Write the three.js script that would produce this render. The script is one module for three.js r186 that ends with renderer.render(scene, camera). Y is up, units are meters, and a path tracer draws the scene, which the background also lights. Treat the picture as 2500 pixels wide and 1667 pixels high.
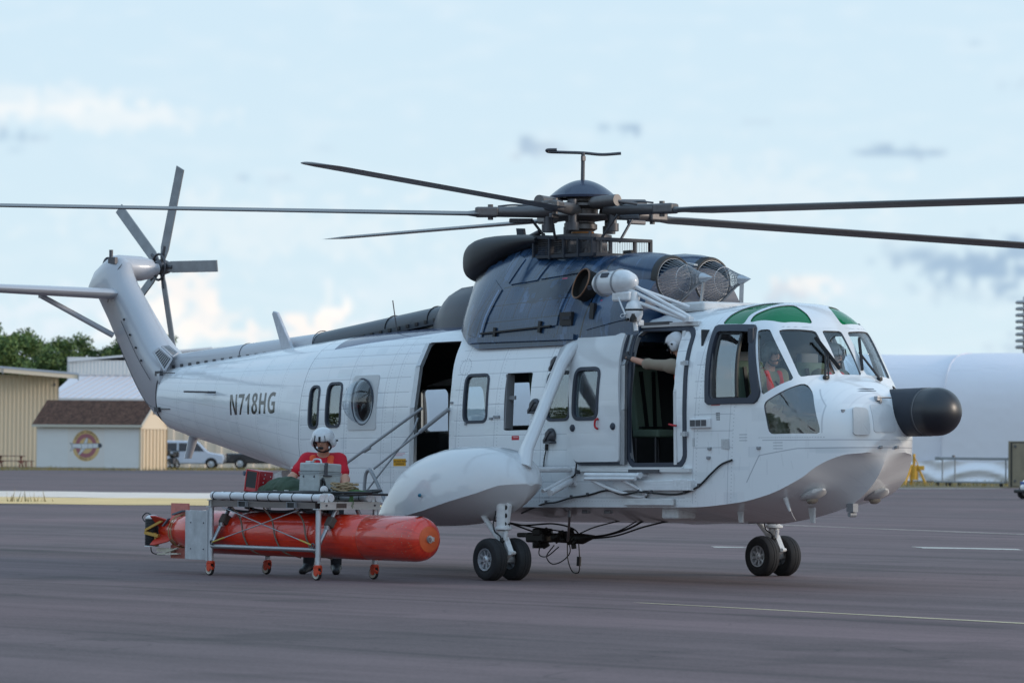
import * as THREE from 'three';
import { mergeGeometries, mergeVertices, toCreasedNormals } from 'three/addons/utils/BufferGeometryUtils.js';
import { RoundedBoxGeometry } from 'three/addons/geometries/RoundedBoxGeometry.js';
import { Brush, Evaluator, SUBTRACTION, INTERSECTION } from 'three-bvh-csg';

// ---------------------------------------------------------------- camera
const scene = new THREE.Scene();
const camera = new THREE.PerspectiveCamera(9.948, 1024 / 682, 0.5, 6000);
camera.position.set(0, 1.627, 0);
camera.rotation.order = 'YXZ';
camera.rotation.set(THREE.MathUtils.degToRad(1.566), 0, THREE.MathUtils.degToRad(0.5));
camera.focus = 48.5; camera.userData.fStop = 4.2;
// ---------------------------------------------------------------- helpers
const TAU = Math.PI * 2, R = THREE.MathUtils.degToRad, lerp = THREE.MathUtils.lerp, clamp = THREE.MathUtils.clamp;
let seed = 7; const rnd = () => { seed = (seed * 1664525 + 1013904223) >>> 0; return seed / 4294967296; };
const lat = new Float32Array(65536); for (let i = 0; i < 65536; i++) lat[i] = rnd();
const L2 = (i, j) => lat[(i & 255) | ((j & 255) << 8)];
function vn(x, y) { const i = Math.floor(x), j = Math.floor(y); let u = x - i, v = y - j; u = u * u * (3 - 2 * u); v = v * v * (3 - 2 * v); return lerp(lerp(L2(i, j), L2(i + 1, j), u), lerp(L2(i, j + 1), L2(i + 1, j + 1), u), v); }
function fbm(x, y, o = 4) { let s = 0, a = 0.5, t = 0; for (let i = 0; i < o; i++) { s += a * vn(x, y); t += a; x = x * 2.03 + 17.1; y = y * 2.03 + 9.7; a *= 0.5; } return s / t; }

const used = {};
function numbered(name) { const n = used[name] = (used[name] ?? -1) + 1; return n ? name + '_' + String(n).padStart(3, '0') : name; }
function plain(g) {                                       // one layout for all, so that they merge
  g = g.index ? g.toNonIndexed() : g;
  for (const k of Object.keys(g.attributes)) if (!['position', 'normal', 'uv'].includes(k)) g.deleteAttribute(k);
  if (!g.attributes.normal) g.computeVertexNormals();
  if (!g.attributes.uv) g.setAttribute('uv', new THREE.BufferAttribute(new Float32Array(g.attributes.position.count * 2), 2));
  g.clearGroups(); return g;
}
const join = (list) => { list = [list].flat(9).map(plain); return list.length === 1 ? list[0] : mergeGeometries(list); };
function part(name, geos, material, parent, label) {
  const m = new THREE.Mesh(join(geos), material); m.name = parent === scene ? numbered(name) : name; m.castShadow = m.receiveShadow = true;
  if (label) m.userData.label = label;
  parent.add(m); return m;
}
function tag(o, label, category, group) { o.userData.label = label; o.userData.category = category; if (group) o.userData.group = group; return o; }
function thing(name, pos, turn, label, category, group) {
  const o = new THREE.Group(); o.name = numbered(name); o.position.set(...pos); o.rotation.y = turn; scene.add(o); return tag(o, label, category, group);
}
function structure(name, geos, material) { const m = part(name, geos, material, scene); m.userData.kind = 'structure'; return m; }

const add3 = (a, b, s = 1) => [a[0] + b[0] * s, a[1] + b[1] * s, a[2] + b[2] * s], mix3 = (a, b, t) => [lerp(a[0], b[0], t), lerp(a[1], b[1], t), lerp(a[2], b[2], t)];
const move = (g, x, y, z) => g.translate(x, y, z);
function box(w, h, d, x = 0, y = 0, z = 0, rx = 0, ry = 0, rz = 0) { const g = new THREE.BoxGeometry(w, h, d); if (rx) g.rotateX(rx); if (ry) g.rotateY(ry); if (rz) g.rotateZ(rz); return g.translate(x, y, z); }
function rbox(w, h, d, r, x = 0, y = 0, z = 0, rx = 0, ry = 0, rz = 0) { const g = new RoundedBoxGeometry(w, h, d, 2, r); if (rx) g.rotateX(rx); if (ry) g.rotateY(ry); if (rz) g.rotateZ(rz); return g.translate(x, y, z); }
function rod(a, b, r, r2 = r, seg = 12) {                 // cylinder from a to b
  const p = V3(...a), q = V3(...b), d = q.clone().sub(p), g = new THREE.CylinderGeometry(r2, r, d.length(), seg);
  g.applyQuaternion(new THREE.Quaternion().setFromUnitVectors(V3(0, 1, 0), d.clone().normalize()));
  return g.translate((p.x + q.x) / 2, (p.y + q.y) / 2, (p.z + q.z) / 2);
}
function bar(a, b, w, h, up = [0, 1, 0]) {                // box beam from a to b
  const p = V3(...a), q = V3(...b), d = q.clone().sub(p), g = new THREE.BoxGeometry(w, h, d.length()), m = new THREE.Matrix4().lookAt(q, p, V3(...up));
  return g.applyMatrix4(m).translate((p.x + q.x) / 2, (p.y + q.y) / 2, (p.z + q.z) / 2);
}
function wire(pts, r, seg = 6, closed = false) { const c = new THREE.CatmullRomCurve3(pts.map((p) => V3(...p)), closed); return new THREE.TubeGeometry(c, Math.max(8, pts.length * 7), r, seg, closed); }
function lathe(profile, seg = 32, axis = 'y') {           // profile: [radius, along]
  let area = 0; profile.forEach(([r, y], i) => { if (i) area += (r + profile[i - 1][0]) * (y - profile[i - 1][1]); });
  const g = toCreasedNormals(new THREE.LatheGeometry((area < 0 ? [...profile].reverse() : profile).map(([r, y]) => new THREE.Vector2(r, y)), seg), 0.6);
  if (axis === 'x') g.rotateZ(-Math.PI / 2); if (axis === 'z') g.rotateX(Math.PI / 2); return g;
}
function slab(pts, depth, bevel = 0.01) {                 // outline in x, y, given a thickness along z, centred
  const g = new THREE.ExtrudeGeometry(new THREE.Shape(pts.map(([x, y]) => new THREE.Vector2(x, y))), { depth: Math.max(0.001, depth - 2 * bevel), bevelEnabled: bevel > 0, bevelThickness: bevel, bevelSize: bevel, bevelOffset: -bevel, bevelSegments: 2, curveSegments: 8 });
  return g.translate(0, 0, -depth / 2 + bevel);
}
function flipZ(g) {                                        // mirrored across the plane z = 0, faces still outwards
  g = plain(g).clone(); for (const k of ['position', 'normal']) { const a = g.attributes[k]; for (let i = 0; i < a.count; i++) a.setZ(i, -a.getZ(i)); }
  for (const a of Object.values(g.attributes)) for (let i = 0; i < a.count; i += 3) for (let c = 0; c < a.itemSize; c++) { const p = a.array[(i + 1) * a.itemSize + c]; a.array[(i + 1) * a.itemSize + c] = a.array[(i + 2) * a.itemSize + c]; a.array[(i + 2) * a.itemSize + c] = p; }
  return g;
}
const sideways = (g, s) => s < 0 ? flipZ(g) : g;
function boxUV(g, s = 1) {                                // texture coordinates in metres, by the side a face looks to
  g = plain(g); const p = g.attributes.position, n = g.attributes.normal, uv = g.attributes.uv;
  for (let i = 0; i < p.count; i++) {
    const ax = Math.abs(n.getX(i)), ay = Math.abs(n.getY(i)), az = Math.abs(n.getZ(i));
    if (ay >= ax && ay >= az) uv.setXY(i, p.getX(i) * s, p.getZ(i) * s); else if (ax > az) uv.setXY(i, p.getZ(i) * s, p.getY(i) * s); else uv.setXY(i, p.getX(i) * s, p.getY(i) * s);
  }
  return g;
}
function loft(sections, crease = 0.6, caps = true) {      // sections: arrays of [x, y, z], closed
  const g = loftRings(sections.map((s) => s.map((p) => V3(...p)))); return toCreasedNormals(g, crease);
}
const ellipse = (n, f) => Array.from({ length: n }, (_, i) => f(i / n * TAU));

// ---------------------------------------------------------------- textures and materials
function canvasTex(w, h, draw, srgb = true) { const c = document.createElement('canvas'); c.width = w; c.height = h; draw(c.getContext('2d'), w, h); const t = new THREE.CanvasTexture(c); if (srgb) t.colorSpace = THREE.SRGBColorSpace; t.wrapS = t.wrapT = THREE.RepeatWrapping; return t; }
function floatTex(w, h, f, wrap = true) {
  const d = new Float32Array(w * h * 4);
  for (let y = 0, i = 0; y < h; y++) for (let x = 0; x < w; x++, i += 4) { const v = f((x + 0.5) / w, (y + 0.5) / h, x, y); if (typeof v === 'number') d[i] = d[i + 1] = d[i + 2] = v; else { d[i] = v[0]; d[i + 1] = v[1]; d[i + 2] = v[2]; } d[i + 3] = 1; }
  const t = new THREE.DataTexture(d, w, h, THREE.RGBAFormat, THREE.FloatType); t.magFilter = t.minFilter = THREE.LinearFilter; if (wrap) t.wrapS = t.wrapT = THREE.RepeatWrapping; t.needsUpdate = true; return t;
}
function mat(c, rough = 0.6, metal = 0, more = {}) {
  const m = new (more.clearcoat || more.transmission || more.sheen ? THREE.MeshPhysicalMaterial : THREE.MeshStandardMaterial)({ roughness: rough, metalness: metal, ...more });
  if (typeof c === 'string') m.color.set(c); else m.color.setRGB(...c); return m;
}
const fine = (n, amp, mid = 1 - amp / 2) => floatTex(256, 256, (u, v) => { const a = vnT(u * n, v * n, n), b = vnT(u * n * 3, v * n * 3, n * 3), c = vnT(u * n * 9, v * n * 9, n * 9); return mid + amp * (0.5 * a + 0.3 * b + 0.2 * c - 0.5); });
function vnT(x, y, n) { const i = Math.floor(x), j = Math.floor(y); let u = x - i, v = y - j; u = u * u * (3 - 2 * u); v = v * v * (3 - 2 * v); const w = (a) => ((a % n) + n) % n; return lerp(lerp(L2(w(i), w(j)), L2(w(i + 1), w(j)), u), lerp(L2(w(i), w(j + 1)), L2(w(i + 1), w(j + 1)), u), v); }
const grime = fine(7, 0.3);
const M = {
  white: mat([0.76, 0.77, 0.79], 0.4, 0, { clearcoat: 0.8, clearcoatRoughness: 0.08, map: grime }),
  whiteDull: mat([0.7, 0.7, 0.7], 0.55, 0, { map: grime }),
  navy: mat([0.02, 0.032, 0.07], 0.4, 0, { clearcoat: 0.45, clearcoatRoughness: 0.16, map: grime }),
  navyDull: mat([0.024, 0.03, 0.045], 0.6, 0, { map: grime }),
  seal: mat([0.03, 0.037, 0.055], 0.55), black: mat([0.012, 0.012, 0.014], 0.5), rubber: mat([0.016, 0.016, 0.018], 0.8, 0, { map: grime }),
  radome: mat([0.012, 0.014, 0.02], 0.38, 0, { clearcoat: 0.25, clearcoatRoughness: 0.35 }),
  steel: mat([0.42, 0.43, 0.45], 0.42, 0.85, { map: grime }), darkSteel: mat([0.1, 0.1, 0.11], 0.45, 0.7), alu: mat([0.58, 0.6, 0.63], 0.45, 0.7, { map: grime }),
  grey: mat([0.3, 0.31, 0.33], 0.5, 0, { map: grime }), blade: mat([0.2, 0.205, 0.21], 0.5, 0, { map: grime }), sleeve: mat([0.16, 0.15, 0.15], 0.45, 0.5, { map: grime }),
  boom: mat([0.55, 0.56, 0.6], 0.42, 0, { clearcoat: 0.6, clearcoatRoughness: 0.15, map: grime }),
  glass: mat([0.93, 0.97, 0.98], 0.02, 0, { transmission: 1, thickness: 0, ior: 1.5 }),
  cabinGlass: mat([0.8, 0.87, 0.9], 0.02, 0, { transmission: 1, thickness: 0, ior: 2.3 }),
  smoke: mat([0.82, 0.86, 0.89], 0.02, 0, { transmission: 1, thickness: 0, ior: 1.9 }),
  green: mat([0.001, 0.26, 0.095], 0.05, 0, { transmission: 0.4, thickness: 0, ior: 1.45 }),
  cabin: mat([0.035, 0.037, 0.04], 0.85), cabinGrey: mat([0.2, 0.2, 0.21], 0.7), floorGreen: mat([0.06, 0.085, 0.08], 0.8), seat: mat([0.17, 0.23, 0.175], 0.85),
  red: mat([0.45, 0.012, 0.02], 0.4), placard: mat([0.65, 0.36, 0.01], 0.6), orangeVest: mat([0.72, 0.1, 0.03], 0.8), skin: mat([0.5, 0.26, 0.18], 0.6),
  amber: mat([0.3, 0.11, 0.015], 0.45, 0.3), screenMesh: null,
};
// ---------------------------------------------------------------- sky
function skyTexture() {
  const W = 4096, H = 2048, d = new Float32Array(W * H * 4), F = 9566;
  // soft clouds in view: [x, y, half width, half height, thickness, red, green, blue, roughness]; degrees right of the lens axis and above the horizon
  const near = [], C = (x, y, w, h, a, c, n = 1) => near.push([(x - 1250) / F * 57.2958, (1090 - y) / F * 57.2958, w / F * 57.2958, h / F * 57.2958, a, c, n]);
  const white = [1.06, 0.99, 0.93], warm = [1.0, 0.92, 0.87], pale = [0.82, 0.87, 0.93], lilac = [0.5, 0.62, 0.74], slate = [0.38, 0.52, 0.67];
  C(800, 760, 62, 60, 1, white, 1.2); C(770, 800, 110, 50, 0.9, warm, 1.2); C(660, 820, 60, 36, 0.8, warm, 1.2); C(880, 800, 60, 40, 0.6, pale);
  C(430, 720, 110, 60, 0.75, warm, 1.2); C(390, 800, 150, 70, 0.7, white); C(500, 780, 90, 50, 0.6, warm); C(200, 760, 150, 60, 0.4, pale); C(110, 800, 160, 60, 0.4, pale);
  C(1310, 356, 78, 30, 0.9, lilac, 0.8); C(1280, 350, 48, 24, 0.6, slate, 0.8); C(1520, 308, 58, 17, 1, slate, 0.8); C(2180, 362, 110, 16, 0.9, slate, 0.8); C(40, 342, 58, 24, 0.7, slate, 1.3); C(140, 412, 26, 12, 0.7, slate); C(598, 440, 20, 8, 0.5, slate); C(675, 442, 48, 16, 0.5, lilac); C(2368, 103, 18, 9, 0.4, slate); C(2490, 200, 46, 20, 0.35, lilac); C(1830, 290, 40, 8, 0.3, lilac); C(800, 362, 40, 8, 0.25, lilac);
  C(2420, 645, 230, 56, 1.1, slate, 0.9); C(2250, 615, 140, 36, 0.6, slate, 1); C(2490, 600, 130, 34, 0.9, slate, 1); C(1950, 690, 72, 42, 0.6, warm, 1.3); C(1925, 720, 66, 36, 0.6, lilac, 1.2); C(2080, 700, 80, 40, 0.3, pale); C(2470, 840, 70, 34, 0.6, lilac, 1.2); C(2350, 700, 120, 30, 0.3, slate);
  C(230, 290, 380, 40, 0.34, white, 0.6); C(90, 255, 300, 40, 0.25, white, 0.6); C(640, 560, 500, 90, 0.18, white, 0.8); C(1700, 480, 600, 120, 0.15, white, 0.8); C(1050, 700, 300, 60, 0.22, pale, 0.9);
  for (let y = 0; y < H; y++) {
    const el = ((y + 0.5) / H - 0.5) * 180, e = Math.max(0, el), t = clamp(e / 90, 0, 1);
    for (let x = 0; x < W; x++) {
      const az = ((x + 0.5) / W - 0.5) * 360, i = (y * W + x) * 4;   // -90: where the camera looks; grows to the right
      const right = (((az + 90 + 540) % 360) - 180);
      const k = 1 - Math.exp(-e / 16), k2 = 1 - Math.exp(-e / 42);
      const away = (1 - Math.cos(R(right))) / 2, up = 1 - Math.exp(-e / 26);   // the sky brightens away from the part in view
      let r = lerp(0.67, 0.52, k) - 0.12 * k2 + away * (0.01 + 0.05 * up), g = lerp(0.81, 0.725, k) - 0.08 * k2 + away * (0.02 + 0.09 * up), b = lerp(0.87, 0.92, k) + away * (0.03 + 0.16 * up);
      // low sun to the right behind thin cloud: the air round it is brighter and warmer
      const off = Math.abs(((right - 98 + 540) % 360) - 180), s = Math.exp(-Math.pow(off / 44, 2)) * Math.exp(-e / 22);
      r += 0.55 * s; g += 0.34 * s; b += 0.12 * s;
      const far = fbm(right / 14 + 40, e / 6 + 11, 3), cl = clamp((far - 0.52) * 5, 0, 1) * 0.45 * clamp(1 - e / 60, 0, 1) * THREE.MathUtils.smoothstep(Math.hypot(right / 12, Math.max(0, e - 3) / 7), 0.9, 2.2);
      r = lerp(r, 0.92 + 0.2 * s, cl); g = lerp(g, 0.94 + 0.1 * s, cl); b = lerp(b, 1.0, cl);
      if (Math.abs(right) < 12 && el > -1 && el < 12) {
        const n1 = fbm(right * 5.5 + 100, el * 8 + 50, 5), n2 = fbm(right * 2 + 30, el * 7 + 5, 4);
        const wisp = clamp((n2 - 0.5) * 2.2, 0, 1) * 0.22 * THREE.MathUtils.smoothstep(12 - Math.abs(right), 0, 4) * THREE.MathUtils.smoothstep(12 - el, 0, 4); r = lerp(r, 0.88, wisp); g = lerp(g, 0.91, wisp); b = lerp(b, 0.94, wisp);
        for (const c of near) {
          const dx = (right - c[0]) / c[2], dy = (el - c[1]) / c[3], q = dx * dx + dy * dy;
          if (q > 4) continue;
          const a = c[4] * THREE.MathUtils.smoothstep(1.2 - Math.sqrt(q) + (n1 - 0.5) * 2.6 * c[6], 0.2, 0.8);
          r = lerp(r, c[5][0], a); g = lerp(g, c[5][1], a); b = lerp(b, c[5][2], a);
        }
      }
      if (el < 0) { r = 0.2; g = 0.19; b = 0.2; }
      d[i] = r; d[i + 1] = g; d[i + 2] = b; d[i + 3] = 1;
    }
  }
  const t = new THREE.DataTexture(d, W, H, THREE.RGBAFormat, THREE.FloatType); t.mapping = THREE.EquirectangularReflectionMapping; t.magFilter = t.minFilter = THREE.LinearFilter; t.needsUpdate = true; return t;
}
scene.background = scene.environment = skyTexture();
const sun = new THREE.DirectionalLight(new THREE.Color(1, 0.86, 0.72), 1.6);
sun.position.set(Math.sin(R(98)) * 60, 17, -48 - Math.cos(R(98)) * 60); sun.target.position.set(0, 1, -48); scene.add(sun, sun.target);
sun.castShadow = true; sun.shadow.radius = 20; sun.shadow.mapSize.set(2048, 2048); Object.assign(sun.shadow.camera, { left: -30, right: 30, top: 20, bottom: -20, near: 1, far: 200 });
const renderer = new THREE.WebGLRenderer(); renderer.toneMapping = THREE.LinearToneMapping; renderer.toneMappingExposure = 1.07; renderer.shadowMap.enabled = true;
// ---------------------------------------------------------------- hull shape
const V3 = (x, y, z) => new THREE.Vector3(x, y, z);
function curve(tab) {                                   // monotone cubic through [x, y] pairs
  const n = tab.length, d = [], m = [];
  for (let i = 0; i < n - 1; i++) d.push((tab[i + 1][1] - tab[i][1]) / (tab[i + 1][0] - tab[i][0]));
  for (let i = 0; i < n; i++) m.push(i === 0 ? d[0] : i === n - 1 ? d[n - 2] : d[i - 1] * d[i] <= 0 ? 0 : 2 / (1 / d[i - 1] + 1 / d[i]));
  return (x) => {
    if (x <= tab[0][0]) return tab[0][1];
    if (x >= tab[n - 1][0]) return tab[n - 1][1];
    let i = 0; while (x > tab[i + 1][0]) i++;
    const h = tab[i + 1][0] - tab[i][0], t = (x - tab[i][0]) / h, t2 = t * t, t3 = t2 * t;
    return (2 * t3 - 3 * t2 + 1) * tab[i][1] + (t3 - 2 * t2 + t) * h * m[i] + (-2 * t3 + 3 * t2) * tab[i + 1][1] + (t3 - t2) * h * m[i + 1];
  };
}
const hullTop = curve([[-11.1, 2.98], [-9, 3.09], [-7.17, 3.2], [-5, 3.3], [-2, 3.34], [1, 3.34], [2, 3.37], [2.86, 3.39], [3.2, 3.36], [3.42, 3.25], [3.63, 3.03], [3.83, 2.76], [4.02, 2.47], [4.2, 2.4], [4.4, 2.3], [4.53, 2.2], [4.61, 2.05], [4.655, 1.85]]);
const hullKeel = curve([[-11.1, 2.04], [-10.45, 1.9], [-9.74, 1.77], [-8.55, 1.53], [-7.94, 1.42], [-7, 1.2], [-6, 0.97], [-5, 0.82], [-4, 0.74], [-2, 0.7], [2.6, 0.7], [3.17, 0.755], [3.6, 0.83], [3.96, 0.925], [4.2, 1.05], [4.4, 1.21], [4.52, 1.36], [4.61, 1.54], [4.655, 1.7]]);
const hullChine = curve([[-11.1, 2.2], [-9.74, 1.98], [-8.55, 1.8], [-7, 1.45], [-6, 1.2], [-5, 1.02], [-4, 0.94], [-2, 0.9], [2.3, 0.905], [3.13, 0.96], [3.6, 1.055], [4.03, 1.25], [4.2, 1.385], [4.36, 1.48], [4.48, 1.53], [4.6, 1.55], [4.655, 1.72]]);
const noseTaper = (x) => { const t = Math.max(0, (x - 2.4) / 2.26); return Math.pow(Math.max(0, 1 - Math.pow(t, 2.5)), 1 / 2.2); };
const aftWidth = curve([[-11.1, 0.37], [-10.4, 0.45], [-9, 0.66], [-7.6, 0.88], [-6.6, 1.02], [-6, 1.07], [-5, 1.11], [-4, 1.12]]);
const hullWidth = (x) => x < -4 ? aftWidth(x) : 1.12 * noseTaper(x);
const hullMid = curve([[-11.1, 2.5], [-8.5, 2.33], [-6.5, 2.0], [-5, 1.85], [-4, 1.8], [2.5, 1.82], [3.5, 1.87], [3.9, 1.9], [4.3, 1.85], [4.655, 1.8]]);
const hullPower = curve([[-11.1, 2.1], [-8, 2.3], [-6, 2.7], [-4, 3], [3.5, 3], [3.75, 2.6], [3.95, 2.35], [4.655, 2.1]]);
const hullRound = curve([[-11.1, 1], [-8.5, 0.95], [-7, 0.75], [-6, 0.4], [-5, 0.12], [-4, 0]]);
const bowHollow = curve([[2.5, 1], [3.4, 0.8], [4, 0.62], [4.655, 0.6]]);
const cabinFloor = curve([[-6.3, 1.8], [-5.2, 1.34], [3.6, 1.34], [4.0, 1.5], [4.3, 1.7]]);
const HN = [24, 5, 7];
function hullSection(x, inset = 0, floor = null) {       // half ring, top to keel, as [y, z]
  const w = Math.max(0.001, hullWidth(x) - inset), yt = hullTop(x) - inset, ym = Math.min(hullMid(x), yt - 0.01), n = hullPower(x), p = [];
  if (floor !== null) floor = cabinFloor(x);
  const yb = floor ?? hullKeel(x) + inset, yc = floor ?? Math.max(yb, hullChine(x)), cw = floor === null ? w * (x < -4 ? 0.97 : 0.975) : w, k = floor === null ? hullRound(x) : 0, hollow = bowHollow(x);
  for (let i = 0; i < HN[0]; i++) {
    const a = Math.PI / 2 * (1 - Math.pow(i / HN[0], 0.85));
    p.push([ym + (yt - ym) * Math.pow(Math.sin(a), 2 / n), w * Math.pow(Math.max(0, Math.cos(a)), 2 / n)]);
  }
  p[0][1] = 0;
  for (let i = 0; i < HN[1] + HN[2] + 1; i++) {
    let y, z;
    if (i <= HN[1]) { const t = i / HN[1]; y = ym + (yc - ym) * t; z = w + (cw - w) * t * t; }
    else { const t = 1 - (i - HN[1]) / HN[2]; y = yb + (yc - yb) * Math.pow(t, hollow); z = cw * t; }
    const f = -Math.PI / 2 * i / (HN[1] + HN[2]), ye = ym + (ym - yb) * Math.sin(f), ze = w * Math.cos(f);
    p.push([y + (ye - y) * k, i === HN[1] + HN[2] ? 0 : z + (ze - z) * k]);
  }
  return p;
}
function loftRings(rings) {                              // closed rings of Vector3, all of one length; ends capped
  const n = rings[0].length, pos = [], idx = [];
  rings.forEach((r) => r.forEach((v) => pos.push(v.x, v.y, v.z)));
  for (let i = 0; i < rings.length - 1; i++) for (let j = 0; j < n; j++) {
    const a = i * n + j, b = i * n + (j + 1) % n, c = a + n, d = b + n;
    idx.push(a, c, b, b, c, d);
  }
  [[0, 1], [rings.length - 1, -1]].forEach(([r, s]) => {
    const c = rings[r].reduce((q, v) => q.add(v), V3(0, 0, 0)).divideScalar(n), ci = pos.length / 3;
    pos.push(c.x, c.y, c.z);
    for (let j = 0; j < n; j++) { const a = r * n + j, b = r * n + (j + 1) % n; if (s > 0) idx.push(ci, a, b); else idx.push(ci, b, a); }
  });
  let vol = 0;                                            // faces look outwards whichever way the rings run
  for (let i = 0; i < idx.length; i += 3) { const [a, b, c] = [idx[i] * 3, idx[i + 1] * 3, idx[i + 2] * 3]; vol += pos[a] * (pos[b + 1] * pos[c + 2] - pos[b + 2] * pos[c + 1]) - pos[a + 1] * (pos[b] * pos[c + 2] - pos[b + 2] * pos[c]) + pos[a + 2] * (pos[b] * pos[c + 1] - pos[b + 1] * pos[c]); }
  if (vol < 0) for (let i = 0; i < idx.length; i += 3) [idx[i], idx[i + 1]] = [idx[i + 1], idx[i]];
  const g = new THREE.BufferGeometry();
  g.setAttribute('position', new THREE.Float32BufferAttribute(pos, 3)); g.setIndex(idx);
  return g;
}
function hullStations(x0, x1) {
  const s = [];
  for (let x = x0; x < Math.min(x1, 2.6); x += 0.16) s.push(x);
  for (let x = Math.max(2.6, x0); x < Math.min(x1, 4.4); x += 0.05) s.push(x);
  for (const x of [4.4, 4.44, 4.48, 4.52, 4.55, 4.58, 4.605, 4.625, 4.64, 4.65, 4.654]) if (x < x1) s.push(x);
  s.push(x1); return s;
}
function hullLoft(x0, x1, inset, floor = null) {
  return loftRings(hullStations(x0, x1).map((x) => {
    const h = hullSection(x, inset, floor), r = h.map(([y, z]) => V3(x, y, z));
    for (let i = h.length - 2; i > 0; i--) r.push(V3(x, h[i][0], -h[i][1]));
    return r;
  }));
}
// ---------------------------------------------------------------- helicopter: hull with openings
const heli = thing('helicopter', [1.6691, 0, -49.868], 0, 'white and navy twin-engine rescue helicopter with registration on its tail boom, parked with doors open', 'helicopter');
heli.rotation.order = 'YXZ'; heli.rotation.set(0, -R(53), R(0.86));
const secCache = new Map();
function hullZ(x, y, inset) {                              // half width of the hull skin at height y; below 0 outside
  const key = Math.round(x * 500) + inset * 1e6; let s = secCache.get(key); if (!s) secCache.set(key, s = hullSection(x, inset));
  if (y > s[0][0] || y < s[s.length - 1][0] || x > 4.654 - inset || x < -11.05) return -1;
  for (let i = 0; i < s.length - 1; i++) if (y <= s[i][0] && y >= s[i + 1][0]) return lerp(s[i][1], s[i + 1][1], (s[i][0] - y) / Math.max(1e-6, s[i][0] - s[i + 1][0]));
  return -1;
}
const inHull = (p, inset) => Math.abs(p.z) <= hullZ(p.x, p.y, inset);
function ontoHull(p, n, inset = 0) {                       // the point of the skin met when coming along -n
  let a = 0.5, b = null; const q = V3(0, 0, 0), at = (t) => q.copy(p).addScaledVector(n, t);
  for (let t = 0.5; t > -0.6; t -= 0.03) { if (inHull(at(t), inset)) { b = t; break; } a = t; }
  if (b === null) return p.clone();
  for (let i = 0; i < 10; i++) { const m = (a + b) / 2; if (inHull(at(m), inset)) b = m; else a = m; }
  return at(b).clone();
}
function planeOf(pts) {                                    // frame of a patch of skin from its corners
  const P = pts.map((p) => V3(...p)), c = P.reduce((s, p) => s.add(p), V3(0, 0, 0)).divideScalar(P.length), n = V3(0, 0, 0);
  P.forEach((p, i) => { const a = p.clone().sub(c), b = P[(i + 1) % P.length].clone().sub(c); n.add(a.cross(b)); });
  n.normalize(); if (n.dot(c.clone().sub(V3(c.x > 3.2 ? 2.6 : c.x, 2, 0))) < 0) n.negate();
  const up = Math.abs(n.y) > 0.9 ? V3(0, 0, 1) : V3(0, 1, 0), u = up.clone().cross(n).normalize(), v = n.clone().cross(u);
  return { c, n, u, v, flat: P.map((p) => { const q = p.clone().sub(c); return new THREE.Vector2(q.dot(u), q.dot(v)); }), at: (x, y) => c.clone().addScaledVector(u, x).addScaledVector(v, y) };
}
function rounded(pts, r, N = 56) {                         // closed outline with rounded corners, counter-clockwise
  if (THREE.ShapeUtils.isClockWise(pts)) pts = [...pts].reverse();
  const s = new THREE.Path(), n = pts.length, rr = Array.isArray(r) ? r : null;
  for (let i = 0; i < n; i++) {
    const p = pts[i], a = pts[(i + n - 1) % n], b = pts[(i + 1) % n], k = Math.min(r, p.distanceTo(a) * 0.48, p.distanceTo(b) * 0.48);
    const p0 = p.clone().lerp(a, k / p.distanceTo(a)), p1 = p.clone().lerp(b, k / p.distanceTo(b));
    if (i) s.lineTo(p0.x, p0.y); else s.moveTo(p0.x, p0.y);
    s.quadraticCurveTo(p.x, p.y, p1.x, p1.y);
  }
  s.closePath(); const q = s.getSpacedPoints(N); q.pop(); return q;
}
const grow = (o, d) => o.map((p, i) => { const a = o[(i + o.length - 1) % o.length], b = o[(i + 1) % o.length], t = b.clone().sub(a).normalize(); return new THREE.Vector2(p.x + t.y * d, p.y - t.x * d); });
function skin(pl, outline, top, low, hole = null, rings = 5) { // a sheet of the skin between two heights above it, with its edges
  const n = outline.length, pos = [], idx = [], c = outline.reduce((s, p) => s.add(p), new THREE.Vector2()).divideScalar(n);
  const on = (x, y, h) => { const p = ontoHull(pl.at(x, y), pl.n).addScaledVector(pl.n, h); pos.push(p.x, p.y, p.z); };
  for (const h of [top, low]) for (let r = 0; r <= rings; r++) outline.forEach((p, i) => { const k = r / rings, q = hole ? hole[i] : c; on(lerp(p.x, q.x, hole ? k : k * 0.999), lerp(p.y, q.y, hole ? k : k * 0.999), h); });
  const row = (l, r, i) => (l * (rings + 1) + r) * n + (i % n);
  for (let i = 0; i < n; i++) {
    for (let r = 0; r < rings; r++) for (const l of [0, 1]) { const a = row(l, r, i), b = row(l, r, i + 1), cc = row(l, r + 1, i), d = row(l, r + 1, i + 1); if (l) idx.push(a, cc, b, b, cc, d); else idx.push(a, b, cc, b, d, cc); }
    for (const r of hole ? [0, rings] : [0]) { const a = row(0, r, i), b = row(0, r, i + 1), cc = row(1, r, i), d = row(1, r, i + 1); if (r) idx.push(a, b, cc, b, d, cc); else idx.push(a, cc, b, b, cc, d); }
  }
  const g = new THREE.BufferGeometry(); g.setAttribute('position', new THREE.Float32BufferAttribute(pos, 3)); g.setIndex(idx);
  return toCreasedNormals(g, 0.7);
}
function cutter(pl, outline, out = 0.3, into = 0.32) {
  const g = new THREE.ExtrudeGeometry(new THREE.Shape(outline), { depth: out + into, bevelEnabled: false, curveSegments: 1 });
  return plain(g.translate(0, 0, -into).applyMatrix4(new THREE.Matrix4().makeBasis(pl.u, pl.v, pl.n).setPosition(pl.c)));
}
const mirror = (pts) => pts.map(([x, y, z]) => [x, y, -z]);

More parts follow.
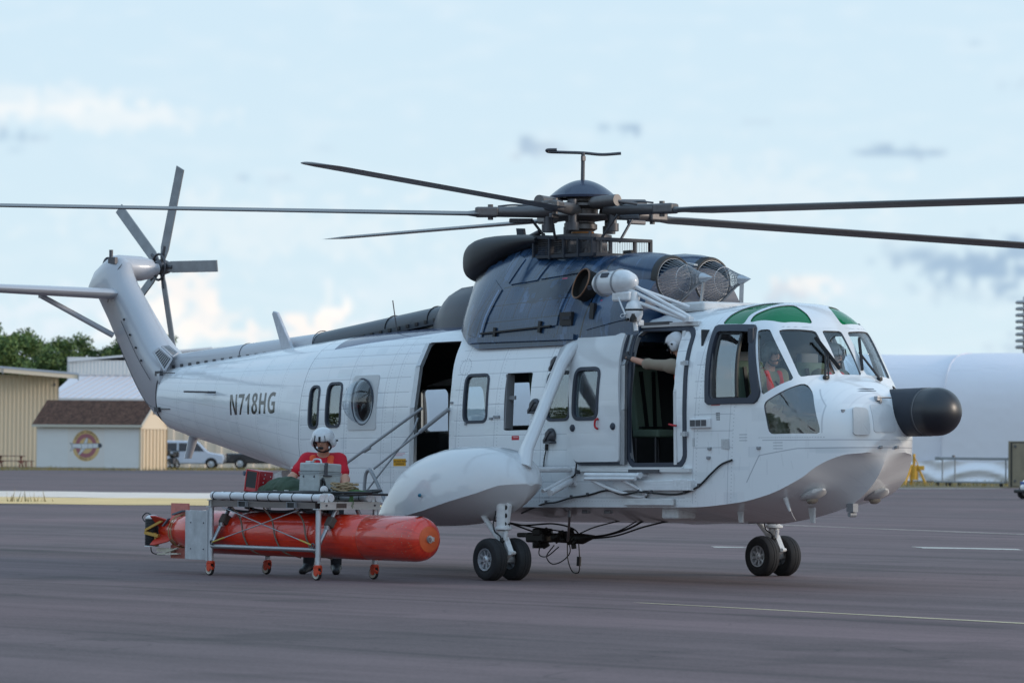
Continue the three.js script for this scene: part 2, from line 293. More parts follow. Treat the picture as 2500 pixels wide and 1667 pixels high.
// openings: [corners, corner radius, frame width, pane material]
const O = {
  quarter: [[[3.29, 3.02, 0.86], [3.42, 3.03, 0.79], [3.86, 2.42, 0.79], [3.54, 2.23, 1.01]], 0.03],
  front: [[[3.49, 3.01, 0.72], [3.64, 3.01, 0.25], [3.99, 2.48, 0.24], [3.88, 2.44, 0.72]], 0.04],
  centre: [[[3.64, 3.02, 0.155], [3.64, 3.02, -0.155], [4.0, 2.48, -0.165], [4.0, 2.48, 0.165]], 0.04],
  roofRear: [[[2.62, 3.11, 0.85], [2.64, 3.23, 0.73], [2.75, 3.32, 0.56], [2.97, 3.37, 0.37], [3.13, 3.36, 0.26], [3.09, 3.3, 0.57], [3.0, 3.21, 0.73], [3.02, 3.1, 0.85]], 0.05],
  roofFront: [[[3.08, 3.1, 0.82], [3.07, 3.21, 0.73], [3.17, 3.3, 0.55], [3.27, 3.33, 0.26], [3.46, 3.22, 0.22], [3.57, 3.1, 0.23], [3.46, 3.09, 0.62]], 0.05],
  chin: [[[3.56, 2.14, 1.01], [3.95, 2.38, 0.68], [4.08, 2.25, 0.68], [4.25, 1.84, 0.73], [4.25, 1.77, 0.73], [3.65, 1.77, 1.0]], 0.07],
  side: [[[2.63, 3.02, 0.93], [3.22, 3.0, 0.9], [3.42, 2.2, 1.04], [2.7, 2.2, 1.11]], 0.04],
};
const rect = (x0, x1, y0, y1, slant = 0) => [[x0 - slant, y1, 1.06], [x1 - slant, y1, 1.06], [x1, y0, 1.12], [x0, y0, 1.12]];
const cabinWindows = [rect(-5.95, -5.73, 1.99, 2.54), rect(-5.5, -5.16, 2.0, 2.57), rect(-2.28, -1.8, 2.01, 2.6), rect(-0.52, -0.06, 2.01, 2.59)];
const portWindows = [rect(-6.15, -5.55, 1.95, 2.55), rect(-5.25, -4.75, 2.0, 2.57), rect(-4.3, -3.65, 2.0, 2.6), rect(-2.2, -1.75, 2.0, 2.6), rect(-1.5, -1.33, 1.95, 2.35)].map(mirror);
const holes = { door: [[1.03, 3.08, 0.86], [1.95, 3.06, 0.88], [2.02, 2.3, 1.1], [2.05, 1.41, 1.12], [1.2, 1.41, 1.12], [1.14, 1.8, 1.12], [1.14, 2.6, 1.07]], rearDoor: [[-3.44, 3.08, 0.83], [-2.68, 3.08, 0.85], [-2.6, 2.5, 1.09], [-2.62, 1.41, 1.12], [-3.42, 1.41, 1.12], [-3.4, 2.3, 1.1]], open: rect(-1.42, -0.87, 1.88, 2.615), doorWindow: rect(0.15, 0.61, 2.0, 2.6), porthole: [[-4.6, 2.62, 1.06], [-4.42, 2.5, 1.08], [-4.37, 2.31, 1.1], [-4.42, 2.12, 1.1], [-4.58, 2.02, 1.11], [-4.76, 2.1, 1.1], [-4.83, 2.3, 1.1], [-4.76, 2.52, 1.08]] };

const cutters = [], panes = [], frames = [];
const addOpening = (pts, r, pane, frameW, frameMat, parentName) => {
  const pl = planeOf(pts), o = rounded(pl.flat, r); cutters.push(cutter(pl, o));
  if (pane) panes.push([skin(pl, grow(o, 0.004), -0.014, -0.02, null, 4), pane]);
  if (frameW) frames.push([skin(pl, grow(o, frameW), 0.012, -0.03, grow(o, -0.008), 1), frameMat]);
};
for (const s of [1, -1]) {
  const f = (p) => s > 0 ? p : mirror(p);
  addOpening(f(O.quarter[0]), 0.03, M.glass); addOpening(f(O.front[0]), 0.04, M.glass); addOpening(f(O.roofRear[0]), 0.05, M.green); addOpening(f(O.roofFront[0]), 0.05, M.green); addOpening(f(O.chin[0]), 0.07, M.smoke);
}
addOpening(O.centre[0], 0.04, M.glass);
addOpening(mirror(O.side[0]), 0.04, M.glass, 0.05, M.seal);
for (const w of cabinWindows) addOpening(w, 0.09, M.cabinGlass, 0.028, M.seal);
for (const w of portWindows) addOpening(w, 0.09, M.glass, 0.028, M.seal);
for (const [p, r] of [[O.side[0], 0.04], [holes.door, 0.1], [holes.rearDoor, 0.05], [holes.open, 0.012], [holes.doorWindow, 0.09], [holes.porthole, 0.14]]) { const pl = planeOf(p); cutters.push(cutter(pl, rounded(pl.flat, r), 0.3, 0.4)); }

// paint, seams, rivets and lettering of the skin, in metres along the hull; upper half of the sheet: the side in view
const skinSpan = { x0: -11.2, x1: 4.8, y0: 0.6, y1: 3.6 };
const SW = 2048, SH = 1024;
function onSheet(side) { return (x, y) => [(x - skinSpan.x0) / 16 * SW, (side > 0 ? 0 : SH / 2) + (skinSpan.y1 - y) / 3 * SH / 2]; }
const frameLines = [-10.4, -9.8, -9.1, -8.3, -7.6, -6.9, -6.24, -5.95 + 0.9, -4.15, -3.9, -2.45, -1.62, -0.62, 2.42, 3.05];
const stringers = [1.02, 1.22, 1.42, 1.62, 1.82, 2.02, 2.22, 2.42, 2.62, 2.8, 2.94, 3.06, 3.15];
const skinMap = canvasTex(SW, SH, (g) => {
  g.fillStyle = '#e0e2e4'; g.fillRect(0, 0, SW, SH);
  for (const side of [1, -1]) {
    const at = onSheet(side);
    g.save(); g.beginPath(); g.rect(0, side > 0 ? 0 : SH / 2, SW, SH / 2); g.clip();
    // patches of slightly different paint and handling dirt
    for (let i = 0; i < 260; i++) { const [x, y] = at(lerp(-11, 4.6, rnd()), lerp(0.8, 3.3, rnd())); g.fillStyle = `rgba(${rnd() < 0.5 ? '150,156,165' : '240,242,244'},${0.04 + 0.07 * rnd()})`; g.fillRect(x, y, 10 + 70 * rnd(), 4 + 26 * rnd()); }
    for (let i = 0; i < 420; i++) { const [x, y] = at(lerp(-11, 4.6, Math.sqrt(rnd())), lerp(0.8, 3.3, rnd())); g.strokeStyle = `rgba(96,98,104,${0.03 + 0.07 * rnd()})`; g.lineWidth = 0.6 + rnd() * 1.4; g.beginPath(); g.moveTo(x, y); g.lineTo(x + 8 * (rnd() - 0.5), y + 10 + 42 * rnd()); g.stroke(); }
    g.lineWidth = 1.3;
    for (const y of stringers) for (const [a, b] of y > 1.5 && y < 2.7 ? [[-6.2, -3.55], [-2.5, -0.1], [2.4, 3.1]] : [[-6.2, -3.5], [-2.5, 2.2]]) { g.strokeStyle = 'rgba(110,114,124,0.42)'; g.beginPath(); g.moveTo(...at(a, y)); g.lineTo(...at(b, y)); g.stroke(); }
    for (let i = 0; i < 9; i++) { const y = lerp(1.1, 3.05, i / 8); g.strokeStyle = 'rgba(120,124,134,0.26)'; g.beginPath(); g.moveTo(...at(-6.24, y)); g.lineTo(...at(-11, lerp(2.1, 2.95, i / 8))); g.stroke(); }
    for (const x of frameLines) { g.strokeStyle = x === -6.24 ? 'rgba(80,84,96,0.75)' : x < -6.3 ? 'rgba(120,124,134,0.2)' : 'rgba(116,120,130,0.34)'; g.beginPath(); g.moveTo(...at(x + 0.1, 3.2)); g.lineTo(...at(x - 0.08, 0.95)); g.stroke(); g.fillStyle = 'rgba(70,74,84,0.5)'; for (let y = 0.98; y < 3.1; y += 0.045) { const [u, v] = at(x + 0.06 + (y - 2) * 0.08, y); g.fillRect(u, v, 1.4, 1.4); } }
    g.fillStyle = 'rgba(80,84,94,0.45)'; for (const y of [0.98, 1.36, 3.08]) for (let x = -5.8; x < 2.3; x += 0.06) { const [u, v] = at(x, y); g.fillRect(u, v, 1.3, 1.3); }
    // nose seams and rivets
    const poly = (pts, s, w, close = false) => { g.strokeStyle = s; g.lineWidth = w; g.beginPath(); pts.forEach((p, i) => i ? g.lineTo(...at(...p)) : g.moveTo(...at(...p))); if (close) g.closePath(); g.stroke(); };
    poly([[3.55, 1.70], [4.65, 1.70]], 'rgba(90,94,104,0.6)', 1.2); poly([[3.3, 1.2], [3.5, 1.52], [4.0, 1.6], [4.65, 1.61]], 'rgba(90,94,104,0.6)', 1.2); poly([[4.27, 1.78], [4.27, 2.1], [4.1, 2.3]], 'rgba(90,94,104,0.5)', 1);
    g.fillStyle = 'rgba(70,74,84,0.6)'; for (let x = 3.5; x < 4.3; x += 0.028) { for (const y of [1.735, 3.06]) { const [u, v] = at(x, y); g.fillRect(u, v, 1.3, 1.3); } }
    // navy on the shoulder under the engine cowling and below the drive shaft cover
    g.fillStyle = '#26365a'; g.beginPath();
    [[-5.8, 3.06], [-5.1, 3.115], [-4.1, 3.17], [-2.85, 3.26], [-2.63, 3.165], [-2.42, 3.09], [-2.15, 3.045], [-1.37, 3.015], [-0.32, 2.985], [-0.2, 3.02], [-0.12, 3.08], [0.0, 3.125], [0.76, 3.16], [1.15, 3.25], [1.2, 3.6], [-5.8, 3.6]].forEach((p, i) => i ? g.lineTo(...at(...p)) : g.moveTo(...at(...p))); g.fill();
    if (side > 0) {
      const [u, v] = at(-8.5, 2.2), [u1, v1] = at(-6.93, 2.5); g.save(); g.translate(u, v); g.font = 'bold 60px sans-serif'; const m = g.measureText('N718HG'); g.scale((u1 - u) / m.width, (v - v1) / 43.5); g.fillStyle = '#16181c'; g.fillText('N718HG', 0, 0); g.restore();
      const [p, q] = at(-3.88, 1.535); g.fillStyle = '#d0940a'; g.fillRect(p, q, 37, 16); g.fillStyle = '#3a2c08'; g.font = 'bold 6px sans-serif'; g.fillText('DO NOT PUSH', p + 1, q + 7); g.fillText('DANGER', p + 7, q + 13.5);
      g.fillStyle = 'rgba(190,70,90,0.6)'; g.fillRect(...at(-3.87, 1.61), 34, 1.5); g.fillRect(...at(-3.85, 1.585), 24, 1.2);
      g.fillStyle = '#b22a36'; g.fillRect(...at(-1.25, 1.81), 20, 9); g.fillRect(...at(2.72, 2.16), 20, 6); g.fillStyle = '#e8c8c8'; g.fillRect(...at(-1.22, 1.795), 14, 1.5); g.fillRect(...at(2.75, 2.147), 14, 1.4);
      g.strokeStyle = 'rgba(70,74,84,0.6)'; g.lineWidth = 1; for (const [x, y] of [[-3.9, 1.1], [0.0, 1.3], [3.2, 1.7], [3.7, 1.6], [-0.6, 0.95]]) for (let k = 0; k < 3; k++) { const [a, b] = at(x, y + k * 0.035); g.beginPath(); g.moveTo(a, b); g.lineTo(a + 16, b); g.stroke(); }
      g.setLineDash([2, 3]); g.strokeStyle = 'rgba(60,64,74,0.7)'; g.lineWidth = 1.5; g.beginPath(); g.ellipse(...at(-2.36, 2.72), 15, 18, 0, 0, TAU); g.stroke(); g.setLineDash([]);
      g.fillStyle = '#3a3d44'; for (const [x, y] of [[4.36, 2.31], [4.39, 2.285]]) g.fillRect(...at(x, y), 6, 2);
    }
    g.restore();
  }
});
const skinBump = floatTex(SW, SH, (u, v) => {               // dents between the frames, low seams
  const x = skinSpan.x0 + u * 16, y = skinSpan.y0 + (v * 2 % 1) * 3; let h = 0.62 * fbm(x * 1.7, y * 2.3 + 40 * (v > 0.5), 3) + 0.12 * fbm(x * 7, y * 7, 2);
  for (const f of frameLines) { const d = Math.abs(x - f - (y - 2) * 0.08); if (d < 0.012) h -= 0.12; }
  if (x > -6.2 && x < 2.3) for (const s of stringers) if (Math.abs(y - s) < 0.007) h -= 0.1;
  return h;
});
skinBump.wrapS = skinBump.wrapT = THREE.ClampToEdgeWrapping;
const skinMat = new THREE.MeshPhysicalMaterial({ roughness: 0.12, ior: 1.75, map: skinMap, bumpMap: skinBump, bumpScale: 0.009 });
function skinUV(g) {
  const p = g.attributes.position, uv = new Float32Array(p.count * 2);
  for (let i = 0; i < p.count; i += 3) {
    const zc = p.getZ(i) + p.getZ(i + 1) + p.getZ(i + 2);
    for (let k = i; k < i + 3; k++) { const v = clamp((p.getY(k) - skinSpan.y0) / 3, 0.002, 0.998); uv[k * 2] = (p.getX(k) - skinSpan.x0) / 16; uv[k * 2 + 1] = zc >= 0 ? 0.5 + v * 0.5 : v * 0.5; }
  }
  g.setAttribute('uv', new THREE.BufferAttribute(uv, 2)); return g;
}
const ev = new Evaluator(); ev.useGroups = true;
const outer = new Brush(skinUV(toCreasedNormals(hullLoft(-11.05, 4.654, 0), 0.5)), skinMat);
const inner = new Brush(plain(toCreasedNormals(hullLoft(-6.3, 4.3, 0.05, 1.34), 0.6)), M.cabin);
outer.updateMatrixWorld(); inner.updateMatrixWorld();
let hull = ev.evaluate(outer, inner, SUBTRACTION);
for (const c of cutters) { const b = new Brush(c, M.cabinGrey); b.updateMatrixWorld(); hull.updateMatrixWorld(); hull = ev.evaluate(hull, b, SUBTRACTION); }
{ // one group per material
  const mats = [], byMat = new Map(), g = hull.geometry, out = [];
  const ml = Array.isArray(hull.material) ? hull.material : [hull.material];
  for (const gr of g.groups) { const m = ml[gr.materialIndex]; if (!byMat.has(m)) { byMat.set(m, []); mats.push(m); } byMat.get(m).push(gr); }
  const idx = g.index, ng = new THREE.BufferGeometry(); let count = 0;
  for (const m of mats) { let n = 0; for (const gr of byMat.get(m)) { for (let i = gr.start; i < gr.start + gr.count; i++) out.push(idx ? idx.getX(i) : i); n += gr.count; } ng.addGroup(count, n, mats.indexOf(m)); count += n; }
  for (const k of ['position', 'normal', 'uv']) ng.setAttribute(k, g.attributes[k]); ng.setIndex(out);
  hull = new THREE.Mesh(ng, mats);
}
hull.name = 'fuselage'; hull.castShadow = hull.receiveShadow = true; heli.add(hull);
for (const [g, m] of panes) part('window_pane', g, m, heli);
for (const [g, m] of frames) part('window_frame', g, m, heli);

// pilot's sliding window: dark frame proud of the skin, pane half open
{
  const pl = planeOf([[2.54, 3.1, 0.86], [3.25, 3.08, 0.83], [3.53, 2.25, 1.02], [3.46, 2.13, 1.03], [2.63, 2.13, 1.11]]), o = rounded(pl.flat, 0.03), inn = rounded(planeOf(O.side[0]).flat, 0.04);
  const pin = planeOf(O.side[0]), shift = pin.c.clone().sub(pl.c), sx = shift.dot(pl.u), sy = shift.dot(pl.v);
  const hole = o.map((p) => { let best = inn[0], bd = 9; const a = Math.atan2(p.y - sy, p.x - sx); for (const q of inn) { let d = Math.abs(Math.atan2(q.y, q.x) - a); d = Math.min(d, TAU - d); if (d < bd) { bd = d; best = q; } } return new THREE.Vector2(best.x + sx, best.y + sy); });
  const w = part('sliding_window', skin(pl, o, 0.03, -0.04, hole, 3), M.seal, heli);
  const half = planeOf([[2.68, 3.01, 0.93], [3.06, 3.0, 0.92], [3.15, 2.2, 1.08], [2.76, 2.2, 1.11]]), ho = rounded(half.flat, 0.03);
  part('window_pane', skin(half, ho, -0.01, -0.016, null, 4), M.cabinGlass, w); part('window_frame', skin(half, grow(ho, 0.012), 0.0, -0.03, grow(ho, -0.022), 1), M.black, w);
  part('mirror', [rbox(0.09, 0.2, 0.05, 0.02, 3.27, 2.95, 0.95), rod([3.25, 3.06, 0.88], [3.27, 3.0, 0.95], 0.012)], M.seal, heli);
}
// dark rubber round the front cabin opening, track rails, sliding door
{
  const P = [[0.98, 3.12, 0.81], [2.08, 3.09, 0.86], [2.2, 3.0, 0.93], [2.24, 2.3, 1.1], [2.25, 1.5, 1.12], [2.16, 1.4, 1.12], [1.22, 1.4, 1.12], [1.13, 1.5, 1.12], [1.12, 2.5, 1.08], [1.0, 3.0, 0.9]];
  const pl = planeOf(P), o = rounded(pl.flat, 0.06, 90); part('door_seal', skin(pl, grow(o, 0.02), 0.014, -0.02, grow(o, -0.045), 1), M.seal, heli);
  const D = [[-0.08, 3.02, 0.88], [0.0, 3.1, 0.82], [0.92, 3.07, 0.84], [1.02, 2.6, 1.07], [1.09, 2.0, 1.12], [1.07, 1.42, 1.12], [0.16, 1.42, 1.12], [0.05, 1.55, 1.12], [0.03, 2.05, 1.12]];
  const dp = planeOf(D), dout = rounded(dp.flat, 0.07, 96), wp = planeOf(holes.doorWindow), win = rounded(wp.flat, 0.1, 96), sh = wp.c.clone().sub(dp.c), sx = sh.dot(dp.u), sy = sh.dot(dp.v);
  const polar = (o, cx, cy) => (a) => { let best = null, bd = 9; for (let i = 0; i < o.length; i++) { const p = o[i], q = o[(i + 1) % o.length]; const ax = Math.cos(a), ay = Math.sin(a), ex = q.x - p.x, ey = q.y - p.y, den = ax * ey - ay * ex; if (Math.abs(den) < 1e-9) continue; const wx = p.x - cx, wy = p.y - cy, t = (wx * ey - wy * ex) / den, s = (wx * ay - wy * ax) / den; if (t > 0 && s >= -1e-6 && s <= 1 + 1e-6 && t < bd) { bd = t; best = new THREE.Vector2(cx + ax * t, cy + ay * t); } } return best ?? o[0].clone(); };
  const angles = dout.map((p) => Math.atan2(p.y - sy, p.x - sx));
  const winAbs = win.map((p) => new THREE.Vector2(p.x + sx, p.y + sy)), hf = polar(winAbs, sx, sy), hole = angles.map(hf);
  const door = part('sliding_door', skinUV(skin(dp, grow(dout, -0.03), 0.085, 0.03, hole, 6)), mat([0.74, 0.75, 0.765], 0.42, 0, { clearcoat: 1, clearcoatRoughness: 0.06, map: grime, bumpMap: skinBump, bumpScale: 0.006 }), heli);
  part('door_seal', skin(dp, dout, 0.05, 0.015, grow(dout, -0.07), 1), M.seal, door);
  part('window_pane', skin(dp, grow(hole, 0.004), 0.06, 0.052, null, 4), M.cabinGlass, door); part('window_frame', skin(dp, grow(hole, 0.035), 0.096, 0.06, grow(hole, -0.01), 1), M.seal, door);
  part('door_handle', wire([[0.66, 2.0, 1.215], [0.63, 1.98, 1.235], [0.62, 1.9, 1.235], [0.66, 1.87, 1.225]], 0.014), M.red, door);
  for (const [x, y] of [[0.13, 1.89], [0.94, 1.9]]) part('latch', lathe([[0, 0.02], [0.03, 0.015], [0.045, 0], [0.045, -0.02]], 16, 'z').translate(x, y, 1.215), M.seal, door);
  part('door_edge', [bar([1.09, 1.43, 1.16], [1.1, 2.1, 1.165], 0.09, 0.04, [0, 0, 1]), bar([1.1, 2.1, 1.165], [1.03, 2.65, 1.1], 0.09, 0.04, [0, 0, 1]), bar([1.03, 2.65, 1.1], [0.95, 3.02, 0.91], 0.09, 0.04, [0, 0, 1])], M.steel, door);
  part('hinge', [box(0.1, 0.06, 0.05, 0.35, 3.1, 0.88), box(0.06, 0.07, 0.05, 0.5, 3.08, 0.9), box(0.05, 0.07, 0.05, 0.86, 3.1, 0.88)], M.darkSteel, door);
  part('door_rail', [bar([0.05, 3.15, 0.8], [2.18, 3.14, 0.84], 0.05, 0.05), bar([0.2, 1.37, 1.14], [2.36, 1.35, 1.14], 0.05, 0.045), bar([0.9, 1.385, 1.14], [2.2, 1.38, 1.14], 0.03, 0.02)], M.whiteDull, heli);
  part('rail_stop', [bar([1.1, 3.165, 0.82], [1.62, 3.165, 0.83], 0.05, 0.04), bar([1.22, 1.345, 1.17], [1.8, 1.34, 1.17], 0.04, 0.045), rod([0.3, 3.17, 0.82], [0.7, 3.17, 0.83], 0.025), box(0.05, 0.05, 0.05, 0.2, 1.34, 1.18)], M.darkSteel, heli);
  part('door_post', [bar([1.97, 3.05, 0.9], [2.03, 2.3, 1.1], 0.05, 0.03, [0, 0, 1]), bar([2.03, 2.3, 1.1], [2.07, 1.42, 1.125], 0.05, 0.03, [0, 0, 1])], M.whiteDull, heli);
  for (const [x, y, z] of [[2.2, 2.65, 1.1], [2.25, 1.79, 1.15]]) part('hinge', [box(0.11, 0.04, 0.03, x, y, z), box(0.04, 0.06, 0.05, x + 0.03, y, z)], M.alu, heli);
  part('emergency_handle', wire([[1.98, 1.91, 1.16], [2.06, 1.9, 1.18], [2.12, 1.89, 1.16]], 0.013), M.red, heli);
}
// rear doorway: pale lining on its aft edge, window rims, porthole bubble
part('door_lining', [bar([-3.43, 1.42, 1.12], [-3.41, 2.2, 1.12], 0.1, 0.05, [0, 0, 1]), bar([-3.41, 2.2, 1.12], [-3.42, 2.75, 1.02], 0.1, 0.05, [0, 0, 1]), bar([-3.42, 2.75, 1.02], [-3.45, 3.06, 0.84], 0.1, 0.05, [0, 0, 1])], M.alu, heli);
part('window_lining', [bar([-1.4, 1.9, 1.06], [-1.42, 2.6, 1.01], 0.12, 0.03, [1, 0, 0]), box(0.14, 0.05, 0.02, -1.34, 2.3, 1.04)], M.cabinGrey, heli);
{
  const pl = planeOf([[-4.89, 2.67, 1.03], [-4.28, 2.67, 1.04], [-4.28, 1.93, 1.12], [-4.96, 1.93, 1.11]]), o = rounded(pl.flat, 0.04, 72), hp = planeOf(holes.porthole), sh = hp.c.clone().sub(pl.c), h = rounded(hp.flat, 0.14, 72);
  const hole = o.map((p) => { const a = Math.atan2(p.y - sh.dot(pl.v), p.x - sh.dot(pl.u)); let best = h[0], bd = 9; for (const q of h) { let d = Math.abs(Math.atan2(q.y, q.x) - a); d = Math.min(d, TAU - d); if (d < bd) { bd = d; best = q; } } return new THREE.Vector2(best.x + sh.dot(pl.u), best.y + sh.dot(pl.v)); });
  const bp = part('porthole_plate', skin(pl, o, 0.012, -0.02, hole, 4), M.whiteDull, heli);
  const bubble = new THREE.SphereGeometry(1, 32, 20); bubble.scale(0.25, 0.31, 0.33).translate(-4.6, 2.31, 1.08); part('bubble_window', bubble, M.smoke, bp);
  part('porthole_rim', new THREE.TorusGeometry(0.26, 0.014, 8, 48).scale(0.95, 1.18, 1).translate(-4.6, 2.31, 1.115), M.seal, bp);
}
// cabin inside
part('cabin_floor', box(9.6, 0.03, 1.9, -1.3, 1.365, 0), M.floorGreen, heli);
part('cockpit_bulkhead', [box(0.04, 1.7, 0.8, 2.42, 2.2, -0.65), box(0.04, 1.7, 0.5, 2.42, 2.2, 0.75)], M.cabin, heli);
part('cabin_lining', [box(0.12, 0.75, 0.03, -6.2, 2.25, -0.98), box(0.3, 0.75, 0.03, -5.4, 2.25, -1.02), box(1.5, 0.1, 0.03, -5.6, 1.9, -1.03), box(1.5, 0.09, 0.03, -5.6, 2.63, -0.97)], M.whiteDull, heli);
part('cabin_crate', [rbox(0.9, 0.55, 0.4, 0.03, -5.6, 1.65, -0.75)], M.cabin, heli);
for (const [x, z, turn] of [[0.72, 0.3, 0.1], [1.25, -0.45, 0.2], [-1.35, 0.3, 0], [2.95, 0.5, 0], [2.95, -0.5, 0]]) {
  const s = part('seat', [rbox(0.46, 0.1, 0.48, 0.03, 0, 1.82, 0), rbox(0.1, 0.85, 0.46, 0.03, -0.24, 2.25, 0, 0, 0, 0.12)], M.seat, heli); s.position.set(x, 0, z); s.rotation.y = turn;
  part('headrest', rbox(0.1, 0.14, 0.3, 0.03, -0.32, 2.72, 0), M.cabinGrey, s);
  part('harness', [bar([-0.2, 2.6, 0.11], [-0.13, 1.9, 0.07], 0.05, 0.02, [1, 0, 0]), bar([-0.2, 2.6, -0.11], [-0.13, 1.9, -0.07], 0.05, 0.02, [1, 0, 0]), bar([-0.1, 1.9, -0.22], [-0.1, 1.9, 0.22], 0.05, 0.02)], M.black, s);
  part('seat_frame', [rod([0.15, 1.38, 0.2], [0.15, 1.8, 0.2], 0.02), rod([0.15, 1.38, -0.2], [0.15, 1.8, -0.2], 0.02), rod([-0.2, 1.38, 0.2], [-0.2, 1.8, 0.2], 0.02), rod([-0.2, 1.38, -0.2], [-0.2, 1.8, -0.2], 0.02)], M.darkSteel, s);
}
part('hoist_frame', [rod([-0.8, 1.4, 0.6], [-1.05, 2.5, 0.75], 0.02), rod([-0.55, 1.4, 0.6], [-0.9, 2.45, 0.75], 0.02), rod([-1.2, 2.05, 0.8], [-0.5, 2.05, 0.8], 0.03), wire([[-1.05, 2.5, 0.78], [-0.8, 2.1, 0.8], [-0.95, 1.6, 0.8], [-0.6, 1.45, 0.7]], 0.015), rod([1.75, 1.4, 0.1], [1.72, 2.4, 0.1], 0.02), rod([1.5, 1.45, 0.2], [1.75, 2.2, 0.1], 0.013)], M.black, heli);
part('instrument_panel', [rbox(0.3, 0.35, 1.5, 0.05, 3.75, 2.15, 0), box(0.5, 0.5, 0.35, 3.3, 1.7, 0)], M.black, heli);
// ---------------------------------------------------------------- helicopter: nose
{
  const prof = [[0.275, -0.55], [0.285, 0]]; for (let i = 0; i <= 14; i++) { const a = i / 14 * Math.PI / 2; prof.push([0.285 * Math.cos(a), 0.13 + 0.285 * Math.sin(a)]); }
  const r = part('radome', lathe(prof, 48, 'x').translate(4.93, 2.03, -0.4), M.radome, heli);
  part('radome_rim', lathe([[0.27, -0.007], [0.2885, -0.006], [0.2885, 0.006], [0.27, 0.007]], 48, 'x').translate(4.92, 2.03, -0.4), mat([0.14, 0.14, 0.15], 0.6), r);
  part('radome_base', lathe([[0.24, -0.7], [0.284, -0.6], [0.288, -0.02], [0.27, 0]], 40, 'x').translate(4.9, 2.03, -0.4), M.navyDull, r);
  const h1 = planeOf([[4.5, 2.12, 0.24], [4.54, 2.12, -0.07], [4.63, 1.78, -0.12], [4.61, 1.77, 0.22]]); h1.n.set(1, 0.15, 0).normalize(); h1.u.set(0, 0, -1); h1.v.copy(h1.n).cross(h1.u);
  const ring = rounded([[-0.16, -0.17], [0.17, -0.17], [0.15, 0.17], [-0.16, 0.17]].map((p) => new THREE.Vector2(...p)), 0.04);
  const flat = (pl, o, t, l) => skin(pl, o, t, l, null, 4);
  part('nose_hatch', flat(h1, ring, 0.008, -0.02), M.white, heli);
  const h2 = planeOf([[4.5, 2.09, 0.4], [4.55, 2.09, 0.27], [4.63, 1.77, 0.27], [4.54, 1.76, 0.42]]); h2.c.set(4.56, 1.92, 0.36); h2.n.set(0.9, 0.1, 0.42).normalize(); h2.u.set(0, 1, 0).cross(h2.n).normalize(); h2.v.copy(h2.n).cross(h2.u);
  part('antenna_cover', flat(h2, rounded([[-0.11, -0.17], [0.1, -0.17], [0.08, 0.15], [-0.1, 0.17]].map((p) => new THREE.Vector2(...p)), 0.05), 0.04, -0.03), M.whiteDull, heli);
  part('nose_handle', [rod([4.58, 2.2, 0.12], [4.6, 2.2, -0.08], 0.012), box(0.06, 0.05, 0.05, 4.56, 2.19, 0.1), box(0.04, 0.06, 0.03, 4.57, 2.16, 0.07)], M.steel, heli);
  for (const [x, y, z] of [[4.63, 1.615, 0.12], [4.64, 1.615, -0.13], [4.62, 1.7, 0.02], [4.42, 2.04, 0.52], [4.56, 2.03, 0.2], [3.5, 1.61, 1.03], [2.7, 1.61, 1.12], [2.68, 1.5, 1.12]]) part('latch', [rbox(0.05, 0.035, 0.05, 0.01, x, y, z), rod([x - 0.03, y, z], [x + 0.03, y + 0.01, z], 0.008)], M.grey, heli);
  for (const s of [1, -1]) {                                // landing lights under the bow
    const l = part('landing_light_fairing', loft([[3.68, 0.03], [3.76, 0.09], [3.88, 0.115], [3.98, 0.1], [4.06, 0.02]].map(([x, r], i) => ellipse(20, (a) => [x, 1.03 + (i - 1) * 0.03 + r * 0.55 * Math.sin(a), s * 0.5 + r * 1.15 * Math.cos(a)]))), M.whiteDull, heli);
    part('lens', lathe([[0, 0.02], [0.06, 0.012], [0.08, 0], [0.08, -0.03]], 24, 'x').scale(1, 0.62, 1).rotateZ(-0.9).translate(3.86, 0.975, s * 0.5), mat([0.35, 0.33, 0.28], 0.15, 0.6), l);
  }
  part('probe', [rod([3.62, 1.02, 0.72], [3.68, 0.86, 0.7], 0.035, 0.015), wire([[3.67, 0.9, 0.7], [3.62, 0.8, 0.6], [3.55, 0.75, 0.5]], 0.006)], M.whiteDull, heli);
  for (const [x, y, z] of [[2.75, 0.86, 0.68], [3.62, 0.86, 0.3]]) part('blade_antenna', slab([[-0.06, 0.04], [0.06, 0.04], [0.05, -0.14], [-0.02, -0.14]], 0.03, 0.008).translate(x, y, z), M.whiteDull, heli);
  part('tow_fitting', [box(0.12, 0.1, 0.08, 4.0, 0.9, 0), rod([4.0, 0.82, -0.05], [4.0, 0.82, 0.05], 0.03)], M.grey, heli);
  part('belly_box', [rbox(0.32, 0.16, 0.3, 0.03, 1.75, 0.84, 0.82)], M.whiteDull, heli);
  // wipers
  for (const s of [1, -1]) {
    const w = part('wiper', [rod([4.02, 2.44, s * 0.44], [3.84, 2.76, s * 0.27], 0.012), rod([4.05, 2.43, s * 0.41], [3.85, 2.76, s * 0.25], 0.01), rbox(0.06, 0.05, 0.06, 0.015, 4.02, 2.44, s * 0.43)], M.black, heli);
    part('wiper_blade', bar([3.745, 2.93, s * 0.35], [3.99, 2.55, s * 0.18], 0.03, 0.045), M.rubber, w);
  }
  part('temperature_probe', rod([3.74, 2.96, 0.02], [3.66, 2.86, 0.1], 0.008), M.black, heli);
}
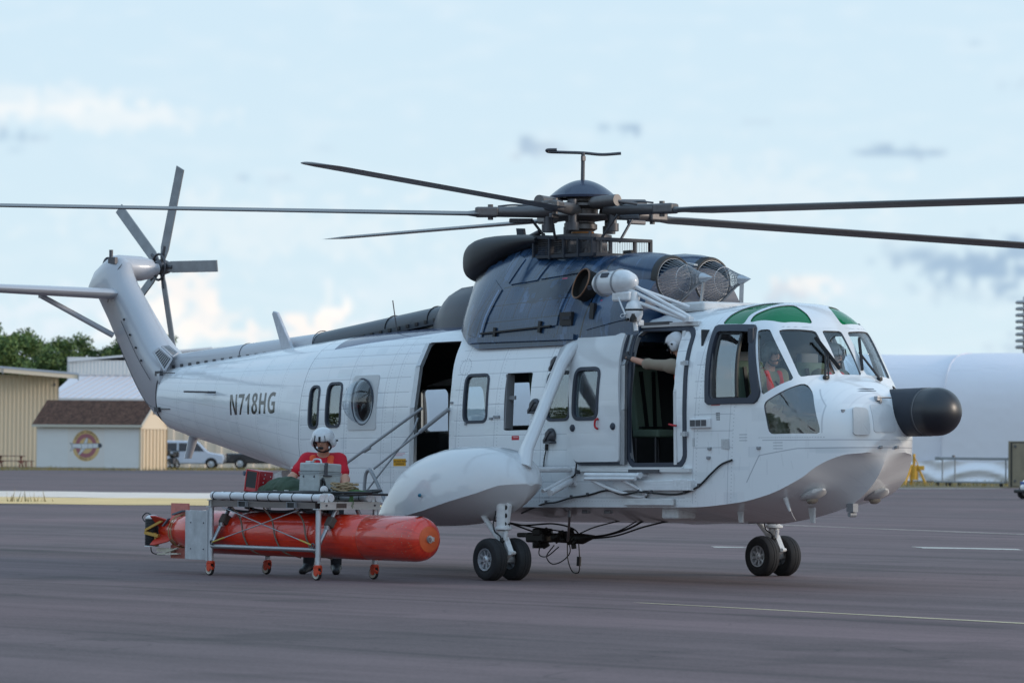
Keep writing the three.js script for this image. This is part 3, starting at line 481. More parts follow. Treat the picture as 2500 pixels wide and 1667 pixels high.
// ---------------------------------------------------------------- helicopter: engine cowling
const soot = (x, y) => x < -1.3 && y > 3.72 + 0.3 * (x + 3.0) + 0.22 * (fbm(x * 7, y * 9, 4) - 0.5) + (x > -2.6 ? 0.25 : 0.1);
const cowlMap = canvasTex(1024, 512, (g, W, H) => {          // x -3.7 .. 1.3, y 2.9 .. 4.6
  const at = (x, y) => [(x + 3.7) / 5 * W, (4.6 - y) / 1.7 * H];
  g.fillStyle = '#233c58'; g.fillRect(0, 0, W, H);
  for (let i = 0; i < 900; i++) { const x = rnd() * W, y = rnd() * H, l = 20 + rnd() * 90; g.fillStyle = `rgba(${rnd() < 0.5 ? '124,156,205' : '10,16,30'},${0.03 + 0.09 * rnd()})`; g.fillRect(x, y, 1 + 3 * rnd(), l); }  // worn streaks; the pale blue ones carry painted sky reflection
  for (let px = 0; px < W; px += 2) for (let py = 0; py < H; py += 2) { const x = px / W * 5 - 3.7, y = 4.6 - py / H * 1.7; if (soot(x, y)) { g.fillStyle = '#0c0f16'; g.fillRect(px, py, 2, 2); } else { const d = Math.hypot((x + 0.7) / 0.9, (y - 3.75) / 0.28), n = fbm(x * 5, y * 8, 3); if (d < 1 && n > 0.35 + 0.4 * d) { g.fillStyle = 'rgba(8,9,12,0.35)'; g.fillRect(px, py, 2, 2); } if (fbm(x * 6 + 30, y * 2 + 5, 4) > 0.68) { g.fillStyle = 'rgba(140,170,215,0.22)'; g.fillRect(px, py, 2, 2); } } }  // near-black is soot; pale blue patches are sky reflection put into the colour
  const line = (pts, s, w) => { g.strokeStyle = s; g.lineWidth = w; g.beginPath(); pts.forEach((p, i) => i ? g.lineTo(...at(...p)) : g.moveTo(...at(...p))); g.stroke(); };
  line([[-1.9, 3.74], [-1.2, 3.8], [-0.4, 3.86]], '#05070c', 5); line([[-2.0, 3.5], [-0.4, 3.56]], '#0d1320', 3); line([[-2.1, 3.28], [-0.4, 3.33]], '#0d1320', 3); line([[0.1, 4.2], [0.12, 3.7], [-0.02, 3.0]], '#05070c', 5); line([[-0.4, 3.86], [-0.42, 3.4], [-0.5, 3.05]], '#0d1320', 3); for (let k = 0; k < 5; k++) line([[-1.75 + k * 0.3, 3.32], [-1.72 + k * 0.3, 3.74]], 'rgba(8,12,22,0.8)', 2.5); line([[-2.12, 3.1], [-1.98, 3.72]], 'rgba(150,185,235,0.5)', 6); line([[-2.2, 3.1], [-2.06, 3.72]], 'rgba(8,12,22,0.7)', 4);  // seams; the pale blue line is a sky highlight painted on the rear corner
  line([[-2.45, 3.05], [-2.0, 3.9], [-1.95, 4.5]], '#111827', 3); line([[-1.35, 3.85], [-1.2, 4.35], [-1.25, 4.5]], '#05070c', 4); for (const x of [-2.7, -2.3, -1.75, -1.0, -0.7]) line([[x, 3.05], [x + 0.3, 4.4]], 'rgba(10,13,20,0.5)', 1.2);
  for (let i = 0; i < 240; i++) { const k = i % 6, x = -2.3 + (i / 240) * 2, y = 3.1 + k * 0.12; g.fillStyle = 'rgba(6,8,14,0.85)'; g.fillRect(...at(x, y), 2.2, 2.2); }
  g.fillStyle = '#a8355e'; g.fillRect(...at(-0.75, 3.83), 22, 6); g.fillRect(...at(0.28, 3.58), 7, 5); g.fillRect(...at(0.28, 3.5), 8, 5);
  g.strokeStyle = '#c8cbd0'; g.lineWidth = 3; g.beginPath(); g.arc(...at(0.8, 3.28), 7, 0, TAU); g.stroke();
});
const sheetUV = (g, x0, x1, y0, y1) => { g = plain(g); const p = g.attributes.position, uv = g.attributes.uv; for (let i = 0; i < p.count; i++) uv.setXY(i, (p.getX(i) - x0) / (x1 - x0), (p.getY(i) - y0) / (y1 - y0)); return g; };
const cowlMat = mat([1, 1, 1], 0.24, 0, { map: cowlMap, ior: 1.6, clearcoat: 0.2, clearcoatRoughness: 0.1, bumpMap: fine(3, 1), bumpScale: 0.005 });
{
  const top = curve([[-3.6, 3.95], [-3.4, 4.0], [-2.8, 4.1], [-2.4, 4.25], [-1.9, 4.36], [-1.62, 4.36], [-1.5, 4.18], [-0.9, 4.14], [0, 4.1], [0.7, 4.0], [1.05, 3.9]]);
  const base = curve([[-3.6, 4.0], [-3.5, 3.92], [-3.35, 3.8], [-3.22, 3.4], [-2.9, 3.25], [-2.6, 3.13], [-2.35, 3.0], [-2.1, 2.95], [1.05, 2.95]]);
  const reach = curve([[3.0, 1.06], [3.5, 1.0], [3.9, 1.06], [4.15, 1.38], [4.5, 1.42]]), girth = curve([[3.0, 0.985], [3.3, 0.95], [3.6, 0.85], [3.95, 0.7], [4.25, 0.58], [4.5, 0.5]]);
  const wide = (x, y) => { const a = x < -2.2 ? Math.sqrt(Math.max(0, 1 - Math.pow((-2.2 - x) / reach(y), 2))) : x > 0.6 ? 1 - 0.1 * Math.pow((x - 0.6) / 0.45, 2) : 1; return a * girth(y); };
  const secs = []; for (const x of [-3.6, -3.58, -3.54, -3.48, -3.4, -3.3, -3.15, -3, -2.8, -2.6, -2.4, -2.2, -2, -1.8, -1.66, -1.58, -1.5, -1.3, -1.1, -0.8, -0.5, -0.2, 0.1, 0.4, 0.7, 0.9, 1.05]) {
    const yt = top(x), yb = base(x), s = [], n = 14;
    for (let i = 0; i <= n; i++) { const a = i / n * Math.PI / 2, y = yb + (yt - yb) * Math.pow(Math.sin(a), 0.8), z = wide(x, y) * Math.pow(Math.cos(a), 0.42); s.push([x, y, i === n ? 0 : z]); }
    secs.push([...s, ...s.slice(0, n).reverse().map(([p, q, r]) => [p, q, -r])]);
  }
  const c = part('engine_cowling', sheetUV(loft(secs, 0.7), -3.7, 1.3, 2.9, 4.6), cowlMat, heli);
  {
    const ht = curve([[-3.6, 4.14], [-3.5, 4.34], [-3.3, 4.445], [-3.1, 4.48], [-2.77, 4.495], [-2, 4.47], [-1.55, 4.425]]), hl = curve([[-3.6, 4.12], [-3.5, 3.98], [-3.38, 3.92], [-3.2, 3.88], [-2.8, 3.93], [-2.5, 4.08], [-1.9, 4.25], [-1.55, 4.3]]), hs = [];
    for (const x of [-3.6, -3.595, -3.57, -3.53, -3.47, -3.4, -3.3, -3.15, -2.95, -2.7, -2.4, -2.1, -1.8, -1.55]) { const w = 0.53 * Math.pow(clamp((x + 3.605) / 0.75, 0, 1), 0.4), m = (ht(x) + hl(x)) / 2, h = (ht(x) - hl(x)) / 2; hs.push(ellipse(32, (a) => [x, m + h * Math.sign(Math.sin(a)) * Math.pow(Math.abs(Math.sin(a)), 0.72), w * Math.sign(Math.cos(a)) * Math.pow(Math.abs(Math.cos(a)), 0.6)])); }
    part('cowling_hood', loft(hs, 0.8), mat([0.009, 0.011, 0.017], 0.55, 0, { map: grime, bumpMap: fine(6, 1), bumpScale: 0.008 }), c);
  }
  const sideZ = (x, y) => { const yt = top(x), yb = base(x), s = Math.pow(clamp((y - yb) / (yt - yb), 0, 1), 1.25); return wide(x, y) * Math.pow(Math.max(0, 1 - s * s), 0.21); };
  const panel = (name, q, h, s = 1) => {                    // a sheet lying on the flank, corners [x, y] from lower left round
    const nx = 14, ny = 9, pos = [], idx = [], at = (u, v, d) => { const x = lerp(lerp(q[0][0], q[1][0], u), lerp(q[3][0], q[2][0], u), v), y = lerp(lerp(q[0][1], q[1][1], u), lerp(q[3][1], q[2][1], u), v), z = sideZ(x, y) + d; pos.push(x, y + d * 0.4, s * z); };
    for (let i = 0; i <= nx; i++) for (let j = 0; j <= ny; j++) at(clamp((i - 1) / (nx - 2), 0, 1), clamp((j - 1) / (ny - 2), 0, 1), i === 0 || j === 0 || i === nx || j === ny ? -0.02 : h);
    for (let i = 0; i < nx; i++) for (let j = 0; j < ny; j++) { const a = i * (ny + 1) + j, b = a + ny + 1; if (s > 0) idx.push(a, b, a + 1, b, b + 1, a + 1); else idx.push(a, a + 1, b, b, a + 1, b + 1); }
    const g = new THREE.BufferGeometry(); g.setAttribute('position', new THREE.Float32BufferAttribute(pos, 3)); g.setIndex(idx);
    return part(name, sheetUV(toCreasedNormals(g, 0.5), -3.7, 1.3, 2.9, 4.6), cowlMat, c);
  };
  for (const s of [1, -1]) {
    panel('cowling_panel', [[-2.0, 3.14], [-0.5, 3.2], [-0.46, 3.84], [-1.84, 3.73]], 0.016, s); panel('cowling_panel', [[-1.78, 3.78], [-1.28, 3.82], [-1.22, 4.14], [-1.66, 4.12]], 0.014, s); panel('cowling_panel', [[-1.22, 3.83], [-0.48, 3.88], [-0.5, 4.06], [-1.16, 4.1]], 0.012, s);
    panel('cowling_panel', [[0.12, 3.12], [0.95, 3.24], [0.95, 3.62], [0.16, 3.62]], 0.014, s); panel('cowling_panel', [[-2.42, 3.14], [-2.08, 3.08], [-1.92, 3.72], [-2.18, 3.86]], 0.014, s); panel('cowling_panel', [[-2.12, 3.92], [-1.84, 3.8], [-1.74, 4.12], [-1.98, 4.2]], 0.012, s);
    panel('cowling_flange', [[-2.36, 3.02], [-0.1, 3.0], [-0.1, 3.07], [-2.34, 3.09]], 0.035, s);
  }
  part('hinge', [bar([-2.1, 3.15, 0.99], [-0.6, 3.2, 0.99], 0.025, 0.02), bar([-1.78, 3.22, 0.985], [-1.8, 3.08, 0.99], 0.05, 0.03, [0, 0, 1]), bar([-0.82, 3.27, 0.985], [-0.84, 3.12, 0.99], 0.05, 0.03, [0, 0, 1])], M.black, c);
  part('vent', [box(0.24, 0.17, 0.05, -0.3, 3.28, 0.96), ], M.black, c); part('vent', box(0.08, 0.2, 0.05, 0.22, 3.36, 0.95, 0, 0, -0.12), M.black, c); part('vent', box(0.16, 0.14, 0.05, 1.0, 3.36, 0.9), M.black, c);
  part('vent_louvre', box(0.16, 0.04, 0.06, -0.28, 3.29, 0.965), M.navyDull, c);
  // exhausts
  for (const s of [1, -1]) { const e = part('exhaust', sideways(lathe([[0.16, -0.3], [0.2, -0.1], [0.205, 0.03], [0.19, 0.035], [0.185, -0.05], [0, -0.06]], 32, 'z').rotateX(-0.35).rotateY(-0.2), s).translate(-0.08, 3.71, s * 0.875), mat([0.008, 0.007, 0.006], 0.9), c); part('exhaust_rim', sideways(new THREE.TorusGeometry(0.198, 0.012, 8, 40).translate(0, 0, 0.03).rotateX(-0.35).rotateY(-0.2), s).translate(-0.08, 3.71, s * 0.875), mat([0.2, 0.11, 0.07], 0.4, 0.8), e); }
  // two engine nacelles with wire cone screens
  for (const s of [1, -1]) {
    const prof = [[0.05, -1.3], [0.2, -1.15], [0.32, -0.85], [0.375, -0.5], [0.375, -0.2], [0.345, 0.1], [0.315, 0.25]];
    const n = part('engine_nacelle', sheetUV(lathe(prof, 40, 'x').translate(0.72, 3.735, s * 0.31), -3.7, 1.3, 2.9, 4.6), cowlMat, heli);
    const wires = []; for (let i = 0; i < 34; i++) { const a = i / 34 * TAU, b = a + 0.8; for (const t of [a]) wires.push(rod([1.04, 0.262 * Math.cos(t), 0.262 * Math.sin(t)], [1.62, 0.055 * Math.cos(b), 0.055 * Math.sin(b)], 0.0026, 0.0026, 4), rod([1.04, 0.262 * Math.cos(t), 0.262 * Math.sin(t)], [1.62, 0.055 * Math.cos(t - 0.8), 0.055 * Math.sin(t - 0.8)], 0.0026, 0.0026, 4)); }
    part('inlet_lip', lathe([[0.314, 0.24], [0.31, 0.3], [0.295, 0.335], [0.275, 0.34], [0.256, 0.31], [0.245, 0.1], [0.2, 0.04], [0, 0.03]], 48, 'x').translate(0.72, 3.735, s * 0.31), mat([0.02, 0.018, 0.018], 0.5), n);
    part('inlet_screen', join(wires).translate(0, 3.735, s * 0.31), M.steel, n).userData.kind = 'stuff';
    part('inlet_ring', [new THREE.TorusGeometry(0.264, 0.006, 8, 48).rotateY(Math.PI / 2).translate(1.045, 3.735, s * 0.31), new THREE.TorusGeometry(0.17, 0.004, 6, 40).rotateY(Math.PI / 2).translate(1.29, 3.735, s * 0.31)], M.alu, n);
    part('inlet_cone', lathe([[0.062, 0], [0.06, 0.02], [0, 0.2]], 24, 'x').translate(1.6, 3.735, s * 0.31), M.alu, n);
    part('inlet_spinner', lathe([[0.2, -0.05], [0.14, 0.1], [0.07, 0.2], [0, 0.24]], 24, 'x').translate(0.78, 3.735, s * 0.31), mat([0.12, 0.1, 0.1], 0.5, 0.5), n);
    part('inlet_brace', [bar([1.62, 3.68, s * 0.31], [1.58, 3.36, s * 0.33], 0.05, 0.02), bar([1.57, 3.69, s * 0.31], [1.18, 3.46, s * 0.33], 0.03, 0.02), bar([1.6, 3.42, s * 0.33], [1.2, 3.42, s * 0.33], 0.02, 0.02)], M.steel, n);
  }
  part('nacelle_strip', sheetUV(bar([0.2, 4.08, 0.02], [1.1, 3.93, 0.0], 0.06, 0.02), 0, 1, 0, 1), M.whiteDull, heli);
  part('roof_deck', rbox(0.9, 0.12, 1.1, 0.04, 1.45, 3.37, 0), M.whiteDull, heli);
  // caged transmission deck
  const k = part('transmission_cage', [bar([-1.62, 4.4, 0.46], [-0.36, 4.32, 0.46], 0.05, 0.04), bar([-1.62, 4.14, 0.46], [-0.36, 4.12, 0.46], 0.05, 0.04), bar([-1.62, 4.4, -0.46], [-0.36, 4.32, -0.46], 0.05, 0.04), bar([-0.36, 4.32, -0.46], [-0.36, 4.32, 0.46], 0.05, 0.04), bar([-0.36, 4.12, -0.46], [-0.36, 4.12, 0.46], 0.05, 0.04), ...[-1.62, -1.28, -0.98, -0.68, -0.38].map((x) => bar([x, 4.1, 0.46], [x, 4.4 - (x + 1.62) * 0.064, 0.46], 0.075, 0.03, [1, 0, 0])), box(0.04, 0.22, 0.04, -0.37, 4.22, 0.2), box(0.04, 0.22, 0.04, -0.37, 4.22, -0.2), box(0.04, 0.22, 0.04, -0.37, 4.22, -0.46)], M.navyDull, heli);
  const net = []; for (let x = -1.6; x < -0.38; x += 0.028) net.push(bar([x, 4.12, 0.455], [x, 4.38 - (x + 1.62) * 0.064, 0.455], 0.004, 0.004, [1, 0, 0])); for (let y = 4.15; y < 4.36; y += 0.028) net.push(bar([-1.6, y, 0.455], [-0.38, y, 0.455], 0.004, 0.004)); for (let z = -0.44; z < 0.45; z += 0.028) net.push(bar([-0.36, 4.12, z], [-0.36, 4.32, z], 0.004, 0.004, [1, 0, 0]));
  part('cage_mesh', net, M.darkSteel, k).userData.kind = 'stuff';
  part('gearbox', [lathe([[0.42, 4.0], [0.4, 4.18], [0.26, 4.26], [0.17, 4.36], [0.12, 4.38]], 28).translate(-1.2, 0, 0), rbox(0.2, 0.2, 0.3, 0.04, -0.75, 4.22, 0.15), rod([-0.55, 4.15, 0.3], [-0.55, 4.32, 0.3], 0.08), rbox(0.14, 0.16, 0.14, 0.02, -1.0, 4.25, 0.36)], M.darkSteel, k);
  part('cowling_fin', slab([[-0.06, 0], [0.09, 0], [0.07, 0.09], [-0.08, 0.1]], 0.05).translate(-2.4, 4.48, 0.1), M.navyDull, heli);
  part('lifting_ring', [new THREE.TorusGeometry(0.07, 0.014, 8, 20).translate(-0.75, 4.16, 0.3), box(0.16, 0.04, 0.05, 0.0, 4.14, 0.2)], M.black, heli);
}
// drive shaft cover along the spine and dorsal hump
{
  const cov = (x0, x1, y0, y1, r) => { const s = []; for (let i = 0; i <= 8; i++) { const t = i / 8, x = lerp(x0, x1, t), y = lerp(y0, y1, t), p = [[x, y - 0.26, r * 0.97]]; for (let k = 0; k <= 12; k++) { const a = k / 12 * Math.PI; p.push([x, y - r + r * Math.sin(a), r * Math.cos(a)]); } p.push([x, y - 0.26, -r * 0.97]); s.push(p.reverse()); } return loft(s); };
  const c1 = part('drive_shaft_cover', cov(-11.02, -7.2, 3.17, 3.355, 0.17), M.boom, heli), c2 = part('drive_shaft_cover', cov(-7.17, -3.7, 3.365, 3.68, 0.185), mat([0.034, 0.052, 0.075], 0.45, 0, { map: grime, clearcoat: 0.3 }), heli);
  part('cover_seam', [[-9.1, 3.262, 0.172], [-7.18, 3.362, 0.19]].map(([x, y, r]) => new THREE.TorusGeometry(r, 0.007, 6, 24, Math.PI).rotateY(Math.PI / 2).translate(x, y - 0.17, 0)), M.darkSteel, c1);
  part('cover_seam', [[-5.4, 3.53], [-4.4, 3.62]].map(([x, y]) => new THREE.TorusGeometry(0.189, 0.007, 6, 24, Math.PI).rotateY(Math.PI / 2).translate(x, y - 0.185, 0)), M.black, c2);
  const clip = (x0, x1, y0, y1, r, n) => Array.from({ length: n }, (_, i) => { const t = (i + 0.5) / n; return rbox(0.07, 0.05, 0.02, 0.008, lerp(x0, x1, t), lerp(y0, y1, t) - r - 0.035, r + 0.004); });
  part('cover_latch', clip(-11, -7.2, 3.17, 3.355, 0.17, 17), M.darkSteel, c1); part('cover_latch', clip(-7.1, -3.9, 3.365, 3.68, 0.185, 15), M.black, c2);
  const hump = []; for (const [x, y, w] of [[-4.4, 3.4, 0.12], [-4.25, 3.52, 0.22], [-4.1, 3.66, 0.3], [-3.9, 3.8, 0.38], [-3.7, 3.86, 0.44], [-3.3, 3.88, 0.5], [-3.0, 3.88, 0.5]]) { const p = []; for (let k = 0; k <= 12; k++) { const a = k / 12 * Math.PI; p.push([x, 3.12 + (y - 3.12) * Math.pow(Math.sin(a), 0.7), w * Math.cos(a)]); } hump.push(p.reverse()); }
  part('dorsal_fairing', loft(hump), mat([0.022, 0.034, 0.058], 0.35, 0, { map: grime }), heli);
  part('blade_antenna', slab([[0.13, -0.12], [0.4, -0.12], [0.0, 0.42], [-0.1, 0.44], [-0.13, 0.4]], 0.05, 0.015).translate(-7.95, 3.25, 0.26), M.boom, heli);
  part('whip_antenna', rod([-4.95, 3.3, 0.3], [-5.02, 3.72, 0.32], 0.008), M.darkSteel, heli);
}
// ---------------------------------------------------------------- helicopter: tail
{
  const st = [[-10.98, 3.16, -11.0, 2.0, 0.37], [-11.15, 3.2, -11.25, 2.1, 0.35], [-11.35, 3.34, -11.65, 2.28, 0.31], [-11.55, 3.5, -11.98, 2.53, 0.28], [-11.85, 3.8, -12.3, 2.86, 0.25], [-12.15, 4.1, -12.68, 3.33, 0.23], [-12.38, 4.34, -13.0, 3.74, 0.215], [-12.46, 4.46, -13.3, 4.08, 0.21], [-12.5, 4.6, -13.62, 4.28, 0.2], [-12.6, 4.68, -13.45, 4.5, 0.16], [-12.75, 4.715, -13.15, 4.66, 0.08]];
  const sec = ([fx, fy, rx, ry, w]) => { const p = []; for (let k = 0; k < 28; k++) { const a = k / 28 * TAU, t = (1 - Math.cos(a)) / 2, th = w * (t < 0.3 ? Math.sqrt(1 - Math.pow(1 - t / 0.3, 2)) : 1 - 0.86 * Math.pow((t - 0.3) / 0.7, 1.4)); p.push([lerp(fx, rx, t), lerp(fy, ry, t), (a < Math.PI ? 1 : -1) * Math.max(0.012, th)]); } return p; };
  const py = part('tail_pylon', loft(st.map(sec), 0.7), M.boom, heli);
  part('hinge', [box(0.14, 0.07, 0.06, -11.05, 2.87, 0.33), box(0.12, 0.07, 0.06, -11.0, 2.33, 0.38), bar([-10.9, 2.87, 0.36], [-10.5, 2.86, 0.4], 0.014, 0.014), bar([-10.95, 2.34, 0.385], [-10.6, 2.33, 0.41], 0.014, 0.014)], M.darkSteel, heli);
  part('hinge_seam', wire([[-11.06, 3.0, 0.2], [-11.06, 2.75, 0.35], [-11.06, 2.5, 0.375], [-11.06, 2.25, 0.33], [-11.06, 2.06, 0.12]], 0.008), M.black, heli);
  // louvred grille at the foot of the pylon
  for (const q of [[[-11.19, 3.19, 0.34], [-11.12, 3.25, 0.28], [-10.8, 3.08, 0.26], [-10.83, 2.9, 0.37]], [[-11.1, 3.275, 0.25], [-11.02, 3.285, 0.17], [-10.84, 3.175, 0.13], [-10.84, 3.115, 0.22]]]) {
    const f = (u, v) => mix3(mix3(q[0], q[3], u), mix3(q[1], q[2], u), v), pos = [...q[0], ...q[3], ...q[2], ...q[0], ...q[2], ...q[1]], gg = new THREE.BufferGeometry(); gg.setAttribute('position', new THREE.Float32BufferAttribute(pos, 3)); gg.computeVertexNormals();
    const gr = part('pylon_grille', gg, M.black, py); for (let i = 0; i < 9; i++) part('grille_slat', bar(f((i + 0.5) / 9, 0), f((i + 0.5) / 9, 1), 0.01, 0.012), M.alu, gr);
    part('grille_frame', [[0, 1], [1, 2], [2, 3], [3, 0]].map(([a, b]) => bar(q[a], q[b], 0.022, 0.022)), M.boom, gr);
  }
  part('pylon_seam', [wire([[-12.75, 4.0, 0.2], [-12.62, 4.4, 0.17], [-12.5, 4.58, 0.1]], 0.006), wire([[-12.3, 3.7, 0.235], [-11.7, 3.1, 0.29], [-11.3, 2.78, 0.33]], 0.006), wire([[-12.62, 3.4, 0.1], [-12.0, 2.72, 0.14], [-11.5, 2.42, 0.24], [-11.1, 2.36, 0.33]], 0.007)], M.darkSteel, py);
  for (const p of [[-12.2, 3.72, 0.242], [-12.0, 3.48, 0.26], [-11.8, 3.28, 0.28], [-11.62, 3.08, 0.295]]) part('screw', new THREE.SphereGeometry(0.018, 8, 6).translate(...p), M.black, py);
  part('tail_gearbox', [lathe([[0.16, -0.1], [0.2, 0.1], [0.19, 0.5], [0.15, 0.68], [0.1, 0.7], [0.09, 0.8]], 28, 'z').rotateY(Math.PI).translate(-13.06, 4.56, -0.08), ], M.boom, heli);
  part('tail_beacon', [rod([-12.9, 4.7, 0.05], [-12.9, 4.82, 0.05], 0.03), box(0.2, 0.1, 0.05, -12.7, 4.64, 0.14)], M.darkSteel, heli);
  // horizontal stabilizer on the near side with its brace
  const sb = []; for (const [z, le, te, th, y] of [[0.05, -12.42, -13.25, 0.085, 4.13], [0.25, -12.44, -13.25, 0.085, 4.13], [1.5, -12.56, -13.2, 0.075, 4.15], [2.85, -12.7, -13.15, 0.06, 4.17], [2.95, -12.78, -13.1, 0.03, 4.17]]) sb.push(ellipse(20, (a) => { const t = (1 - Math.cos(a)) / 2; return [lerp(le, te, t), y + Math.sign(Math.sin(a)) * th * (t < 0.3 ? Math.sqrt(1 - Math.pow(1 - t / 0.3, 2)) : 1 - 0.9 * (t - 0.3) / 0.7) , z]; }).reverse());
  const stz = part('stabilizer', loft(sb, 0.7), M.boom, heli);
  part('stabilizer_brace', [rod([-13.0, 4.08, 1.22], [-12.72, 3.5, 0.12], 0.04, 0.045), box(0.1, 0.06, 0.05, -13.0, 4.08, 1.22)], M.boom, stz);
  // fittings below the boom
  part('tail_skid', [slab([[-0.18, 0.22], [0.16, 0.14], [0.05, 0.02], [-0.1, 0.02]], 0.12, 0.02).translate(-10.6, 1.92, 0), loft([[2.0, 0.075, 0], [1.8, 0.065, -0.1], [1.6, 0.05, -0.2]].map(([y, r, dx]) => ellipse(16, (a) => [-10.56 + dx + r * 1.2 * Math.cos(a), y, r * Math.sin(a)])))], M.boom, heli);
  part('pitot_tube', [rod([-9.72, 2.565, 0.72], [-8.95, 2.54, 0.8], 0.014), rod([-9.35, 2.55, 0.76], [-9.35, 2.55, 0.56], 0.012), rod([-9.0, 2.54, 0.79], [-9.0, 2.54, 0.62], 0.016)], M.darkSteel, heli);
  part('flare_box', rbox(0.2, 0.24, 0.16, 0.015, -8.05, 1.27, 0.1, 0, 0, 0.25), M.whiteDull, heli);
  const tr = part('tail_rotor', [lathe([[0, -0.16], [0.09, -0.14], [0.12, -0.05], [0.12, 0.06], [0.07, 0.1]], 24, 'z').translate(-13.1, 4.6, -0.98), new THREE.TorusGeometry(0.2, 0.02, 8, 32).translate(-13.1, 4.6, -0.93)], M.darkSteel, heli);
  for (let i = 0; i < 5; i++) {
    const a = R(70 + 72 * i), bl = slab([[0.12, -0.05], [0.3, -0.09], [1.6, -0.09], [1.62, 0.09], [0.3, 0.09], [0.12, 0.05]], 0.024, 0.008).rotateX(0.18).rotateZ(a).translate(-13.1, 4.6, -0.98); const b = part('tail_rotor_blade', bl, mat([0.3, 0.31, 0.32], 0.5, 0, { map: grime }), tr);
    part('blade_cuff', rod([-13.1 + 0.08 * Math.cos(a), 4.6 + 0.08 * Math.sin(a), -0.98], [-13.1 + 0.34 * Math.cos(a), 4.6 + 0.34 * Math.sin(a), -0.98], 0.04, 0.03), M.darkSteel, b);
  }
}
// ---------------------------------------------------------------- helicopter: main rotor
{
  const H = [-1.2, 4.7, 0], A = [55, -20, -92, 124, 196], flap = [-0.14, -0.12, -0.08, 0.12, 0.3];
  const rot = part('rotor_hub', [lathe([[0.13, -0.32], [0.16, -0.1], [0.36, -0.07], [0.4, -0.04], [0.4, -0.02], [0.2, 0.0], [0.2, 0.06], [0.38, 0.09], [0.38, 0.12], [0.2, 0.16], [0.2, 0.25]], 40).translate(...H)], M.sleeve, heli);
  part('rotor_mast', [rod([-1.2, 4.28, 0], [-1.2, 4.6, 0], 0.12), lathe([[0.14, 0], [0.19, 0.03], [0.19, 0.09], [0.14, 0.12]], 28).translate(-1.2, 4.47, 0)], M.sleeve, rot); part('mast_collar', lathe([[0.128, 0], [0.15, 0.01], [0.15, 0.1], [0.128, 0.11]], 28).translate(-1.2, 4.36, 0), M.amber, rot);
  const dome = [[0.425, -0.03], [0.43, 0]]; for (let i = 1; i <= 12; i++) { const r = 1 - i / 12; dome.push([0.43 * r, 0.215 * (1 - Math.pow(r, 1.9))]); }
  part('hub_cap', lathe([[0.3, -0.035], ...dome], 48).translate(-1.2, 4.93, 0), M.navy, rot);
  part('hub_antenna', [rod([-1.2, 5.1, 0], [-1.19, 5.5, 0], 0.026), wire([[-0.9, 5.49, -0.4], [-1.05, 5.475, -0.2], [-1.19, 5.495, 0], [-1.36, 5.505, 0.2], [-1.48, 5.515, 0.36], [-1.44, 5.53, 0.4], [-1.36, 5.535, 0.3]], 0.02), box(0.04, 0.06, 0.05, -1.16, 5.42, 0.02)], M.darkSteel, rot);
  A.forEach((deg, i) => {
    const a = R(deg), s = [], fl = flap[i];
    for (const [r, c, th] of [[1.35, 0.16, 0.05], [1.5, 0.34, 0.03], [1.75, 0.46, 0.03], [4, 0.46, 0.027], [7, 0.46, 0.026], [9.6, 0.46, 0.024], [9.85, 0.44, 0.02], [9.9, 0.36, 0.008]]) s.push(ellipse(22, (t) => { const u = (1 - Math.cos(t)) / 2, q = (u < 0.28 ? Math.sqrt(1 - Math.pow(1 - u / 0.28, 2)) : 1 - 0.97 * (u - 0.28) / 0.72), zz = c * (0.3 - u), yy = Math.sign(Math.sin(t)) * th * q; return [r, fl * (r - 1.3) / 8.6 + yy + zz * 0.1, zz]; }).reverse());
    const put = (geo) => geo.rotateY(-a).translate(...H);
    const b = part('rotor_blade', put(loft(s, 0.7)), M.blade, rot);
    part('blade_cuff', [put(rod([0.35, 0.03, 0], [1.4, 0.02, 0], 0.085, 0.06, 20)), put(rbox(0.3, 0.13, 0.2, 0.03, 1.25, 0.02, 0)), put(rod([1.2, -0.08, 0], [1.2, 0.12, 0], 0.035))], M.sleeve, b);
    part('blade_hinge', [put(rod([0.45, -0.15, 0], [0.45, 0.16, 0], 0.06)), put(rod([0.45, -0.24, 0], [0.45, -0.14, 0], 0.085))], M.darkSteel, b); part('pitch_horn', put(rbox(0.3, 0.06, 0.05, 0.015, 0.8, -0.08, 0.14)), M.darkSteel, b); part('blade_wire', put(wire([[1.1, 0.1, 0.05], [0.9, 0.12, 0.08], [0.6, 0.1, 0.06]], 0.012)), M.darkSteel, b);
    part('damper', [put(rod([0.33, 0.12, 0.26], [0.75, 0.13, 0.36], 0.075, 0.075, 20)), put(rod([0.26, 0.12, 0.2], [0.3, 0.12, 0.25], 0.05)), put(rod([0.72, 0.12, 0.35], [0.95, 0.08, 0.2], 0.02))], M.sleeve, rot);
    part('pitch_link', put(rod([0.42, -0.36, 0.24], [0.66, -0.05, 0.22], 0.018)), M.darkSteel, rot);
  });
  part('swashplate', [lathe([[0.2, -0.03], [0.38, -0.02], [0.38, 0.02], [0.2, 0.04]], 36).translate(-1.2, 4.4, 0), rod([-1.6, 4.2, 0.25], [-1.65, 4.46, 0.3], 0.02), rod([-0.75, 4.16, 0.3], [-0.72, 4.44, 0.25], 0.022), rod([-1.7, 4.48, 0.32], [-1.9, 4.4, 0.38], 0.035)], M.darkSteel, rot);
}
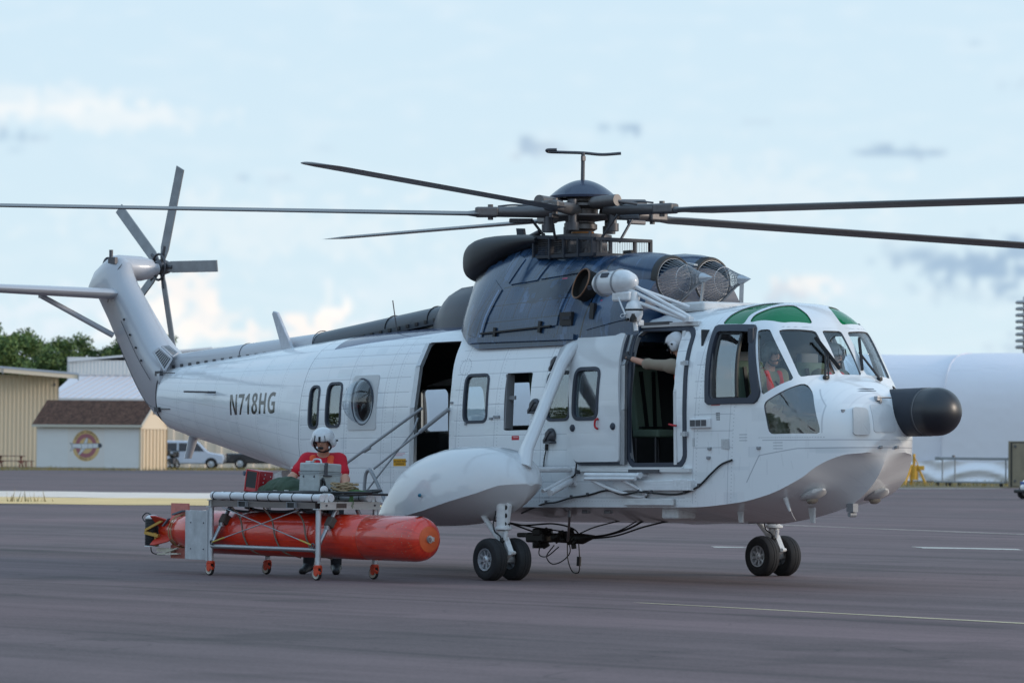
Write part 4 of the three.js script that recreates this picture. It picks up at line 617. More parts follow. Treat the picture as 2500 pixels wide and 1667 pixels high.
// ---------------------------------------------------------------- helicopter: sponsons and landing gear
{
  const spTop = curve([[-2.82, 0.79], [-2.7, 0.9], [-2.4, 1.16], [-2.06, 1.4], [-1.5, 1.58], [-0.8, 1.665], [-0.3, 1.655], [0.0, 1.6], [0.2, 1.5], [0.34, 1.36], [0.42, 1.2]]);
  const spChine = curve([[-2.82, 0.775], [-2.2, 0.76], [-1.5, 0.81], [-0.6, 0.97], [0, 1.1], [0.2, 1.17], [0.42, 1.19]]);
  const spKeel = curve([[-2.82, 0.765], [-2.2, 0.72], [-1.5, 0.66], [-0.8, 0.68], [-0.1, 0.79], [0.15, 0.88], [0.32, 1.0], [0.42, 1.17]]);
  const spW = (x) => x < -0.7 ? 0.53 * Math.pow(Math.max(0, 1 - Math.pow((-0.7 - x) / 2.13, 1.9)), 0.75) : 0.53 * Math.sqrt(Math.max(0, 1 - Math.pow((x + 0.7) / 1.125, 2.4)));
  const xs = [-2.82, -2.8, -2.75, -2.66, -2.5, -2.3, -2.05, -1.8, -1.5, -1.2, -0.9, -0.6, -0.3, -0.1, 0.08, 0.2, 0.28, 0.34, 0.38, 0.405, 0.418];
  for (const s of [1, -1]) {
    const zc = s * 2.08, secs = xs.map((x) => {
      const w = Math.max(0.008, spW(x)), t = spTop(x), c = spChine(x), k = Math.min(spKeel(x), c - 0.002), h = [];
      for (let i = 0; i < 16; i++) { const a = Math.PI / 2 * (1 - i / 16); h.push([c + (t - c) * Math.pow(Math.sin(a), 0.9), w * Math.pow(Math.cos(a), 0.75)]); } h[0][1] = 0;
      for (let i = 0; i <= 6; i++) { const q = 1 - i / 6; h.push([k + (c - k) * Math.pow(q, 1.35), w * q]); }
      return [...h.map(([y, z]) => [x, y, zc + z]), ...h.slice(1, -1).reverse().map(([y, z]) => [x, y, zc - z])];
    });
    const sp = part('sponson', loft(secs, 0.45), M.white, heli);
    if (s > 0) { part('drain_plug', lathe([[0, 0.03], [0.02, 0.02], [0.025, 0]], 14, 'z').translate(-1.2, 1.05, zc + 0.52), mat([0.01, 0.12, 0.2], 0.4), sp); }
    // streamlined strut from the sponson to the shoulder of the hull
    const str = []; for (const [x, y, z, c, th] of [[0.22, 1.4, s * 2.06, 0.32, 0.14], [0.16, 1.62, s * 1.96, 0.26, 0.12], [0.04, 2.2, s * 1.57, 0.235, 0.11], [-0.08, 2.7, s * 1.23, 0.25, 0.12], [-0.13, 2.9, s * 1.06, 0.33, 0.14], [-0.18, 3.02, s * 0.8, 0.4, 0.15]]) str.push(ellipse(22, (a) => { const t = (1 - Math.cos(a)) / 2, q = t < 0.35 ? Math.sqrt(1 - Math.pow(1 - t / 0.35, 2)) : 1 - 0.85 * Math.pow((t - 0.35) / 0.65, 1.3); return [x + c * (0.5 - t), y + Math.sign(Math.sin(a)) * th / 2 * q * 0.55, z + s * Math.sign(Math.sin(a)) * th / 2 * q * 0.83]; }));
    if (s > 0) str.forEach((r) => r.reverse());
    part('sponson_strut', loft(str, 0.7), M.white, heli);
    part('brace_tube', [rod([0.12, 1.37, zc - s * 0.3], [-0.02, 1.37, s * 1.1], 0.035), rod([0.2, 1.1, zc - s * 0.35], [0.0, 1.3, s * 1.1], 0.025), rod([0.28, 1.08, zc - s * 0.4], [0.02, 1.24, s * 1.12], 0.042), box(0.16, 0.22, 0.05, 0, 1.28, s * 1.11)], M.white, heli);
    // landing gear: strut, two wheels
    const gz = s * 2.21;
    const lg = part('landing_gear', [rod([0.02, 0.95, gz], [0.02, 0.62, gz], 0.085), rod([0.02, 0.62, gz], [0.0, 0.5, gz], 0.07, 0.06), lathe([[0.09, 0], [0.11, 0.01], [0.11, 0.035], [0.08, 0.05]], 24).translate(0.03, 0.62, gz), rod([0.0, 0.52, gz], [0.0, 0.36, gz], 0.06), slab([[-0.13, 0], [-0.05, -0.3], [0.1, -0.3], [0.18, 0.02], [0.14, 0.06], [-0.12, 0.06]], 0.05).translate(0, 0.9, gz), rod([0.0, 0.26, gz - 0.26], [0.0, 0.26, gz + 0.26], 0.05)], M.whiteDull, heli);
    part('strut_hole', [[-0.085, 0.86], [-0.07, 0.77], [0.11, 0.9], [0.11, 0.8], [0.1, 0.7]].map(([x, y], i) => lathe([[0, 0.03], [i === 1 || i === 4 ? 0.022 : 0.03, 0.028], [0.03, -0.028], [0, -0.03]], 14, 'z').translate(x, y, gz)), M.black, lg);
    part('drag_brace', [rod([-0.42, 0.82, gz], [-0.06, 0.5, gz], 0.035), rod([-0.45, 0.78, gz - 0.03], [-0.1, 0.5, gz - 0.03], 0.015)], M.whiteDull, lg);
    part('torque_arm', [bar([0.07, 0.52, gz], [0.2, 0.34, gz + 0.02], 0.07, 0.05), bar([0.2, 0.34, gz + 0.02], [0.07, 0.26, gz], 0.06, 0.04), rod([0.17, 0.34, gz - 0.06], [0.24, 0.34, gz + 0.06], 0.025), rod([0.1, 0.5, gz + 0.03], [0.12, 0.6, gz + 0.03], 0.028)], M.whiteDull, lg);
    part('brake_hose', [wire([[-0.05, 0.86, gz + 0.05], [-0.09, 0.7, gz + 0.07], [-0.03, 0.6, gz + 0.09], [0.06, 0.55, gz + 0.08], [0.09, 0.46, gz + 0.06], [0.1, 0.36, gz]], 0.009), rbox(0.05, 0.06, 0.05, 0.015, 0.08, 0.5, gz + 0.06)], M.black, lg);
    for (const d of [0.185, -0.185]) {
      const w = part('wheel_tyre', lathe([[0.125, -0.075], [0.16, -0.09], [0.21, -0.098], [0.245, -0.085], [0.262, -0.05], [0.264, -0.028], [0.26, -0.024], [0.26, -0.018], [0.266, -0.014], [0.266, 0.014], [0.26, 0.018], [0.26, 0.024], [0.264, 0.028], [0.262, 0.05], [0.245, 0.085], [0.21, 0.098], [0.16, 0.09], [0.125, 0.075]], 48, 'z').translate(0, 0.258, gz + d), M.rubber, lg);
      const o = Math.sign(d), spokes = Array.from({ length: 8 }, (_, i) => { const a = i / 8 * TAU + 0.2; return bar([0.03 * Math.cos(a), 0.258 + 0.03 * Math.sin(a), gz + d + o * 0.055], [0.118 * Math.cos(a), 0.258 + 0.118 * Math.sin(a), gz + d + o * 0.07], 0.03, 0.02, [0, 0, 1]); });
      part('wheel_rim', [sideways(lathe([[0.1, 0.02], [0.115, 0.05], [0.122, 0.085], [0.138, 0.09], [0.14, 0.075], [0.128, 0.06], [0.128, -0.06]], 40, 'z'), o).translate(0, 0.258, gz + d), sideways(lathe([[0.11, 0.015], [0.11, 0.02], [0.05, 0.03], [0, 0.03]], 32, 'z'), o).translate(0, 0.258, gz + d), sideways(lathe([[0.045, 0.02], [0.04, 0.075], [0.025, 0.09], [0, 0.09]], 24, 'z'), o).translate(0, 0.258, gz + d), ...spokes], M.alu, lg);
    }
  }
}
// ---------------------------------------------------------------- helicopter: things on its side and belly
{
  // hoist on its arms over the door
  const zc = 1.22;
  const h = part('rescue_hoist', lathe([[0, -0.3], [0.09, -0.28], [0.13, -0.22], [0.15, -0.16], [0.155, 0.15], [0.16, 0.2], [0.15, 0.3], [0.1, 0.42], [0.05, 0.47], [0, 0.48]], 32, 'x').translate(0.93, 3.67, zc), M.white, heli);
  part('hoist_band', [[0.8], [1.12]].map(([x]) => lathe([[0.156, -0.016], [0.166, -0.014], [0.166, 0.014], [0.156, 0.016]], 32, 'x').translate(x, 3.67, zc)), M.grey, h);
  part('hoist_plate', [box(0.14, 0.06, 0.02, 0.96, 3.76, zc + 0.125, -0.5), box(0.06, 0.05, 0.02, 0.66, 3.62, zc + 0.13, 0.4), box(0.1, 0.09, 0.06, 1.1, 3.48, zc + 0.02)], M.seal, h);
  part('hoist_drum', [rbox(0.34, 0.12, 0.2, 0.03, 1.22, 3.49, zc), lathe([[0, -0.14], [0.08, -0.12], [0.11, -0.04], [0.11, 0.04], [0.09, 0.1], [0.06, 0.13], [0.05, 0.24]], 24).translate(1.38, 3.3, zc), rod([1.4, 3.18, zc], [1.42, 3.06, zc], 0.03), rbox(0.1, 0.08, 0.1, 0.02, 1.4, 3.16, zc - 0.06), wire([[1.2, 3.48, zc + 0.1], [1.28, 3.38, zc + 0.12], [1.36, 3.26, zc + 0.12]], 0.012)], M.white, h);
  part('hoist_clamp', [lathe([[0.112, -0.012], [0.118, 0], [0.112, 0.012]], 24).translate(1.38, 3.32, zc), box(0.06, 0.1, 0.06, 1.44, 3.22, zc + 0.06), rod([1.36, 3.2, zc + 0.11], [1.4, 3.2, zc + 0.11], 0.02)], M.black, h);
  part('hoist_arm', [rod([1.36, 3.62, zc - 0.02], [2.02, 3.22, 0.86], 0.024), rod([1.3, 3.58, zc + 0.03], [2.0, 3.2, 0.9], 0.026), rod([1.34, 3.44, zc], [1.98, 3.19, 0.9], 0.024), rod([1.3, 3.6, zc - 0.1], [1.72, 3.36, 0.62], 0.024), box(0.12, 0.06, 0.08, 2.01, 3.19, 0.88)], M.white, h);
  // vents, scoops, step, cable
  const v = part('side_vent', rbox(0.38, 0.12, 0.05, 0.015, 2.54, 1.915, 1.13), M.white, heli); part('vent_grille', [0, 1, 2].map((i) => box(0.09, 0.075, 0.02, 2.42 + i * 0.105, 1.917, 1.15)), M.darkSteel, v);
  part('perforated_vent', Array.from({ length: 16 }, (_, i) => box(0.016, 0.016, 0.01, 2.79 + (i % 4) * 0.025, 1.955 + Math.floor(i / 4) * 0.025, 1.107)), M.black, heli);
  part('static_port', box(0.14, 0.12, 0.012, 2.97, 1.66, 1.102), M.alu, heli); part('data_plate', box(0.03, 0.1, 0.012, 2.4, 1.69, 1.122), M.alu, heli);
  for (const [x, y, z] of [[-0.36, 2.71, 1.07], [-0.74, 2.18, 1.12], [-0.4, 1.8, 1.13]]) part('air_scoop', [lathe([[0.1, 0], [0.095, 0.03], [0.06, 0.07], [0, 0.08]], 20, 'z').scale(0.9, 1, 1).translate(x, y, z), rbox(0.17, 0.03, 0.1, 0.01, x, y - 0.08, z + 0.03), bar([x - 0.06, y - 0.07, z + 0.07], [x + 0.06, y + 0.06, z + 0.07], 0.04, 0.03)], M.darkSteel, heli);
  part('latch', [[-1.1, 0], [0.3, 0]].flatMap(() => []).concat([rbox(0.06, 0.03, 0.04, 0.01, -2.56, 2.26, 1.11), rbox(0.06, 0.03, 0.04, 0.01, -1.68, 2.04, 1.13), rbox(0.12, 0.035, 0.04, 0.01, -1.56, 2.06, 1.13), rbox(0.03, 0.04, 0.04, 0.01, -2.23, 1.98, 1.13)]), M.grey, heli);
  part('step_rail', [rod([0.44, 1.3, 1.24], [1.52, 1.29, 1.24], 0.035), rod([0.5, 1.255, 1.3], [1.5, 1.25, 1.3], 0.022), wire([[0.62, 1.24, 1.28], [0.85, 1.15, 1.24], [1.15, 1.07, 1.17], [1.4, 1.03, 1.13], [1.5, 1.04, 1.13]], 0.025), wire([[1.2, 1.24, 1.27], [1.38, 1.15, 1.2], [1.52, 1.05, 1.13]], 0.024), rod([0.48, 1.3, 1.1], [0.48, 1.3, 1.25], 0.03), rod([1.48, 1.3, 1.1], [1.48, 1.3, 1.25], 0.03)], M.white, heli);
  part('step_plate', [rbox(1.5, 0.13, 0.08, 0.012, 1.65, 1.17, 1.14), rbox(0.27, 0.14, 0.05, 0.01, 2.22, 1.175, 1.16)], M.white, heli);
  part('rub_strip', rbox(0.96, 0.09, 0.035, 0.012, 1.55, 0.97, 1.13), M.whiteDull, heli);
  const off = 0.02, cb = [[-1.3, 0.82, 0.9], [-1.03, 0.87, 0.98], [-0.53, 0.95, 1.1], [-0.34, 0.96, 1.1], [-0.01, 1.02, 1.1], [0.32, 1.05, 1.1], [0.71, 1.11, 1.1], [1.1, 1.06, 1.17], [1.43, 1.09, 1.17], [1.67, 1.08, 1.17], [1.97, 1.06, 1.1], [2.22, 1.08, 1.1], [2.49, 1.16, 1.1], [2.74, 1.31, 1.11], [2.92, 1.42, 1.1], [3.1, 1.47, 1.09]].map(([x, y, z]) => [x, y, z + off]);
  const ca = part('side_cable', wire(cb, 0.012, 8), M.black, heli); part('cable_clamp', [2, 4, 5, 6, 8, 9, 11, 12].map((i) => rbox(0.035, 0.045, 0.03, 0.008, cb[i][0], cb[i][1] + 0.01, cb[i][2])), M.darkSteel, ca);
  part('brace_cable', wire([[0.0, 1.26, 1.15], [0.12, 1.31, 1.16], [0.16, 1.5, 1.15], [0.25, 1.52, 1.15]], 0.011), M.black, heli); part('short_cable', [wire([[-0.55, 1.35, 1.14], [-0.54, 1.5, 1.14], [-0.5, 1.62, 1.14]], 0.009), rod([-0.5, 1.62, 1.14], [-0.49, 1.7, 1.14], 0.02)], M.black, heli);
  // cargo hook and its cable bundle below the belly
  const hz = 0.15, hx = -1.92;
  const ck = part('cargo_hook', [rbox(0.4, 0.13, 0.2, 0.03, hx, 0.5, hz), rbox(0.2, 0.1, 0.22, 0.03, hx + 0.05, 0.57, hz), rbox(0.3, 0.06, 0.1, 0.02, hx - 0.3, 0.53, hz), rod([hx - 0.02, 0.36, hz], [hx - 0.02, 0.46, hz], 0.09), rod([hx + 0.3, 0.5, hz], [hx + 0.9, 0.49, hz], 0.06, 0.07), rod([hx + 0.9, 0.49, hz], [hx + 1.15, 0.52, hz], 0.07, 0.02), ...Array.from({ length: 26 }, () => { const x = hx - 0.1 + rnd() * 0.95, y = 0.39 + rnd() * 0.21, z = hz + (rnd() - 0.5) * 0.22; return rbox(0.05 + rnd() * 0.06, 0.03 + rnd() * 0.05, 0.05, 0.01, x, y, z, rnd(), rnd(), rnd()); })], mat([0.03, 0.028, 0.026], 0.55, 0.4), heli);
  part('hook_cable', [wire([[hx - 0.55, 0.72, 0.5], [hx - 0.2, 0.66, 0.3], [hx + 0.3, 0.68, hz], [hx + 0.75, 0.6, hz], [hx + 0.85, 0.52, hz]], 0.011), wire([[hx - 0.55, 0.72, 0.4], [hx, 0.64, 0.3], [hx + 0.5, 0.58, hz], [hx + 0.85, 0.54, hz]], 0.009), wire([[hx - 0.5, 0.76, 0.5], [hx - 0.25, 0.64, 0.3], [hx - 0.08, 0.56, hz]], 0.011), wire([[hx + 0.85, 0.56, hz], [hx + 1.15, 0.64, hz], [hx + 1.7, 0.74, 0.1]], 0.009), wire([[hx + 0.9, 0.5, hz], [hx + 1.4, 0.55, 0.1], [hx + 1.8, 0.63, 0.1], [hx + 2.1, 0.73, 0.1]], 0.014), wire([[hx + 1.0, 0.49, hz + 0.02], [hx + 1.5, 0.53, 0.1], [hx + 2.1, 0.65, 0.1], [hx + 2.6, 0.73, 0.1]], 0.011), wire([[hx + 1.3, 0.53, hz], [hx + 1.6, 0.6, 0.1], [hx + 1.95, 0.72, 0.1]], 0.008), wire([[hx + 0.0, 0.4, hz], [hx - 0.02, 0.28, hz], [hx + 0.12, 0.25, hz], [hx + 0.4, 0.38, hz]], 0.008), wire([[hx + 0.3, 0.4, hz], [hx + 0.14, 0.25, hz], [hx + 0.25, 0.16, hz], [hx + 0.5, 0.21, hz], [hx + 0.64, 0.32, hz], [hx + 0.62, 0.44, hz]], 0.008), wire([[hx + 0.58, 0.45, hz], [hx + 0.6, 0.2, hz], [hx + 0.7, 0.0 + 0.06, hz], [hx + 0.82, 0.06, hz], [hx + 0.84, 0.2, hz], [hx + 0.82, 0.45, hz]], 0.008), rod([hx + 0.82, 0.14, hz], [hx + 0.83, 0.26, hz], 0.03)], M.black, ck);
  part('hook_sling', [rod([-0.32, 0.93, 1.02], [-0.3, 0.86, 0.95], 0.03), rod([-0.32, 0.82, 0.9], [-0.98, 0.47, 0.42], 0.016), rbox(0.05, 0.1, 0.03, 0.01, -0.3, 0.82, 0.92)], M.steel, heli);
  for (const x of [-0.05, 0.4]) part('belly_fitting', rbox(0.12, 0.04, 0.06, 0.01, x, 0.84, 0.85), M.grey, heli);
  // cargo boom braces beside the rear door
  part('rear_boom_brace', [rod([-3.2, 2.2, 1.13], [-4.2, 1.42, 1.75], 0.02), rod([-3.84, 1.69, 1.52], [-3.92, 1.635, 1.57], 0.03), rod([-3.2, 2.07, 1.2], [-3.16, 1.9, 1.3], 0.014), rod([-3.16, 1.9, 1.3], [-3.62, 1.1, 1.74], 0.012), rod([-2.6, 2.18, 1.13], [-3.5, 1.4, 1.7], 0.016), rod([-2.6, 2.18, 1.13], [-2.95, 1.88, 1.35], 0.028)], M.grey, heli);
  part('rear_step_frame', [wire([[-3.72, 0.95, 1.7], [-3.71, 1.2, 1.7], [-3.67, 1.35, 1.7], [-3.6, 1.385, 1.7], [-3.54, 1.34, 1.7], [-3.26, 1.0, 1.7], [-3.1, 0.8, 1.7]], 0.025), rod([-3.2, 0.92, 1.7], [-2.7, 1.1, 1.2], 0.02)], M.grey, heli);
}
// ---------------------------------------------------------------- smooth bodies
function netMesh(f, lo, hi, cell) {                        // surface where f = 0 (negative inside)
  const n = [0, 1, 2].map((k) => Math.ceil((hi[k] - lo[k]) / cell) + 1), id = (i, j, k) => (k * n[1] + j) * n[0] + i, val = new Float32Array(n[0] * n[1] * n[2]);
  for (let k = 0; k < n[2]; k++) for (let j = 0; j < n[1]; j++) for (let i = 0; i < n[0]; i++) val[id(i, j, k)] = f(lo[0] + i * cell, lo[1] + j * cell, lo[2] + k * cell);
  const vert = new Int32Array(val.length).fill(-1), pos = [], idx = [];
  const cr = [[0, 0, 0, 1, 0, 0], [0, 1, 0, 1, 1, 0], [0, 0, 1, 1, 0, 1], [0, 1, 1, 1, 1, 1], [0, 0, 0, 0, 1, 0], [1, 0, 0, 1, 1, 0], [0, 0, 1, 0, 1, 1], [1, 0, 1, 1, 1, 1], [0, 0, 0, 0, 0, 1], [1, 0, 0, 1, 0, 1], [0, 1, 0, 0, 1, 1], [1, 1, 0, 1, 1, 1]];
  for (let k = 0; k < n[2] - 1; k++) for (let j = 0; j < n[1] - 1; j++) for (let i = 0; i < n[0] - 1; i++) {
    let s = 0, x = 0, y = 0, z = 0;
    for (const [a, b, c, d, e, g] of cr) { const p = val[id(i + a, j + b, k + c)], q = val[id(i + d, j + e, k + g)]; if ((p < 0) !== (q < 0)) { const t = p / (p - q); s++; x += a + (d - a) * t; y += b + (e - b) * t; z += c + (g - c) * t; } }
    if (s) { vert[id(i, j, k)] = pos.length / 3; pos.push(lo[0] + (i + x / s) * cell, lo[1] + (j + y / s) * cell, lo[2] + (k + z / s) * cell); }
  }
  const quad = (a, b, c, d, fl) => { if (fl) idx.push(a, c, b, a, d, c); else idx.push(a, b, c, a, c, d); };
  for (let k = 1; k < n[2] - 1; k++) for (let j = 1; j < n[1] - 1; j++) for (let i = 1; i < n[0] - 1; i++) {
    const v = val[id(i, j, k)] < 0;
    if (v !== val[id(i + 1, j, k)] < 0) quad(vert[id(i, j - 1, k - 1)], vert[id(i, j, k - 1)], vert[id(i, j, k)], vert[id(i, j - 1, k)], !v);
    if (v !== val[id(i, j + 1, k)] < 0) quad(vert[id(i - 1, j, k - 1)], vert[id(i - 1, j, k)], vert[id(i, j, k)], vert[id(i, j, k - 1)], !v);
    if (v !== val[id(i, j, k + 1)] < 0) quad(vert[id(i - 1, j - 1, k)], vert[id(i, j - 1, k)], vert[id(i, j, k)], vert[id(i - 1, j, k)], !v);
  }
  const g = new THREE.BufferGeometry(); g.setAttribute('position', new THREE.Float32BufferAttribute(pos, 3)); g.setIndex(idx); g.computeVertexNormals(); return g;
}
function bones(list, k = 0.03) {                           // list of [a, b, ra, rb, flatten z?]; smooth union of tapered capsules
  const B = list.map(([a, b, ra, rb]) => ({ a, d: [b[0] - a[0], b[1] - a[1], b[2] - a[2]], l: Math.max(1e-9, (b[0] - a[0]) ** 2 + (b[1] - a[1]) ** 2 + (b[2] - a[2]) ** 2), ra, rb }));
  const lo = [9, 9, 9], hi = [-9, -9, -9];
  list.forEach(([a, b, ra, rb]) => [0, 1, 2].forEach((i) => { lo[i] = Math.min(lo[i], a[i] - ra, b[i] - rb); hi[i] = Math.max(hi[i], a[i] + ra, b[i] + rb); }));
  const f = (x, y, z) => {
    let m = 1e9;
    for (const q of B) { const px = x - q.a[0], py = y - q.a[1], pz = z - q.a[2], t = clamp((px * q.d[0] + py * q.d[1] + pz * q.d[2]) / q.l, 0, 1), dx = px - t * q.d[0], dy = py - t * q.d[1], dz = pz - t * q.d[2], d = Math.sqrt(dx * dx + dy * dy + dz * dz) - (q.ra + (q.rb - q.ra) * t); const h = Math.max(k - Math.abs(m - d), 0) / k; m = Math.min(m, d) - h * h * k / 4; }
    return m;
  };
  return { f, lo: lo.map((v) => v - 0.03), hi: hi.map((v) => v + 0.03) };
}
const fleshOut = (list, cell = 0.014, k = 0.03, warp = null) => { const b = bones(list, k); return netMesh(warp ? (x, y, z) => warp(b.f(x, y, z), x, y, z) : b.f, b.lo, b.hi, cell); };
function hand(w, dir, side, grip = 0.5) {                   // wrist, direction of the fingers, direction of the thumb
  const D = V3(...dir).normalize(), S = V3(...side).addScaledVector(D, -V3(...side).dot(D)).normalize(), N = D.clone().cross(S), at = (d, s, n) => [w[0] + D.x * d + S.x * s + N.x * n, w[1] + D.y * d + S.y * s + N.y * n, w[2] + D.z * d + S.z * s + N.z * n];
  const l = [[at(0, 0.01, 0), at(0.075, 0.03, 0), 0.024, 0.017], [at(0, -0.01, 0), at(0.07, -0.028, 0), 0.024, 0.016], [at(0.02, 0, 0), at(0.078, 0, 0), 0.022, 0.018]];
  [[0.033, 0.075], [0.011, 0.085], [-0.011, 0.08], [-0.032, 0.062]].forEach(([s, len]) => { const a = at(0.082, s, 0), c1 = grip * 1.1, b = at(0.082 + len * 0.5 * Math.cos(c1), s, len * 0.5 * Math.sin(c1)), c = at(0.082 + len * 0.5 * Math.cos(c1) + len * 0.5 * Math.cos(c1 * 2.2), s, len * 0.5 * Math.sin(c1) + len * 0.5 * Math.sin(c1 * 2.2)); l.push([a, b, 0.0098, 0.009], [b, c, 0.009, 0.0075]); });
  l.push([at(0.025, 0.03, 0.004), at(0.05, 0.055, 0.02), 0.013, 0.011], [at(0.05, 0.055, 0.02), at(0.075, 0.055, 0.035), 0.0105, 0.0085]);
  return fleshOut(l, 0.005, 0.008);
}
function head(c, turn, tilt) {                              // face looking along +z before it is turned
  const f = (x, y, z) => {
    const sk = (Math.hypot(x / 0.078, (y - 0.025) / 0.098, z / 0.098) - 1) * 0.085, jaw = (Math.hypot(x / 0.062, (y + 0.05) / 0.07, (z - 0.02) / 0.072) - 1) * 0.065;
    const sm = (a, b, k) => { const h = Math.max(k - Math.abs(a - b), 0) / k; return Math.min(a, b) - h * h * k / 4; };
    let d = sm(sk, jaw, 0.03);
    d = sm(d, Math.hypot(x * 1.3, y + 0.012, z - 0.102 + (y + 0.012) * 0.25) - 0.017, 0.015); d = sm(d, Math.hypot(x * 1.2, (y + 0.002) * 0.6, z - 0.092) - 0.013, 0.015);   // nose
    d = sm(d, Math.hypot(x * 0.45, y - 0.03, z - 0.078) - 0.018, 0.02);                                                                                                         // brow
    for (const s of [1, -1]) { const e = Math.hypot(x - s * 0.031, y - 0.01, z - 0.097) - 0.014; d = -sm(-d, e, 0.012); d = sm(d, Math.hypot((x - s * 0.08) * 1.8, (y - 0.002) * 0.7, z + 0.005) - 0.022, 0.008); }
    d = sm(d, Math.hypot(x * 0.55, (y + 0.058) * 1.3, z - 0.082) - 0.014, 0.012); d = sm(d, Math.hypot(x * 0.8, y + 0.098, z - 0.07) - 0.02, 0.02);
    return d;
  };
  const m = new THREE.Matrix4().makeRotationFromEuler(new THREE.Euler(tilt, turn, 0, 'YXZ')).setPosition(...c);
  return { geo: netMesh(f, [-0.13, -0.16, -0.13], [0.13, 0.16, 0.15], 0.006).applyMatrix4(m), m };
}
// a person: joints in metres, looking along +z; o.shirt etc. are materials
function person(name, pos, turn, label, j, o, parentScale = 1) {
  const t = thing(name, pos, turn, label, 'person');
  const H = head(j.head, o.headTurn ?? 0, o.headTilt ?? 0), arm = (s) => [[j['sh' + s], j['el' + s], 0.058, 0.045], [j['el' + s], j['wr' + s], 0.044, 0.03]];
  const torso = (e) => [[add3(j.chest, [0.08, 0.05, 0]), add3(j.chest, [-0.08, 0.05, 0]), 0.125 + e, 0.125 + e], [j.chest, j.belly, 0.14 + e, 0.15 + e], [add3(j.belly, [0.06, 0, 0]), add3(j.belly, [-0.06, 0, 0]), 0.135 + e, 0.135 + e], [add3(j.pelvis, [0.07, 0, 0]), add3(j.pelvis, [-0.07, 0, 0]), 0.125 + e, 0.125 + e], [j.belly, j.pelvis, 0.14 + e, 0.13 + e], [j.shL, j.shR, 0.07 + e, 0.07 + e]];
  const legs = (e) => ['L', 'R'].flatMap((s) => [[j['hip' + s], j['kn' + s], 0.088 + e, 0.062 + e], [j['kn' + s], j['an' + s], 0.06 + e, 0.042 + e]]);
  const foot = (e) => ['L', 'R'].map((s) => [j['an' + s], j['toe' + s], 0.045 + e, 0.035 + e]);
  part('body', [H.geo, fleshOut([...torso(0), [mix3(j.shL, j.shR, 0.5), add3(j.head, [0, -0.06, -0.015]), 0.068, 0.056], ...arm('L'), ...arm('R'), ...legs(-0.006), ...foot(-0.006)], 0.016, 0.04), ...(o.glove ? [] : ['L', 'R'].map((s) => hand(j['wr' + s], o['dir' + s], o['th' + s], o.grip)))], M.skin, t);
  if (o.glove) for (const s of ['L', 'R']) part('glove', [hand(j['wr' + s], o['dir' + s], o['th' + s], o.grip), rod(mix3(j['wr' + s], j['el' + s], 0.22), j['wr' + s], 0.036, 0.032)], o.glove, t);
  const wr = (d, x, y, z) => d + 0.007 * (fbm(x * 14 + 3, y * 9 + z * 9, 2) - 0.5);
  const sl = o.sleeve ?? 0.85; part('shirt', fleshOut([...torso(0.014), ...['L', 'R'].flatMap((s) => sl <= 1 ? [[j['sh' + s], mix3(j['sh' + s], j['el' + s], sl), 0.083, 0.078]] : [[j['sh' + s], j['el' + s], 0.075, 0.062], [j['el' + s], mix3(j['el' + s], j['wr' + s], sl - 1), 0.06, 0.052]])], 0.014, 0.05, wr), o.shirt, t);
  part('trousers', fleshOut([[add3(j.pelvis, [0.07, 0, 0]), add3(j.pelvis, [-0.07, 0, 0]), 0.145, 0.145], ...legs(0.018)], 0.016, 0.04, wr), o.trousers, t);
  for (const s of ['L', 'R']) part('boot', fleshOut([[add3(j['an' + s], [0, 0.1, 0]), j['an' + s], 0.06, 0.058], [j['an' + s], add3(j['toe' + s], [0, 0, 0]), 0.055, 0.045]], 0.014, 0.03), M.black, t);
  const hm = (g) => join(g).applyMatrix4(H.m);
  // flying helmet with its visor cover, edge roll, ear domes and boom microphone
  const shell = netMesh((x, y, z) => { const d = Math.min((Math.hypot(x / 0.125, (y - 0.035) / 0.128, (z + 0.012) / 0.145) - 1) * 0.13, (Math.hypot(Math.abs(x) - 0.085, (y + 0.02) * 0.8, z + 0.01) - 0.062)); return Math.max(d, -(Math.max(Math.abs(x) - 0.082, y - 0.02, -0.02 - z)), -0.085 - y, -(Math.hypot(x / 0.1, (y - 0.02) / 0.112, (z + 0.01) / 0.122) - 1) * 0.1); }, [-0.17, -0.12, -0.19], [0.17, 0.2, 0.17], 0.0075);
  const hel = part('helmet', hm(shell), o.helmet ?? M.helmet, t);
  const vis = netMesh((x, y, z) => { const e = (Math.hypot(x / 0.131, (y - 0.03) / 0.136, (z + 0.012) / 0.156) - 1) * 0.14; return Math.max(e, -e - 0.012, 0.026 - y, y - 0.125, Math.abs(x) - 0.105, -z); }, [-0.15, 0, -0.02], [0.15, 0.15, 0.18], 0.0065);
  part('visor_cover', hm(vis), o.helmet ?? M.helmet, hel);
  part('visor_track', hm([rbox(0.024, 0.07, 0.02, 0.006, 0, 0.06, 0.14, -0.2), box(0.005, 0.09, 0.01, -0.06, 0.06, 0.128, -0.25, -0.45), box(0.005, 0.09, 0.01, 0.06, 0.06, 0.128, -0.25, 0.45)]), M.black, hel);
  part('edge_roll', hm([wire([[-0.085, 0.015, 0.085], [-0.092, -0.03, 0.06], [-0.088, -0.085, 0.03], [-0.06, -0.115, 0.045], [0, -0.13, 0.05], [0.06, -0.115, 0.045], [0.088, -0.085, 0.03], [0.092, -0.03, 0.06], [0.085, 0.015, 0.085]], 0.011), rod([0.148, -0.0, -0.01], [0.165, 0.0, -0.01], 0.012)]), M.black, hel);
  part('microphone', hm([wire([[-0.1, -0.05, 0.05], [-0.07, -0.075, 0.1], [-0.02, -0.062, 0.125]], 0.005), rbox(0.055, 0.03, 0.03, 0.01, 0, -0.058, 0.122)]), M.black, hel);
